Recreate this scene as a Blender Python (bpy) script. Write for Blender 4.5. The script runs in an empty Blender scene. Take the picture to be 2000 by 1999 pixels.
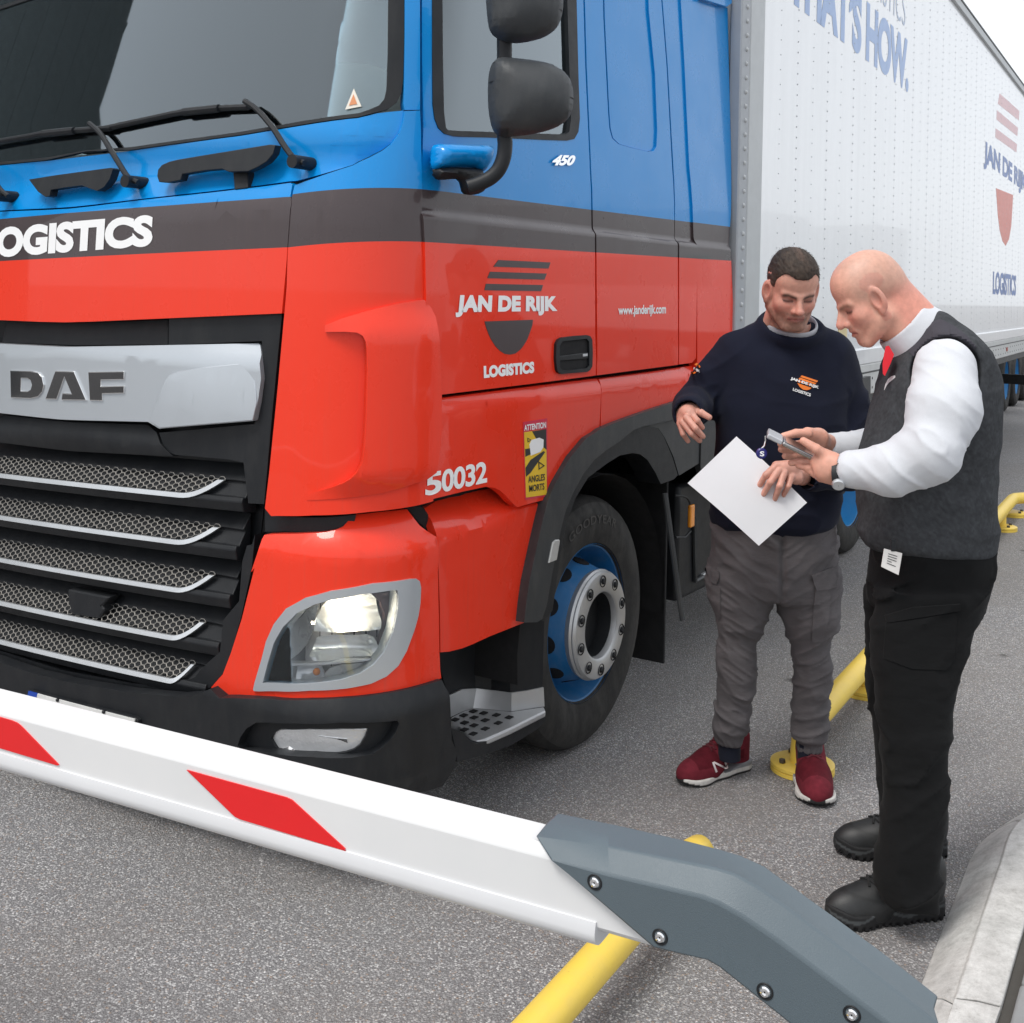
import bpy, bmesh, math, random
import numpy as np
from mathutils import Vector, Matrix
from mathutils.noise import noise as mnoise

random.seed(7)
SC = bpy.context.scene
COL = SC.collection

# ------------------------------------------------------------------ camera
# world frame: +x runs along the tractor from its nose to its tail, +y goes from its
# left flank into its body, z is up; the photographer stands at the origin
FPX, CU, CV, EYE, ROLL = 2312.0, 1000.0, 572.0, 1.72, 0.021
AZ = math.atan(1485 / 2312.0)
FWD = np.array([math.cos(AZ), math.sin(AZ), 0.0])
RGT0 = np.array([math.sin(AZ), -math.cos(AZ), 0.0])
UP0 = np.array([0, 0, 1.0])
RGT = RGT0 * math.cos(ROLL) + UP0 * math.sin(ROLL)
UPV = UP0 * math.cos(ROLL) - RGT0 * math.sin(ROLL)
CAMP = np.array([0, 0, EYE])
LANE = math.radians(3.06)            # lane, trailer and guard rails run 3 degrees off the tractor

cam_d = bpy.data.cameras.new('camera')
cam_d.sensor_width = 36.0
cam_d.lens = 36.0 * FPX / 2000.0
cam_d.shift_y = -(999.5 - CV) / 2000.0
cam_d.clip_start = 0.05
cam_d.clip_end = 3000
cam = bpy.data.objects.new('camera', cam_d)
COL.objects.link(cam)
cam.matrix_world = Matrix(((RGT[0], UPV[0], -FWD[0], 0), (RGT[1], UPV[1], -FWD[1], 0),
                           (RGT[2], UPV[2], -FWD[2], EYE), (0, 0, 0, 1)))
SC.camera = cam

# ------------------------------------------------------------------ light: bright overcast
SUN_EL, SUN_AZ = math.radians(60), math.radians(165)      # azimuth of the sun, ccw from +x
world = bpy.data.worlds.new('World')
SC.world = world
world.use_nodes = True
wn, wl = world.node_tree.nodes, world.node_tree.links
wn.clear()
w_out = wn.new('ShaderNodeOutputWorld')
w_bg = wn.new('ShaderNodeBackground')
w_sky = wn.new('ShaderNodeTexSky')
w_sky.sky_type = 'NISHITA'
w_sky.sun_disc = False
w_sky.sun_elevation = SUN_EL
w_sky.sun_rotation = math.pi / 2 - SUN_AZ
w_sky.air_density = 1.0
w_sky.dust_density = 4.0
w_mix = wn.new('ShaderNodeMix')
w_mix.data_type = 'RGBA'
w_mix.inputs['Factor'].default_value = 0.86
w_mix.inputs['B'].default_value = (9.3, 9.6, 10.0, 1)     # the closed white cloud deck
wl.new(w_sky.outputs['Color'], w_mix.inputs['A'])
wl.new(w_mix.outputs['Result'], w_bg.inputs['Color'])
w_bg.inputs['Strength'].default_value = 0.086
wl.new(w_bg.outputs['Background'], w_out.inputs['Surface'])

sun_d = bpy.data.lights.new('sun', 'SUN')
sun_d.energy = 1.5
sun_d.angle = math.radians(20)
sun_d.color = (1.0, 0.97, 0.92)
sun = bpy.data.objects.new('sun', sun_d)
COL.objects.link(sun)
sd = Vector((math.cos(SUN_EL) * math.cos(SUN_AZ), math.cos(SUN_EL) * math.sin(SUN_AZ), math.sin(SUN_EL)))
sun.rotation_euler = sd.to_track_quat('Z', 'Y').to_euler()
sun.location = (0, 0, 30)

vs = SC.view_settings
vs.view_transform = 'Standard'
vs.look = 'None'
vs.exposure = 0.6
vs.gamma = 1.0
vs.use_curve_mapping = False

# ------------------------------------------------------------------ photo pixel -> place
def ray(U, V):
    return FWD + RGT * (U - CU) / FPX + UPV * (CV - V) / FPX
def onz(U, V, z=0.0):
    d = ray(U, V); return CAMP + d * ((z - EYE) / d[2])
def ony(U, V, y):
    d = ray(U, V); return CAMP + d * (y / d[1])
def onx(U, V, x):
    d = ray(U, V); return CAMP + d * (x / d[0])
def onplane(U, V, p0, n):
    d = ray(U, V); return CAMP + d * (np.dot(np.asarray(p0) - CAMP, n) / np.dot(d, n))
def atd(U, V, depth):
    return CAMP + ray(U, V) * depth
def proj(p):
    q = np.asarray(p) - CAMP; d = q @ FWD
    return np.array([CU + FPX * (q @ RGT) / d, CV - FPX * (q @ UPV) / d])
def zm(ox, oy, s, pts):
    return [(ox + x / s, oy + y / s) for x, y in pts]
def zA(*p): return zm(0, 0, 2.7586, p)
def zB(*p): return zm(700, 0, 2.7586, p)
def zC(*p): return zm(1300, 0, 2.7586, p)
def zD(*p): return zm(0, 600, 3.2183, p)
def zE(*p): return zm(0, 1100, 3.2183, p)
def zF(*p): return zm(450, 900, 3.2183, p)
def zG(*p): return zm(850, 700, 3.2183, p)
def zP(*p): return zm(500, 560, 3.575, p)
def zQ(*p): return zm(800, 900, 3.217, p)
def zR(*p): return zm(480, 1100, 4.83, p)
def zT(*p): return zm(500, 1380, 4.83, p)
def zW(*p): return zm(750, 550, 4.8275, p)
def zK(*p): return zm(900, 1500, 2.415, p)

# ------------------------------------------------------------------ materials
MATS = {}
DUST = 0.6
def new_mat(name):
    m = bpy.data.materials.new(name)
    m.use_nodes = True
    nt = m.node_tree
    return m, nt, nt.nodes['Principled BSDF']
def rgba(c): return (c[0], c[1], c[2], 1.0)
def node(nt, kind, **kw):
    n = nt.nodes.new(kind)
    for k, v in kw.items():
        setattr(n, k, v)
    return n
def math_n(nt, op, a, b=None, clamp=False):
    n = nt.nodes.new('ShaderNodeMath'); n.operation = op; n.use_clamp = clamp
    for i, v in enumerate((a, b)):
        if v is None: continue
        if hasattr(v, 'is_linked') or hasattr(v, 'links'): nt.links.new(v, n.inputs[i])
        else: n.inputs[i].default_value = v
    return n.outputs[0]
def mix_n(nt, fac, a, b):
    n = nt.nodes.new('ShaderNodeMix'); n.data_type = 'RGBA'
    for key, v in (('Factor', fac), ('A', a), ('B', b)):
        if hasattr(v, 'links'): nt.links.new(v, n.inputs[key])
        elif key == 'Factor': n.inputs[key].default_value = v
        else: n.inputs[key].default_value = rgba(v)
    return n.outputs['Result']
def coords(nt, scale=(1, 1, 1), what='Object'):
    tc = nt.nodes.new('ShaderNodeTexCoord')
    mp = nt.nodes.new('ShaderNodeMapping')
    mp.inputs['Scale'].default_value = scale
    nt.links.new(tc.outputs[what], mp.inputs['Vector'])
    return mp.outputs['Vector']
def noise_n(nt, vec, scale, detail=3.0, rough=0.55):
    n = nt.nodes.new('ShaderNodeTexNoise')
    n.inputs['Scale'].default_value = scale
    n.inputs['Detail'].default_value = detail
    n.inputs['Roughness'].default_value = rough
    nt.links.new(vec, n.inputs['Vector'])
    return n.outputs['Fac']
def ramp_n(nt, fac, lo, hi, a=0.0, b=1.0):
    n = nt.nodes.new('ShaderNodeMapRange')
    n.inputs[1].default_value = lo; n.inputs[2].default_value = hi
    n.inputs[3].default_value = a; n.inputs[4].default_value = b
    nt.links.new(fac, n.inputs[0])
    return n.outputs[0]
def bump_n(nt, bs, h, strength=0.3, dist=0.002, prev=None):
    n = nt.nodes.new('ShaderNodeBump')
    n.inputs['Strength'].default_value = strength
    n.inputs['Distance'].default_value = dist
    nt.links.new(h, n.inputs['Height'])
    if prev is not None: nt.links.new(prev, n.inputs['Normal'])
    nt.links.new(n.outputs['Normal'], bs.inputs['Normal'])
    return n.outputs['Normal']

def mat(name, col, rough=0.5, metal=0.0, coat=0.0, var=0.06, vscale=9.0, bump=0.0, bscale=400.0, spec=0.5, dust=0.0, rvar=0.1):
    """painted / moulded surface with slight tone and gloss variation, grain and dust"""
    if name in MATS: return MATS[name]
    m, nt, bs = new_mat(name)
    v = coords(nt)
    n1 = noise_n(nt, v, vscale, 5.0)
    k = ramp_n(nt, n1, 0.3, 0.7, 1 - var, 1 + var)
    hs = node(nt, 'ShaderNodeHueSaturation'); hs.inputs['Color'].default_value = rgba(col)
    nt.links.new(k, hs.inputs['Value'])
    c = hs.outputs['Color']
    if dust > 0:
        dust = dust * DUST
        n2 = noise_n(nt, coords(nt, (1, 1, 0.35)), 14.0, 8.0, 0.7)
        f = ramp_n(nt, n2, 0.45, 0.8, 0.0, dust)
        c = mix_n(nt, f, c, (0.33, 0.31, 0.28))
    nt.links.new(c, bs.inputs['Base Color'])
    r = ramp_n(nt, noise_n(nt, v, vscale * 2.3, 4.0), 0.3, 0.7, max(0.02, rough - rvar * rough), min(1, rough + rvar * rough))
    nt.links.new(r, bs.inputs['Roughness'])
    bs.inputs['Metallic'].default_value = metal
    bs.inputs['Specular IOR Level'].default_value = spec
    bs.inputs['Coat Weight'].default_value = coat
    bs.inputs['Coat Roughness'].default_value = 0.04
    if bump > 0:
        bump_n(nt, bs, noise_n(nt, v, bscale, 3.0), bump, 0.002)
    MATS[name] = m
    return m

# ------------------------------------------------------------------ object helpers
LOCAL = [False]          # True while parts are written in their thing's own frame
def world_of(o):
    m = o.matrix_parent_inverse @ o.matrix_basis if o.parent else o.matrix_basis.copy()
    return world_of(o.parent) @ m if o.parent else m
def link(o, parent=None):
    COL.objects.link(o)
    if parent is not None:
        o.parent = parent
        if not LOCAL[0]:
            o.matrix_parent_inverse = world_of(parent).inverted()
    return o
def empty(name, label, cat, loc=(0, 0, 0), rz=0.0, group=None):
    o = bpy.data.objects.new(name, None)
    o.empty_display_size = 0.1
    o.location = loc; o.rotation_euler = (0, 0, rz)
    o['label'] = label; o['category'] = cat
    if group: o['group'] = group
    return link(o)
def tag(o, label=None, cat=None, group=None, kind=None):
    for k, v in (('label', label), ('category', cat), ('group', group), ('kind', kind)):
        if v: o[k] = v
    return o
def finish(bm, name, m, parent=None, smooth=True, sharp=35, bevel=0.0, bseg=2, recalc=False):
    if recalc: bmesh.ops.recalc_face_normals(bm, faces=bm.faces)
    me = bpy.data.meshes.new(name)
    bm.to_mesh(me); bm.free()
    if smooth:
        me.polygons.foreach_set('use_smooth', [True] * len(me.polygons))
        me.set_sharp_from_angle(angle=math.radians(sharp))
    for mm in (m if isinstance(m, (list, tuple)) else [m]):
        me.materials.append(mm)
    o = bpy.data.objects.new(name, me)
    link(o, parent)
    if bevel > 0:
        b = o.modifiers.new('bevel', 'BEVEL')
        b.width = bevel; b.segments = bseg; b.limit_method = 'ANGLE'; b.angle_limit = math.radians(40)
        w = o.modifiers.new('weighted_normals', 'WEIGHTED_NORMAL'); w.keep_sharp = True; w.weight = 60
    return o
def mesh_obj(name, verts, faces, m, parent=None, smooth=True, sharp=35, bevel=0.0, recalc=True):
    bm = bmesh.new()
    vv = [bm.verts.new(tuple(map(float, v))) for v in verts]
    for f in faces:
        try: bm.faces.new([vv[i] for i in f])
        except ValueError: pass
    return finish(bm, name, m, parent, smooth, sharp, bevel, recalc=recalc)
def add_box(bm, c, s, rot=None):
    r = bmesh.ops.create_cube(bm, size=1.0)
    M = Matrix.Translation(Vector(c)) @ (rot.to_4x4() if rot is not None else Matrix()) @ Matrix.Diagonal((s[0], s[1], s[2], 1))
    bmesh.ops.transform(bm, matrix=M, verts=r['verts'])
    return r['verts']
def box(name, c, s, m, parent=None, rot=None, bevel=0.004):
    bm = bmesh.new(); add_box(bm, c, s, rot)
    return finish(bm, name, m, parent, bevel=bevel)
def add_tube(bm, pts, r, seg=12, cap=True):
    pts = [Vector(tuple(map(float, p))) for p in pts]
    rs = r if isinstance(r, (list, tuple)) else [r] * len(pts)
    rings = []
    t0 = (pts[1] - pts[0]).normalized()
    ref = Vector((0, 0, 1)) if abs(t0.z) < 0.9 else Vector((1, 0, 0))
    nrm = t0.cross(ref).normalized()
    for i, p in enumerate(pts):
        if i == 0: t = pts[1] - pts[0]
        elif i == len(pts) - 1: t = pts[-1] - pts[-2]
        else: t = (pts[i + 1] - pts[i]).normalized() + (pts[i] - pts[i - 1]).normalized()
        t.normalize()
        nrm = (nrm - t * nrm.dot(t)).normalized()
        b = t.cross(nrm)
        rings.append([bm.verts.new(p + (nrm * math.cos(2 * math.pi * k / seg) + b * math.sin(2 * math.pi * k / seg)) * rs[i]) for k in range(seg)])
    for a, b in zip(rings, rings[1:]):
        for k in range(seg):
            bm.faces.new((a[k], a[(k + 1) % seg], b[(k + 1) % seg], b[k]))
    if cap:
        bm.faces.new(rings[0][::-1]); bm.faces.new(rings[-1])
    return rings
def tube(name, pts, r, m, parent=None, seg=12, cap=True):
    bm = bmesh.new(); add_tube(bm, pts, r, seg, cap)
    return finish(bm, name, m, parent, recalc=True)
def bez(pts, n=8):
    """catmull-rom through the points"""
    P = [np.asarray(p, float) for p in pts]
    P = [2 * P[0] - P[1]] + P + [2 * P[-1] - P[-2]]
    out = []
    for i in range(1, len(P) - 2):
        for k in range(n):
            t = k / n
            out.append(0.5 * ((2 * P[i]) + (-P[i - 1] + P[i + 1]) * t + (2 * P[i - 1] - 5 * P[i] + 4 * P[i + 1] - P[i + 2]) * t * t + (-P[i - 1] + 3 * P[i] - 3 * P[i + 1] + P[i + 2]) * t ** 3))
    out.append(P[-2])
    return out
def lathe(name, prof, m, parent=None, seg=48, M=None, sharp=35, closed=False):
    """profile (r, h) turned about the local axis h"""
    bm = bmesh.new(); add_lathe(bm, prof, seg, M, closed)
    return finish(bm, name, m, parent, sharp=sharp, recalc=True)
def add_lathe(bm, prof, seg=48, M=None, closed=False):
    rings = []
    for r, h in prof:
        if r < 1e-5:
            rings.append([bm.verts.new((0, h, 0))])
        else:
            rings.append([bm.verts.new((r * math.cos(2 * math.pi * k / seg), h, r * math.sin(2 * math.pi * k / seg))) for k in range(seg)])
    pairs = list(zip(rings, rings[1:]))
    if closed: pairs.append((rings[-1], rings[0]))
    for a, b in pairs:
        for k in range(seg):
            k2 = (k + 1) % seg
            if len(a) == 1 and len(b) == 1: continue
            if len(a) == 1: bm.faces.new((a[0], b[k2], b[k]))
            elif len(b) == 1: bm.faces.new((a[k], a[k2], b[0]))
            else: bm.faces.new((a[k], a[k2], b[k2], b[k]))
    if M is not None:
        bmesh.ops.transform(bm, matrix=M, verts=[v for rg in rings for v in rg])
    return rings
def smoothstep(a, b, x):
    t = np.clip((np.asarray(x, float) - a) / (b - a), 0, 1)
    return t * t * (3 - 2 * t)

# ------------------------------------------------------------------ flat polygons cut on a grid, mapped onto a surface
def grid_poly(loops, su, sv):
    """triangulate loops (outer + holes) in 2-D, cut along grid lines, keep clean cells -> bmesh in (u, v, 0)"""
    bm = bmesh.new()
    edges = []
    for lp in loops:
        vs_ = [bm.verts.new((u, v, 0)) for u, v in lp]
        for i in range(len(vs_)):
            edges.append(bm.edges.new((vs_[i], vs_[(i + 1) % len(vs_)])))
    bmesh.ops.triangle_fill(bm, use_beauty=True, use_dissolve=False, edges=edges)
    for e in bm.edges:
        e.seam = len(e.link_faces) > 1
    us = [v.co.x for v in bm.verts]; vv = [v.co.y for v in bm.verts]
    for vals, ax in ((su, 0), (sv, 1)):
        lo, hi = (min(us), max(us)) if ax == 0 else (min(vv), max(vv))
        if np.isscalar(vals):
            n = max(1, int(math.ceil((hi - lo) / vals)))
            vals = [lo + (hi - lo) * k / n for k in range(1, n)]
        for c in vals:
            if lo + 1e-5 < c < hi - 1e-5:
                no = (1, 0, 0) if ax == 0 else (0, 1, 0)
                co = (c, 0, 0) if ax == 0 else (0, c, 0)
                bmesh.ops.bisect_plane(bm, geom=bm.verts[:] + bm.edges[:] + bm.faces[:], plane_co=co, plane_no=no, dist=1e-6)
    ed = [e for e in bm.edges if e.seam and len(e.link_faces) == 2]
    bmesh.ops.dissolve_edges(bm, edges=ed, use_verts=False)
    for f in bm.faces:
        if f.normal.z < 0: f.normal_flip()
    return bm
def thicken(bm, place, thick):
    """bm holds flat cells in (u,v,0); place(u,v,depth)->xyz; returns closed plate"""
    top = bm.faces[:]
    bnd = [e for e in bm.edges if len(e.link_faces) == 1]
    vmap = {}
    for v in bm.verts[:]:
        u, w = v.co.x, v.co.y
        b = bm.verts.new(tuple(map(float, place(u, w, thick))))
        vmap[v] = b
        v.co = Vector(tuple(map(float, place(u, w, 0.0))))
    for f in top:
        bm.faces.new([vmap[v] for v in reversed(f.verts)])
    for e in bnd:
        f = e.link_faces[0]
        a, b = e.verts
        for lp in f.loops:
            if lp.edge is e:
                a, b = lp.vert, lp.link_loop_next.vert
        try: bm.faces.new((b, a, vmap[a], vmap[b]))
        except ValueError: pass
    return bm

# lettering --------------------------------------------------------------
_glyphs = {}
def text_cells(s, bold=0.0, spacing=1.0, italic=0.0):
    key = (s, bold, spacing, italic)
    if key in _glyphs: return _glyphs[key]
    cu = bpy.data.curves.new('lettering', 'FONT')
    cu.body = s; cu.size = 1.0; cu.offset = bold; cu.resolution_u = 5; cu.space_character = spacing; cu.shear = italic
    o = bpy.data.objects.new('lettering', cu); COL.objects.link(o)
    dg = bpy.context.evaluated_depsgraph_get()
    me = bpy.data.meshes.new_from_object(o.evaluated_get(dg))
    V = np.array([v.co[:2] for v in me.vertices]); F = [list(p.vertices) for p in me.polygons]
    bpy.data.objects.remove(o); bpy.data.curves.remove(cu); bpy.data.meshes.remove(me)
    lo, hi = V.min(0), V.max(0)
    _glyphs[key] = ((V - lo) / (hi - lo), F, (hi - lo)[0] / (hi - lo)[1])
    return _glyphs[key]
def lettering(s, quad, place, m, parent, bold=0.0, spacing=1.0, name='lettering', italic=0.0):
    """quad: bottom-left, bottom-right, top-right, top-left in the surface's own 2-D; place(u,v)->xyz"""
    V, F, _ = text_cells(s, bold, spacing, italic)
    q = [np.asarray(p, float) for p in quad]
    vs_ = []
    for u, v in V:
        p = (q[0] * (1 - u) + q[1] * u) * (1 - v) + (q[3] * (1 - u) + q[2] * u) * v
        vs_.append(place(*p))
    return mesh_obj(name, vs_, F, m, parent, smooth=False, recalc=False)
# ================================================================== tractor: the cab's skin
YS, WX, WY, X0, NEXP = 2.09, 0.33, 0.30, 2.495, 2.4
YC = YS + 1.25                       # the tractor's centre plane
XE = X0 + 0.035
LC = 0.52                            # length given to the rounded corner in s
def rake(z): return float(np.interp(z, [0, .3, .55, 1.95, 2.2, 3.6], [.05, .02, 0, 0, .07, .36]))
def tumble(z): return float(np.interp(z, [0, 2.1, 3.6], [0, 0, .07]))
def cab_inside(p):
    x = p[0] - rake(p[2]); y = p[1] - tumble(p[2])
    if y >= YS + WY: return x > X0 + 0.035 * ((y - YC) / 0.95) ** 2
    if y <= YS: return False
    a = max(0.0, (XE + WX - x) / WX); b = (YS + WY - y) / WY
    return a ** NEXP + b ** NEXP < 1
def cab_hit(U, V):
    d = ray(U, V); t = 2.2; step = 0.06
    while t < 12:
        if cab_inside(CAMP + d * t): break
        t += step
    lo, hi = t - step, t
    for _ in range(24):
        m = (lo + hi) / 2
        if cab_inside(CAMP + d * m): hi = m
        else: lo = m
    return CAMP + d * hi
def cab_sz(p):
    z = p[2]; x = p[0] - rake(z); y = p[1] - tumble(z)
    if y >= YS + WY: return (-(y - YS - WY), z)
    a = max(0.0, (XE + WX - x) / WX); b = max(0.0, (YS + WY - y) / WY)
    if a <= 1e-4: return (LC + x - XE - WX, z)
    phi = math.atan2(b ** (NEXP / 2), a ** (NEXP / 2))
    return (phi / (math.pi / 2) * LC, z)
def cab_base(s, z):
    if s <= 0:
        y = YS + WY - s; x = X0 + 0.035 * ((y - YC) / 0.95) ** 2
    elif s < LC:
        ph = s / LC * math.pi / 2
        x = XE + WX - WX * max(0.0, math.cos(ph)) ** (2 / NEXP); y = YS + WY - WY * math.sin(ph) ** (2 / NEXP)
    else:
        x = XE + WX + s - LC; y = YS
    return np.array([x + rake(z), y + tumble(z), z])
def cab_nrm(s, z):
    e = 0.004
    t = cab_base(s + e, z) - cab_base(s - e, z)
    n = np.array([-t[1], t[0], 0.0]); n /= np.linalg.norm(n) + 1e-12
    n = n if n @ np.array([-1, -1, 0]) > 0 else -n
    return n
def cab_at(s, z, off=0.0): return cab_base(s, z) + cab_nrm(s, z) * off
def sz1(U, V, off=0.0):
    """surface coordinates of the point which, lifted by off, shows at this place in the photograph"""
    f = off if callable(off) else (lambda s, z: off)
    u, v = U, V
    for k in range(4):
        s, z = cab_sz(cab_hit(u, v)); o = f(s, z)
        if abs(o) < 0.004 or k == 3: return (s, z)
        e = np.array([U, V]) - proj(cab_at(s, z, o)); u += e[0]; v += e[1]
        if abs(e).max() < 0.3: return (s, z)
    return (s, z)
def sz(pts, off=0.0): return [sz1(U, V, off) for U, V in pts]
def tz(p): return p[2] + 0.033 * (p[1] - YS)         # the nose sits a touch lower towards its far side

def clip_s(poly, smin):
    out = []
    for i, (a, b) in enumerate(zip(poly, poly[1:] + poly[:1])):
        if a[0] >= smin: out.append(a)
        if (a[0] >= smin) != (b[0] >= smin):
            k = (smin - a[0]) / (b[0] - a[0]); out.append((smin, a[1] + (b[1] - a[1]) * k))
    return out
SMID = -(YC - YS - WY)
def panel(name, loops, m, parent, off=0.0, thick=0.02, bevel=0.004, mirror=False, ds=0.05, dz=0.08, raw=False, sharp=35, bseg=2):
    """a plate of the cab's skin: outline (and holes) traced in the photograph, laid on the curved skin"""
    if not isinstance(loops[0], list): loops = [loops]
    L = loops if raw else [sz(l, off) for l in loops]
    if mirror: L = [clip_s(l, SMID) for l in L]
    o_f = off if callable(off) else (lambda s, z: off)
    bm = grid_poly(L, ds, dz)
    thicken(bm, lambda s, z, d: cab_at(s, z, o_f(s, z) - d), thick)
    if mirror:
        bmesh.ops.delete(bm, geom=[f for f in bm.faces if all(abs(v.co.y - YC) < 1e-3 for v in f.verts)], context='FACES_ONLY')
        g = bmesh.ops.duplicate(bm, geom=bm.verts[:] + bm.edges[:] + bm.faces[:])['geom']
        gv = [e for e in g if isinstance(e, bmesh.types.BMVert)]
        for v in gv:
            v.co.z -= 0.033 * 2 * (YC - v.co.y); v.co.y = 2 * YC - v.co.y
        bmesh.ops.reverse_faces(bm, faces=[e for e in g if isinstance(e, bmesh.types.BMFace)])
        bmesh.ops.remove_doubles(bm, verts=[v for v in bm.verts if abs(v.co.y - YC) < 2e-3], dist=1e-3)
    return finish(bm, name, m, parent, sharp=sharp, bevel=bevel, bseg=bseg)
def mirrored(o, parent):
    me = o.data.copy()
    for v in me.vertices: v.co.y = 2 * YC - v.co.y
    me.flip_normals()
    c = bpy.data.objects.new(o.name, me); link(c, parent)
    for md in o.modifiers:
        b = c.modifiers.new(md.name, md.type)
        if md.type == 'BEVEL':
            b.width = md.width; b.segments = md.segments; b.limit_method = 'ANGLE'; b.angle_limit = md.angle_limit
    return c
def decal(name, poly, m, parent, off=0.004, raw=False, ds=0.1):
    return panel(name, poly, m, parent, off=off, thick=0.002, bevel=0, raw=raw, ds=ds, dz=0.3)
def words_on(s, quad_px, m, parent, off=0.004, bold=0.0, spacing=1.0, italic=0.0, name='lettering'):
    return lettering(s, sz(quad_px, off), lambda a, b: cab_at(a, b, off), m, parent, bold, spacing, name, italic)

# ------------------------------------------------------------------ paint
BLUE, DARK, RED = (0.0, 0.235, 0.620), (0.058, 0.043, 0.045), (0.820, 0.040, 0.014)
def livery(name, z1, z2, kx=0.0, ky=0.0):
    """lorry paint: blue over a brown-grey band over red, dust and fine rain streaks on top"""
    m, nt, bs = new_mat(name)
    tc = node(nt, 'ShaderNodeTexCoord'); sp = node(nt, 'ShaderNodeSeparateXYZ')
    nt.links.new(tc.outputs['Object'], sp.inputs[0])
    z = math_n(nt, 'ADD', sp.outputs['Z'], math_n(nt, 'MULTIPLY', math_n(nt, 'SUBTRACT', sp.outputs['Y'], YS), -ky))
    z = math_n(nt, 'ADD', z, math_n(nt, 'MULTIPLY', math_n(nt, 'SUBTRACT', sp.outputs['X'], 2.77), -kx))
    c = mix_n(nt, math_n(nt, 'GREATER_THAN', z, z2), RED, DARK)
    c = mix_n(nt, math_n(nt, 'GREATER_THAN', z, z1), c, BLUE)
    st = noise_n(nt, coords(nt, (60, 60, 2.2)), 1.0, 6.0, 0.65)
    low = ramp_n(nt, sp.outputs['Z'], 0.4, 1.5, 0.20, 0.05)
    f = math_n(nt, 'MULTIPLY', ramp_n(nt, st, 0.52, 0.78), low)
    c = mix_n(nt, f, c, (0.20, 0.13, 0.10))
    sp2 = noise_n(nt, coords(nt), 55.0, 6.0, 0.8)
    c = mix_n(nt, ramp_n(nt, sp2, 0.70, 0.76, 0.0, 0.45), c, (0.10, 0.06, 0.05))
    nt.links.new(c, bs.inputs['Base Color'])
    r = ramp_n(nt, noise_n(nt, coords(nt), 6.0, 6.0), 0.3, 0.75, 0.22, 0.42)
    nt.links.new(r, bs.inputs['Roughness'])
    bs.inputs['Coat Weight'].default_value = 0.45
    bs.inputs['Coat Roughness'].default_value = 0.03
    bs.inputs['Specular IOR Level'].default_value = 0.25
    return m
PAINT_SIDE = livery('livery_side', 2.017, 1.862, 0.0104, 0.0)
PAINT_FRONT = livery('livery_front', 1.994, 1.847, 0.0, -0.0342)
PAINT_CORNER = livery('livery_corner', 2.016, 1.862, 0.0, -0.085)
M_BLACK = mat('black_plastic', (0.0115, 0.0130, 0.0155), 0.48, bump=0.25, bscale=700, dust=0.06, spec=0.32)
M_GREYPL = mat('grey_plastic', (0.034, 0.037, 0.040), 0.42, bump=0.2, bscale=700, dust=0.16, spec=0.4)
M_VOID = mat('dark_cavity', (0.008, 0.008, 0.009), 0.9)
M_SILVER = mat('silver_paint', (0.50, 0.535, 0.57), 0.36, metal=0.55, coat=0.3, var=0.012, vscale=3.0, rvar=0.04, bump=0.05, bscale=1500)
M_TRIM = mat('satin_trim', (0.62, 0.64, 0.66), 0.33, metal=0.7)
M_CHROME = mat('chrome', (0.86, 0.86, 0.86), 0.07, metal=1.0)
M_WHITE = mat('white_vinyl', (0.88, 0.88, 0.88), 0.42, var=0.02)
M_STRIPE = mat('brown_vinyl', (0.062, 0.048, 0.050), 0.38)
M_RUBBER = mat('rubber', (0.016, 0.0155, 0.015), 0.78, bump=0.3, bscale=260, dust=0.22)
M_ALU = mat('cast_aluminium', (0.52, 0.53, 0.54), 0.40, metal=0.6, dust=0.25, bump=0.1)
M_BLUERIM = mat('blue_rim_paint', (0.010, 0.130, 0.330), 0.45, dust=0.38)
def glass(name, tint, gloss=1.0, rough=0.02):
    m, nt, bs = new_mat(name)
    out = nt.nodes['Material Output']; nt.nodes.remove(bs)
    tr = node(nt, 'ShaderNodeBsdfTransparent'); tr.inputs['Color'].default_value = rgba(tint)
    gl = node(nt, 'ShaderNodeBsdfGlossy'); gl.inputs['Roughness'].default_value = rough
    gl.inputs['Color'].default_value = (0.84, 0.94, 1.0, 1)
    fr = node(nt, 'ShaderNodeFresnel'); fr.inputs['IOR'].default_value = 1.52
    mx = node(nt, 'ShaderNodeMixShader')
    nt.links.new(math_n(nt, 'MULTIPLY', fr.outputs[0], gloss, True), mx.inputs[0])
    nt.links.new(tr.outputs[0], mx.inputs[1]); nt.links.new(gl.outputs[0], mx.inputs[2])
    nt.links.new(mx.outputs[0], out.inputs['Surface'])
    return m
M_GLASS = glass('windscreen_glass', (0.80, 0.86, 0.86), 3.2)
M_SIDEGLASS = glass('door_glass', (0.60, 0.68, 0.68), 3.3)
M_LENS = glass('clear_lens', (0.94, 0.95, 0.96), 1.6)

TRUCK = empty('truck_tractor', 'blue, grey and red truck tractor with black grille behind the lowered barrier', 'truck', (X0 + 1.45, YC, 0))

# ------------------------------------------------------------------ dark inner shell so that every gap shows depth
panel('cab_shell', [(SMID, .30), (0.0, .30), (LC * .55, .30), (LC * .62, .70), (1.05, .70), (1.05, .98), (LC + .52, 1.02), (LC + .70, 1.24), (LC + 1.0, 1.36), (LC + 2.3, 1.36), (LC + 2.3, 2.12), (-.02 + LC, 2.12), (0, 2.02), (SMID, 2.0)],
      M_VOID, TRUCK, off=-0.085, thick=0.02, bevel=0, mirror=True, raw=True, ds=0.06, dz=0.3)

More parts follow.
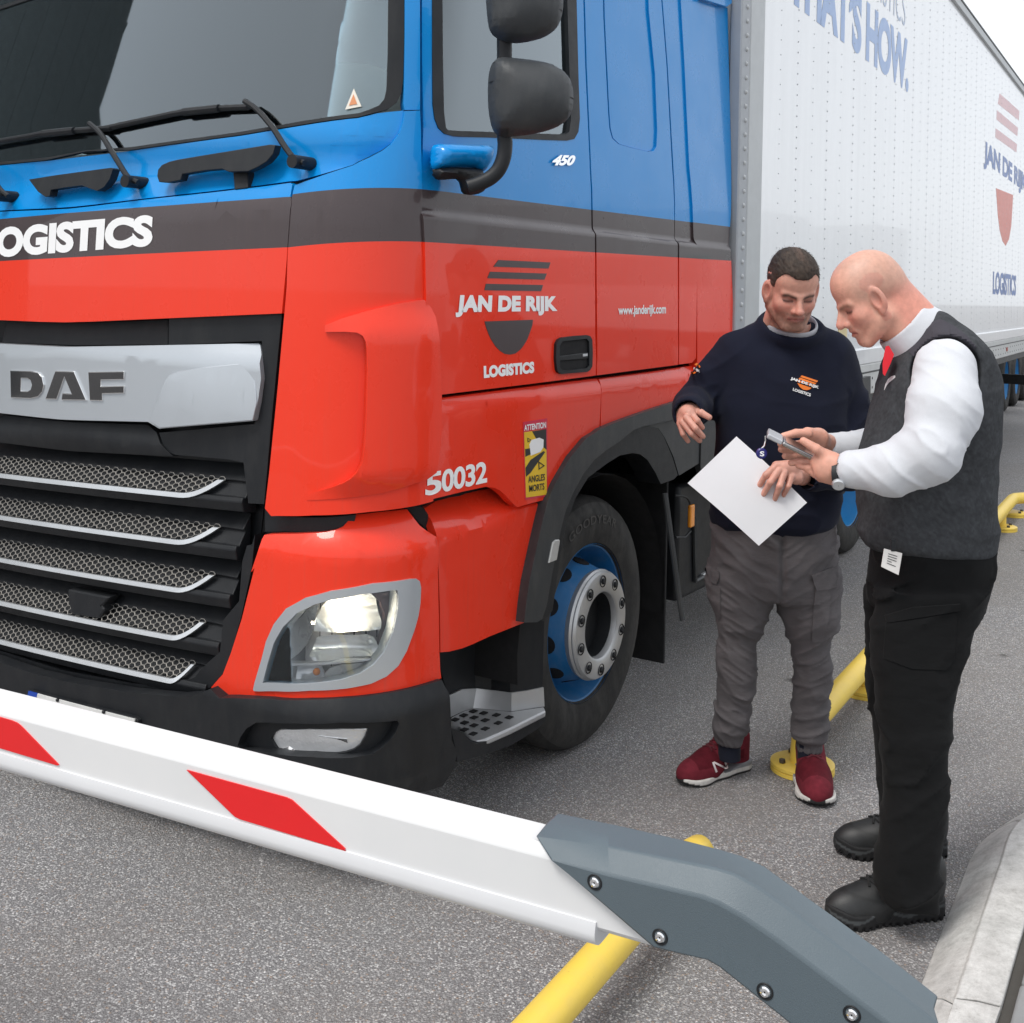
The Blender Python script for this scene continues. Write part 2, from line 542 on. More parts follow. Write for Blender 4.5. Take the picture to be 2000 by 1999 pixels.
# ------------------------------------------------------------------ nose
hood = panel('front_panel', zA((-300, 1197), (0, 1168), (500, 1112), (780, 1078), (1130, 1040), (1400, 1008), (1560, 986)) + zA((1574, 1000), (1570, 1100), (1545, 1400), (1518, 1690), (1000, 1712), (500, 1734), (0, 1748), (-300, 1755)),
             PAINT_FRONT, TRUCK, off=lambda s, z: 0.012 - 0.35 * max(0, z - 1.985 - 0.033 * s) , thick=0.03, mirror=True, bevel=0.006, dz=0.04)
panel('cowl_panel', zA((-300, 945), (0, 905), (700, 815), (1300, 733), (1931, 637)) + zB((100, 612), (243, 597), (238, 650), (215, 720), (175, 775), (130, 808), (60, 845), (0, 872)) + zA((1900, 890), (1600, 975), (1560, 978), (1400, 1000), (1130, 1032), (780, 1070), (500, 1104), (0, 1160), (-300, 1190)),
      PAINT_FRONT, TRUCK, off=lambda s, z: -0.030 * smoothstep(0.0, 1.0, 1 - abs(z - 2.08) / 0.10), thick=0.02, mirror=True, dz=0.03)
words_on('LOGISTICS', zA((-98, 1398), (822, 1328), (822, 1157), (-98, 1236)), M_WHITE, TRUCK, off=0.0138, bold=0.055, spacing=1.0, italic=0.06)
# corner of the cab beside the nose
corner = panel('corner_panel', zA((1588, 1000), (1640, 980), (1900, 893)) + zB((0, 876), (60, 849), (130, 812), (178, 778), (219, 722), (242, 655), (250, 600), (333, 597), (338, 800), (345, 1100), (352, 1310), (360, 1560)) + zP((1180, 60), (1187, 120), (1255, 230), (1270, 330), (1285, 760), (1285, 1000), (1265, 1260), (1240, 1330), (1238, 1500), (1130, 1528), (800, 1573), (400, 1598), (105, 1603), (62, 1550), (92, 1300), (152, 700), (215, 0)),
               PAINT_CORNER, TRUCK, off=0.010, thick=0.03, bevel=0.005, ds=0.025, dz=0.06)
defl = zP((480, 272), (600, 222), (800, 165), (1000, 118), (1172, 92), (1190, 105), (1225, 150), (1255, 210), (1272, 300), (1283, 420), (1298, 760), (1298, 1000), (1280, 1200), (1262, 1300), (1200, 1345), (900, 1440), (620, 1478), (355, 1492), (355, 1452), (440, 1428), (530, 1402), (610, 1372), (660, 1343), (705, 1300), (738, 1230), (755, 1120), (768, 900), (776, 600), (772, 440), (765, 385), (745, 345), (705, 322), (620, 316), (480, 318))
_s0 = cab_sz(cab_hit(*zP((360, 1470))[0]))[0]; _s1 = cab_sz(cab_hit(*zP((760, 800))[0]))[0]
_zt = cab_hit(*zP((900, 120))[0])[2]; _zb = cab_hit(*zP((900, 1460))[0])[2]
panel('air_deflector', defl, PAINT_CORNER, TRUCK,
      off=lambda s, z: 0.012 + 0.032 * smoothstep(_s0, _s1, s) * smoothstep(_zb - .015, _zb + .07, z) * (1 - 0.85 * smoothstep(_zt - .10, _zt + .01, z)), thick=0.030, bevel=0.005, bseg=3, ds=0.02, dz=0.025, sharp=50)
panel('slot_liner', zP((60, 1545), (105, 1600), (700, 1590), (690, 1640), (600, 1700), (60, 1715)), M_BLACK, TRUCK, off=-0.03, thick=0.02)
panel('slot_liner', zQ((-40, 280), (80, 285), (150, 380), (175, 480), (100, 440), (0, 320)), M_VOID, TRUCK, off=-0.05, thick=0.02)
# lower corner panel around the headlamp
lamp_out = zR((68, 1195), (82, 1130), (150, 900), (190, 740), (262, 580), (380, 430), (560, 330), (800, 265), (1200, 195), (1560, 152), (1610, 150), (1642, 172), (1655, 235), (1648, 380), (1630, 500), (1590, 640), (1520, 830), (1440, 970), (1330, 1070), (1180, 1140), (950, 1185), (600, 1205), (115, 1212), (75, 1208))
lamp_in = zR((158, 1132), (205, 950), (262, 760), (350, 605), (480, 475), (640, 395), (800, 350), (1100, 295), (1410, 252), (1432, 262), (1440, 310), (1430, 480), (1390, 650), (1305, 840), (1205, 960), (1080, 1040), (900, 1100), (700, 1128))
head_poly = zF((215, 467), (450, 460), (600, 449), (660, 437), (705, 418), (740, 380), (772, 340), (950, 322), (1110, 305), (1140, 345), (1190, 408), (1240, 445), (1300, 482), (1304, 700), (1310, 1000), (1313, 1200), (1318, 1310), (1325, 1368), (1200, 1408), (1050, 1442), (880, 1468), (700, 1484), (500, 1494), (300, 1496), (0, 1482)) + zE((1382, 842), (1328, 782), (1400, 700), (1450, 570), (1520, 350), (1600, 30)) + zF((130, 700), (180, 548))
_zc = cab_hit(*zF((700, 560))[0])[2]
def head_off(s, z): return 0.026 - 0.75 * max(0.0, z - _zc) - 0.02 * max(0.0, 0.75 - z)
panel('headlamp_panel', [head_poly, lamp_out], PAINT_CORNER, TRUCK, off=head_off, thick=0.03, bevel=0.005, ds=0.03, dz=0.03)
panel('headlamp_bezel', [lamp_out, lamp_in], M_SILVER, TRUCK, off=lambda s, z: head_off(s, z) + 0.006, thick=0.05, bevel=0.006, ds=0.03, dz=0.03)

# ------------------------------------------------------------------ headlamp
M_REFLC = mat('lamp_reflector', (0.80, 0.80, 0.80), 0.14, metal=0.40)
lamp = panel('headlamp', lamp_in, M_REFLC, TRUCK, off=-0.085, thick=0.01, bevel=0, ds=0.03, dz=0.03)
lamp['label'] = 'lit headlamp with clear lens in a silver bezel'
panel('lens', lamp_in, M_LENS, lamp, off=lambda s, z: head_off(s, z) + 0.0, thick=0.004, bevel=0, ds=0.03, dz=0.03)
M_WARM, nt_, bs_ = new_mat('lit_bulb')
bs_.inputs['Emission Color'].default_value = (1.0, 0.86, 0.62, 1); bs_.inputs['Emission Strength'].default_value = 13.0
M_AMBER = mat('amber_bulb', (0.75, 0.22, 0.02), 0.2, coat=0.5)
M_RIBBED = mat('ribbed_reflector', (0.46, 0.46, 0.45), 0.28, metal=0.3, bump=0.5, bscale=240)
M_BEZELDARK = mat('lamp_bezel_plum', (0.10, 0.055, 0.06), 0.3, metal=0.3)
M_CRYSTAL = mat('lamp_crystal', (0.78, 0.79, 0.80), 0.10, metal=0.4, bump=0.9, bscale=70)
def bowl(name, outline, m, depth, rim, parent, ex=2.0):
    p = sz(outline, rim); c = np.mean(p, 0); ext = np.abs(np.array(p) - c).max(0)
    def off(s, z):
        r = min(1.0, ((abs(s - c[0]) / ext[0]) ** ex + (abs(z - c[1]) / ext[1]) ** ex))
        return rim - depth * (1 - r)
    return panel(name, p, m, parent, off=off, thick=0.004, bevel=0, raw=True, ds=0.012, dz=0.012), c
bowl('main_reflector', zR((640, 640), (660, 520), (700, 420), (760, 360), (900, 325), (1100, 292), (1180, 288), (1240, 340), (1275, 430), (1290, 540), (1270, 625), (1150, 640), (900, 655)), M_REFLC, 0.060, -0.018, lamp)
bowl('dipped_reflector', zR((600, 880), (610, 800), (650, 715), (720, 690), (900, 690), (1140, 672), (1210, 700), (1250, 780), (1230, 870), (1000, 905), (800, 925), (640, 925)), M_REFLC, 0.050, -0.020, lamp)
bowl('side_reflector', zR((225, 945), (250, 820), (330, 680), (440, 550), (560, 450), (690, 390), (640, 560), (580, 700), (480, 830), (390, 920), (330, 948)), M_RIBBED, 0.030, -0.030, lamp)
panel('lamp_divider', zR((215, 950), (540, 945), (900, 925), (1230, 890), (1230, 912), (900, 948), (540, 968), (212, 972)), M_REFLC, lamp, off=-0.012, thick=0.03, bevel=0.002)
panel('lamp_side_trim', zR((1190, 290), (1415, 262), (1425, 300), (1412, 480), (1375, 640), (1290, 830), (1262, 860), (1262, 760), (1300, 620), (1310, 480), (1270, 370)), M_BEZELDARK, lamp, off=-0.022, thick=0.02, bevel=0.002)
panel('lamp_lower_trim', zR((740, 1040), (790, 990), (900, 955), (1200, 925), (1120, 1010), (950, 1075), (760, 1110), (725, 1110)), M_RIBBED, lamp, off=-0.025, thick=0.02, bevel=0.002)
for k in range(6):
    cx, cy = 240 + 75 * (k % 3), 1000 + 72 * (k // 3)
    bowl('lamp_cell', zR((cx - 32, cy + 30), (cx - 26, cy - 30), (cx + 34, cy - 34), (cx + 30, cy + 28)), M_CRYSTAL, 0.012, -0.016, lamp)
bowl('indicator_reflector', zR((470, 1105), (485, 975), (700, 968), (725, 1030), (715, 1110)), M_CRYSTAL, 0.03, -0.02, lamp)
def blob(name, U, V, off, r, m, parent, sc=(1, 1, 1)):
    s, z = sz1(U, V, off); p = cab_at(s, z, off)
    bm = bmesh.new(); bmesh.ops.create_uvsphere(bm, u_segments=14, v_segments=10, radius=r)
    bmesh.ops.transform(bm, matrix=Matrix.Translation(Vector(tuple(p))) @ Matrix.Diagonal((*sc, 1)), verts=bm.verts)
    return finish(bm, name, m, parent)
blob('indicator_bulb', *zR((668, 1025))[0], -0.018, 0.011, M_AMBER, lamp)
blob('lit_bulb', *zR((900, 520))[0], -0.040, 0.014, M_WARM, lamp, (1.6, 1.6, 0.8))
blob('lit_bulb', *zR((1000, 420))[0], -0.046, 0.010, M_WARM, lamp, (1.6, 1.6, 0.8))
blob('lit_bulb', *zR((640, 560))[0], -0.045, 0.007, M_WARM, lamp)
blob('dipped_bulb', *zR((1170, 740))[0], -0.035, 0.010, M_CRYSTAL, lamp)

# ------------------------------------------------------------------ grille
GR = panel('grille', zD((-1200, 60), (0, 105), (1775, 40), (1775, 60), (1710, 700), (1660, 1240), (1640, 1420)) + zE((1600, 20), (1520, 345), (1450, 565), (1400, 695), (1325, 780), (1250, 822), (1100, 834), (800, 806), (400, 738), (0, 622), (-600, 450)),
           M_BLACK, TRUCK, off=-0.080, thick=0.015, bevel=0, mirror=True)
GR['label'] = 'black grille with five mesh rows in silver trim'
panel('grille_frame', zD((1062, 70), (1772, 42), (1708, 700), (1660, 1240), (1560, 1235), (1530, 980), (1440, 960), (1100, 930), (1035, 900), (1000, 790), (1600, 735), (1648, 300), (1645, 215), (1060, 240)), M_BLACK, GR, off=-0.006, thick=0.05, bevel=0.006)
panel('grille_frame', zE((-900, 600), (0, 622), (400, 738), (800, 806), (1100, 834), (1250, 822), (1325, 780), (1400, 695), (1450, 565), (1512, 345), (1580, 30)) + zD((1600, 1430), (1580, 1500), (1550, 1500), (1520, 1600), (1500, 1850)) + zE((1400, 360), (1380, 560), (1290, 640), (1220, 720), (1080, 775), (850, 760), (400, 680), (0, 560), (-900, 420)), M_BLACK, GR, off=-0.002, thick=0.05, bevel=0.006, mirror=True)
panel('grille_header', zD((-900, 120), (0, 112), (1060, 72), (1055, 240), (0, 252), (-900, 255)), M_BLACK, GR, off=lambda s, z: -0.05 + 0.15 * (1.60 - z), thick=0.02, mirror=True)
panel('grille_bar', zD((-900, 720), (0, 705), (930, 740), (985, 790), (1010, 860), (1080, 940), (0, 880), (-900, 850)), M_BLACK, GR, off=lambda s, z: -0.028 + 0.03 * math.sin((z - 1.15) * 22), thick=0.03, bevel=0.008, mirror=True, dz=0.02)
panel('logo_bar', zD((-900, 262), (0, 258), (900, 243), (1622, 228), (1634, 236), (1642, 300), (1640, 450), (1620, 600), (1592, 716), (1300, 740), (1000, 765), (930, 722), (500, 712), (0, 692), (-900, 640)), M_SILVER, GR,
      off=lambda s, z: 0.022 - 0.5 * max(0, z - 1.50) - 0.012 * smoothstep(-.35, -.05, s), thick=0.05, bevel=0.008, bseg=3, mirror=True, dz=0.03)
panel('logo_bar_facet', zD((1545, 352), (1300, 378), (1110, 408), (1060, 428), (1035, 465), (1000, 545), (936, 716), (1002, 762), (1300, 737), (1588, 713), (1612, 600), (1600, 420)), M_SILVER, GR,
      off=lambda s, z: 0.040 - 0.03 * smoothstep(-.35, -.0, s) - 0.01 * smoothstep(1.38, 1.50, z), thick=0.03, bevel=0.005, bseg=2)
M_GLOSSBLACK = mat('gloss_black', (0.02, 0.02, 0.022), 0.12, coat=1.0)
def glyph(loops, grow=0.0):
    L = [sz(zD(*l), 0.028) for l in loops]
    return L
for lp in ([[(62, 400), (190, 402), (235, 410), (262, 440), (272, 490), (262, 535), (235, 566), (190, 577), (66, 571)], [(130, 449), (170, 450), (190, 462), (198, 490), (190, 518), (172, 530), (129, 528)]],
           [[(282, 580), (345, 402), (462, 405), (540, 588), (384, 586), (390, 541), (446, 544), (402, 440), (352, 582)]],
           [[(552, 408), (778, 404), (776, 458), (632, 461), (632, 499), (778, 495), (776, 544), (640, 547), (640, 591), (562, 589)]]):
    panel('logo_letter', glyph(lp), M_CHROME, GR, off=0.027, thick=0.010, bevel=0.001, raw=True, ds=0.2, dz=0.2)
    pl = [np.array(l) for l in glyph(lp)]
    ins = []
    for li, l in enumerate(pl):
        c = l.mean(0); nl = []
        nseg = len(l)
        area = 0.5 * sum(l[i][0] * l[(i + 1) % nseg][1] - l[(i + 1) % nseg][0] * l[i][1] for i in range(nseg))
        sg = (1 if area > 0 else -1) * (1 if li == 0 else -1)
        for i in range(nseg):
            e1 = l[i] - l[i - 1]; e2 = l[(i + 1) % nseg] - l[i]
            n1 = np.array([-e1[1], e1[0]]) / np.linalg.norm(e1) * sg; n2 = np.array([-e2[1], e2[0]]) / np.linalg.norm(e2) * sg
            nn = (n1 + n2); nn = nn / max(0.35, (1 + n1 @ n2))
            nl.append(tuple(l[i] + nn * 0.0026))
        ins.append(nl)
    panel('logo_letter_face', ins, M_GLOSSBLACK, GR, off=0.0280, thick=0.004, bevel=0, raw=True, ds=0.3, dz=0.3)

def front_x(y): return X0 + 0.035 * ((y - YC) / 0.95) ** 2
PROF = [(-.078, .104), (-.034, .058), (-.046, .050), (-.016, .012), (.000, .013), (.006, 0.0), (-.006, -.030), (-.078, -.040)]
def slope_off(dz): return float(np.interp(dz, [0, .013, .058], [.006, .002, -.032]))
M_MESH = mat('mesh_wire', (0.21, 0.20, 0.185), 0.5, metal=0.4)
rows = [(zD((200, 1097), (1140, 1182), (1370, 1065), (1530, 1000))), (zD((200, 1368), (1110, 1475), (1338, 1370), (1490, 1290))), (zD((200, 1632), (1110, 1785), (1305, 1685), (1450, 1590))),
        (zE((200, 308), (1080, 465), (1245, 375), (1380, 300))), (zE((300, 584), (1080, 726), (1180, 656), (1300, 600)))]
for ri, (pa, pb, pe, pz) in enumerate(rows):
    ha, hb = cab_hit(*pa), cab_hit(*pb)
    zl = 0.5 * (tz(ha) + tz(hb))
    ye = cab_hit(*pe)[1]; yb = hb[1]; yend = cab_hit(*pz)[1]
    ye = max(ye, YS + WY + 0.02); yb = max(yb, ye + 0.03)
    yend = max(min(yend, ye - 0.05), YS + WY + 0.005) if ye > YS + WY + 0.06 else YS + WY + 0.004
    # slat: sawtooth bar swept across the nose
    nY = 25; bm = bmesh.new(); rings = []
    for k in range(nY):
        y = yend + (2 * YC - 2 * yend) * k / (nY - 1)
        taper = 1.0 if 0 < k < nY - 1 else 0.75
        rings.append([bm.verts.new((front_x(y) - o * taper, y, zl + d - 0.033 * (y - YS))) for o, d in PROF])
    for a, b in zip(rings, rings[1:]):
        for k in range(len(PROF)):
            k2 = (k + 1) % len(PROF); bm.faces.new((a[k], a[k2], b[k2], b[k]))
    bm.faces.new(rings[0]); bm.faces.new(rings[-1][::-1])
    slat = finish(bm, 'slat', M_BLACK, GR, sharp=25, bevel=0.003, recalc=True)
    # satin strip under the mesh, turned up at its end
    def fr(y, dz, lift): return (front_x(y) - slope_off(dz) - lift, y, zl + dz - 0.033 * (y - YS))
    inner = [(YC, .012)] + [(yb + 0.02 - 0.02 * k / 3, .012) for k in range(4)] + [(yb - (yb - ye) * t * .82, .012 + .044 * t ** 2.2) for t in np.linspace(.15, 1, 7)]
    outer = [(YC, -.002)] + [(yb + 0.02 - 0.02 * k / 3, -.002) for k in range(4)] + [(yb - (yb - ye) * t, -.002 + .058 * t ** 2.2) for t in np.linspace(.15, 1, 7)]
    left = YC if ri < 4 else None
    bm = grid_poly([outer + inner[::-1]], 0.05, 1.0)
    thicken(bm, lambda y, d, t: fr(y, d, 0.006 - t), 0.010)
    g = bmesh.ops.duplicate(bm, geom=bm.verts[:] + bm.edges[:] + bm.faces[:])['geom']
    for v in [e for e in g if isinstance(e, bmesh.types.BMVert)]: v.co.z -= 0.033 * 2 * (YC - v.co.y); v.co.y = 2 * YC - v.co.y
    finish(bm, 'trim_strip', M_TRIM, GR, bevel=0.002, recalc=True)
    # honeycomb mesh
    bm = bmesh.new(); cw, chh = 0.0212, 0.0146
    i = 0; yy = ye + 0.014
    while yy < 2 * YC - ye - 0.014:
        for j in range(4):
            dzc = 0.0150 + j * chh + (chh / 2 if i % 2 else 0)
            lim = 0.012 + .044 * max(0.0, min(1.0, (yb - min(yy, 2 * YC - yy)) / max(.01, (yb - ye) * .82))) ** 2.2
            if dzc > 0.060 or dzc < lim: continue
            vo = []; vi = []
            for hx, hz in ((-.667, 0), (-.333, .5), (.333, .5), (.667, 0), (.333, -.5), (-.333, -.5)):
                vo.append(bm.verts.new(fr(yy + hx * cw, dzc + hz * chh, 0.0)))
                vi.append(bm.verts.new(fr(yy + hx * cw * .86, dzc + hz * chh * .78, 0.001)))
            for k in range(6): bm.faces.new((vo[k], vo[(k + 1) % 6], vi[(k + 1) % 6], vi[k]))
        yy += cw; i += 1
    hx_ = finish(bm, 'honeycomb_mesh', M_MESH, GR, smooth=False, recalc=True)
    hx_['kind'] = 'stuff'
# sensor cover in the fourth row
panel('sensor_cover', zE((425, 165), (690, 215), (640, 270), (655, 300), (620, 350), (450, 325), (430, 250)), M_BLACK, GR, off=0.004, thick=0.05, bevel=0.006)

# ------------------------------------------------------------------ bumper
fog_out = zF((62, 1740), (100, 1685), (160, 1648), (400, 1652), (700, 1648), (1052, 1634), (1062, 1655), (1040, 1710), (1000, 1765), (950, 1810), (890, 1845), (750, 1870), (500, 1862), (60, 1815), (45, 1790))
_zb1 = cab_hit(*zF((700, 1595))[0])[2]
def bump_off(s, z): return 0.030 + 0.030 * float(smoothstep(_zb1 + .09, _zb1 - .005, z)) - 0.05 * float(smoothstep(.36, .16, z)) + 0.012 * float(smoothstep(.33, .30, z))
bumper = panel('bumper', [zE((-900, 430), (0, 628), (400, 745), (800, 812), (1100, 840), (1250, 828), (1322, 790), (1380, 850)) + zF((0, 1492), (300, 1505), (500, 1503), (700, 1493), (880, 1477), (1050, 1451), (1200, 1417), (1330, 1378), (1348, 1415), (1375, 1470), (1385, 1600), (1392, 1760), (1428, 1840)) + zT((1895, 465), (1875, 560), (1840, 625)) + [(865, 1535), (800, 1552), (700, 1562), (560, 1560), (300, 1530), (0, 1470), (-300, 1400)], fog_out],
               M_BLACK, TRUCK, off=bump_off, thick=0.05, bevel=0.008, bseg=3, ds=0.03, dz=0.02, mirror=True)
bumper['label'] = 'black bumper with fog lamp recess'
panel('fog_recess', fog_out, M_BLACK, bumper, off=lambda s, z: bump_off(s, z) - 0.075, thick=0.02, bevel=0)
fogp = zT((140, 310), (160, 262), (190, 232), (235, 212), (500, 212), (800, 210), (1065, 204), (1030, 290), (985, 365), (930, 405), (850, 432), (720, 446), (600, 450), (400, 440), (205, 415))
fog = panel('fog_lamp', fogp, M_CRYSTAL, bumper, off=lambda s, z: bump_off(s, z) - 0.045, thick=0.03, bevel=0.003)
bowl('fog_reflector', zT((240, 400), (420, 330), (600, 280), (860, 310), (870, 425), (700, 440), (400, 430)), M_CHROME, 0.02, 0.018, bumper)
panel('fog_surround', [fog_out, fogp], M_BLACK, bumper, off=lambda s, z: bump_off(s, z) - 0.035, thick=0.02, bevel=0.004)
pl = zE((172, 800), (850, 972), (868, 990), (868, 1330), (850, 1345), (175, 1170), (165, 1150), (165, 815))
panel('plate_holder', pl, M_BLACK, bumper, off=lambda s, z: bump_off(s, z) + 0.014, thick=0.02, bevel=0.003)
M_PLATE = mat('number_plate', (0.76, 0.76, 0.74), 0.35)
panel('number_plate', zE((235, 822), (845, 982), (850, 1320), (240, 1160)), M_PLATE, bumper, off=lambda s, z: bump_off(s, z) + 0.018, thick=0.006, bevel=0)
panel('plate_band', zE((178, 806), (234, 821), (239, 1160), (182, 1145)), mat('plate_blue', (0.01, 0.06, 0.4), 0.4), bumper, off=lambda s, z: bump_off(s, z) + 0.018, thick=0.006, bevel=0)
lettering('H-L 0031', sz(zE((262, 1120), (820, 1265), (815, 1003), (258, 858)), lambda a, b: bump_off(a, b) + 0.0205), lambda a, b: cab_at(a, b, bump_off(a, b) + 0.0205), M_BLACK, bumper, 0.01)
for q in ((362, 862), (652, 936)):
    blob('plate_screw', *zE(q)[0], bump_off(-.5, .35) + 0.02, 0.006, M_BLACK, bumper)
# ================================================================== tractor: flank, glass, mirrors, wheels
def belt(s, z): return 0.018 * float(smoothstep(1.962, 1.934, z))
ZL = sorted([1.30 + .1 * k for k in range(24)] + [1.374, 1.388, 1.927, 1.934, 1.941, 1.948, 1.955, 1.962, 1.969])
TOPV = -330
# windscreen -------------------------------------------------------------
ws_out = zA((-300, 940), (0, 900), (700, 810), (1300, 728), (1931, 632)) + zB((100, 606), (160, 590), (205, 555), (230, 505), (240, 430), (246, 200), (247, 0), (247, -400)) + zA((-300, -400))
ws_in = zA((-300, 925), (0, 885), (700, 795), (1300, 712), (1931, 612)) + zB((60, 592), (110, 570), (140, 535), (152, 480), (158, 300), (160, 0), (160, -380)) + zA((-300, -380))
panel('windscreen', ws_in, M_GLASS, TRUCK, off=-0.004, thick=0.003, bevel=0, mirror=True)
_a, _b = [clip_s(sz(l, 0.002), SMID - 0.001) for l in (ws_out, ws_in)]
_b = [(max(p[0], SMID + 0.0), p[1]) for p in _b]
# rubber surround: ring opened on the centre plane, mirrored
_i0 = [p for p in _a if p[0] > SMID + 1e-4]; _i1 = [p for p in _b if p[0] > SMID + 1e-4]
_ring = [(SMID, _i0[0][1] + .006)] + _i0 + [(SMID, _i0[-1][1])] + [(SMID, _i1[-1][1])] + _i1[::-1] + [(SMID, _i1[0][1])]
panel('windscreen_seal', _ring, M_BLACK, TRUCK, off=0.002, thick=0.02, bevel=0.002, mirror=True, raw=True)
panel('pillar', zB((250, -400), (330, -400), (332, 0), (333, 300), (333, 593), (250, 594), (244, 560), (247, 430), (250, 200)), PAINT_SIDE, TRUCK, off=0.006, thick=0.03, ds=0.03)
panel('hazard_sticker', zA((1907, 478), (1948, 575), (1860, 592)), mat('sticker_cream', (0.70, 0.66, 0.58), 0.5), TRUCK, off=0.001, thick=0.0015, bevel=0)
panel('hazard_sticker_mark', zA((1906, 510), (1925, 562), (1882, 570)), mat('sticker_orange', (0.62, 0.24, 0.10), 0.5), TRUCK, off=0.003, thick=0.001, bevel=0)
# door -------------------------------------------------------------------
win_out = zB((395, -400), (396, 300), (398, 560), (408, 640), (428, 692), (460, 722), (510, 736), (700, 742), (1000, 755), (1120, 759), (1160, 750), (1182, 712), (1190, 640), (1182, 400), (1172, 0), (1160, -400))
win_in = zB((447, -380), (452, 300), (458, 600), (468, 690), (478, 702), (700, 712), (1000, 722), (1110, 726), (1132, 712), (1142, 640), (1134, 400), (1122, 0), (1110, -380))
door = panel('door', [zB((341, -480), (343, 300), (347, 800), (352, 1200), (358, 1310), (364, 1560)) + zP((1190, 200), (1230, 400), (1250, 900)) + zW((545, 1068)) + zG((300, 198), (600, 162), (990, 112)) + zG((1008, 108), (1012, 0)) + zB((1276, 1800), (1274, 1280), (1256, 1240), (1246, 900), (1222, 350), (1212, 0), (1200, -480)), win_out],
             PAINT_SIDE, TRUCK, off=belt, thick=0.03, bevel=0.005, dz=ZL, ds=0.1)
panel('window_frame', [win_out, win_in], M_BLACK, door, off=0.003, thick=0.03, bevel=0.004)
panel('window_glass', win_in, M_SIDEGLASS, door, off=-0.012, thick=0.004, bevel=0)
def side_xz(pts): return [(p[0], p[2]) for p in (ony(U, V, YS) for U, V in pts)]
words_on('JAN DE RIJK', zW((670, 338), (1637, 318), (1632, 140), (690, 128)), M_WHITE, door, off=0.0200, bold=0.062, spacing=1.04)
for bar in (zB((755, 1402), (1035, 1415), (1025, 1448), (728, 1438)), zB((710, 1465), (1015, 1475), (1003, 1508), (695, 1500)), zB((688, 1530), (995, 1537), (985, 1570), (680, 1565))):
    decal('logo_bar', bar, M_STRIPE, door, off=0.0196)
decal('logo_bowl', zW((950, 378), (1405, 362), (1400, 410), (1382, 465), (1350, 550), (1315, 608), (1285, 645), (1240, 680), (1190, 691), (1140, 684), (1095, 655), (1050, 608), (1010, 545), (985, 490), (962, 425)), M_STRIPE, door, off=0.0196)
words_on('LOGISTICS', zW((942, 914), (1416, 864), (1416, 755), (940, 797)), M_WHITE, door, off=0.0200, bold=0.065, spacing=1.04)
words_on('450', zB((1043, 893), (1166, 893), (1170, 838), (1048, 835)), M_CHROME, door, off=0.008, bold=0.05, spacing=1.0, italic=0.35, name='power_badge')
hb_ = [(1088, 722), (1086, 700), (1087, 672), (1091, 664), (1097, 660), (1120, 657), (1147, 655), (1153, 657), (1157, 664), (1158, 690), (1157, 716), (1153, 723), (1147, 727), (1120, 729), (1097, 731), (1091, 728)]
hb_i = [(1094, 718), (1093, 676), (1099, 667), (1146, 662), (1151, 668), (1151, 714), (1146, 720), (1100, 724)]
hd = panel('handle', [hb_, hb_i], M_BLACK, door, off=0.028, thick=0.03, bevel=0.004)
panel('handle_well', hb_i, M_VOID, door, off=0.0195, thick=0.004, bevel=0)
panel('handle_grip', [(1093, 706), (1093, 696), (1152, 688), (1152, 701)], M_BLACK, door, off=0.024, thick=0.012, bevel=0.003)
panel('door_lock', [(1139, 697), (1139, 692), (1148, 691), (1148, 696)], M_TRIM, door, off=0.026, thick=0.004, bevel=0.001)
# sleeper side -----------------------------------------------------------
rec = zB((1308, -400), (1320, 100), (1345, 600), (1352, 690), (1366, 745), (1400, 777), (1470, 798), (1560, 818), (1590, 815), (1606, 790), (1610, 700), (1598, 400), (1565, 60), (1552, -400))
sl = panel('sleeper_panel', [zB((1208, -480), (1220, 0), (1230, 350), (1253, 900), (1264, 1240), (1282, 1275), (1288, 1931)) + zG((1016, 50), (1018, 108), (1200, 84), (1525, 42)) + zB((1722, 1931), (1718, 1310), (1702, 1285), (1690, 900), (1660, 350), (1632, 0), (1600, -480)), rec], PAINT_SIDE, TRUCK, off=belt, thick=0.03, bevel=0.006, dz=ZL, ds=0.1)
rc_ = np.mean(rec[3:11], 0)
panel('pressed_field', [tuple(rc_ + (np.array(q) - rc_) * np.array([.955, .985])) for q in rec], PAINT_SIDE, sl, off=-0.008, thick=0.02, bevel=0.008, bseg=3)
panel('sleeper_backing', [(LC + .95, 2.10), (LC + 2.3, 2.10), (LC + 2.3, 3.2), (LC + .95, 3.2)], M_VOID, TRUCK, off=-0.05, thick=0.01, bevel=0, raw=True, ds=.3, dz=.3)
words_on('www.janderijk.com', zB((1400, 1712), (1656, 1706), (1658, 1640), (1400, 1648)), M_WHITE, sl, off=0.0200, bold=0.03, spacing=0.98)
panel('cab_rear_pillar', zB((1606, -480), (1638, 0), (1666, 350), (1697, 900), (1709, 1285), (1725, 1310), (1728, 1931)) + zG((1530, 40), (1612, 30)) + zB((1818, 1931), (1812, 1310), (1798, 1280), (1775, 900), (1750, 350), (1728, 0), (1700, -480)), PAINT_SIDE, TRUCK, off=lambda s, z: belt(s, z) - 0.004, thick=0.03, bevel=0.006, dz=ZL)
panel('side_fairing', zB((1712, -480), (1737, 0), (1757, 350), (1783, 900), (1806, 1280), (1819, 1312), (1826, 1931)) + [(1362, 712), (1366, 760), (1434, 748), (1432, 600), (1428, 300), (1421, 16), (1378, 2), (1366, -170)], PAINT_SIDE, TRUCK, off=lambda s, z: 0.004 + 0.5 * belt(s, z), thick=0.04, bevel=0.006, dz=ZL)
panel('fairing_lip', [(1374, 0), (1420, 14), (1430, 7), (1428, -12), (1368, -30)], PAINT_SIDE, TRUCK, off=0.03, thick=0.06, bevel=0.004)
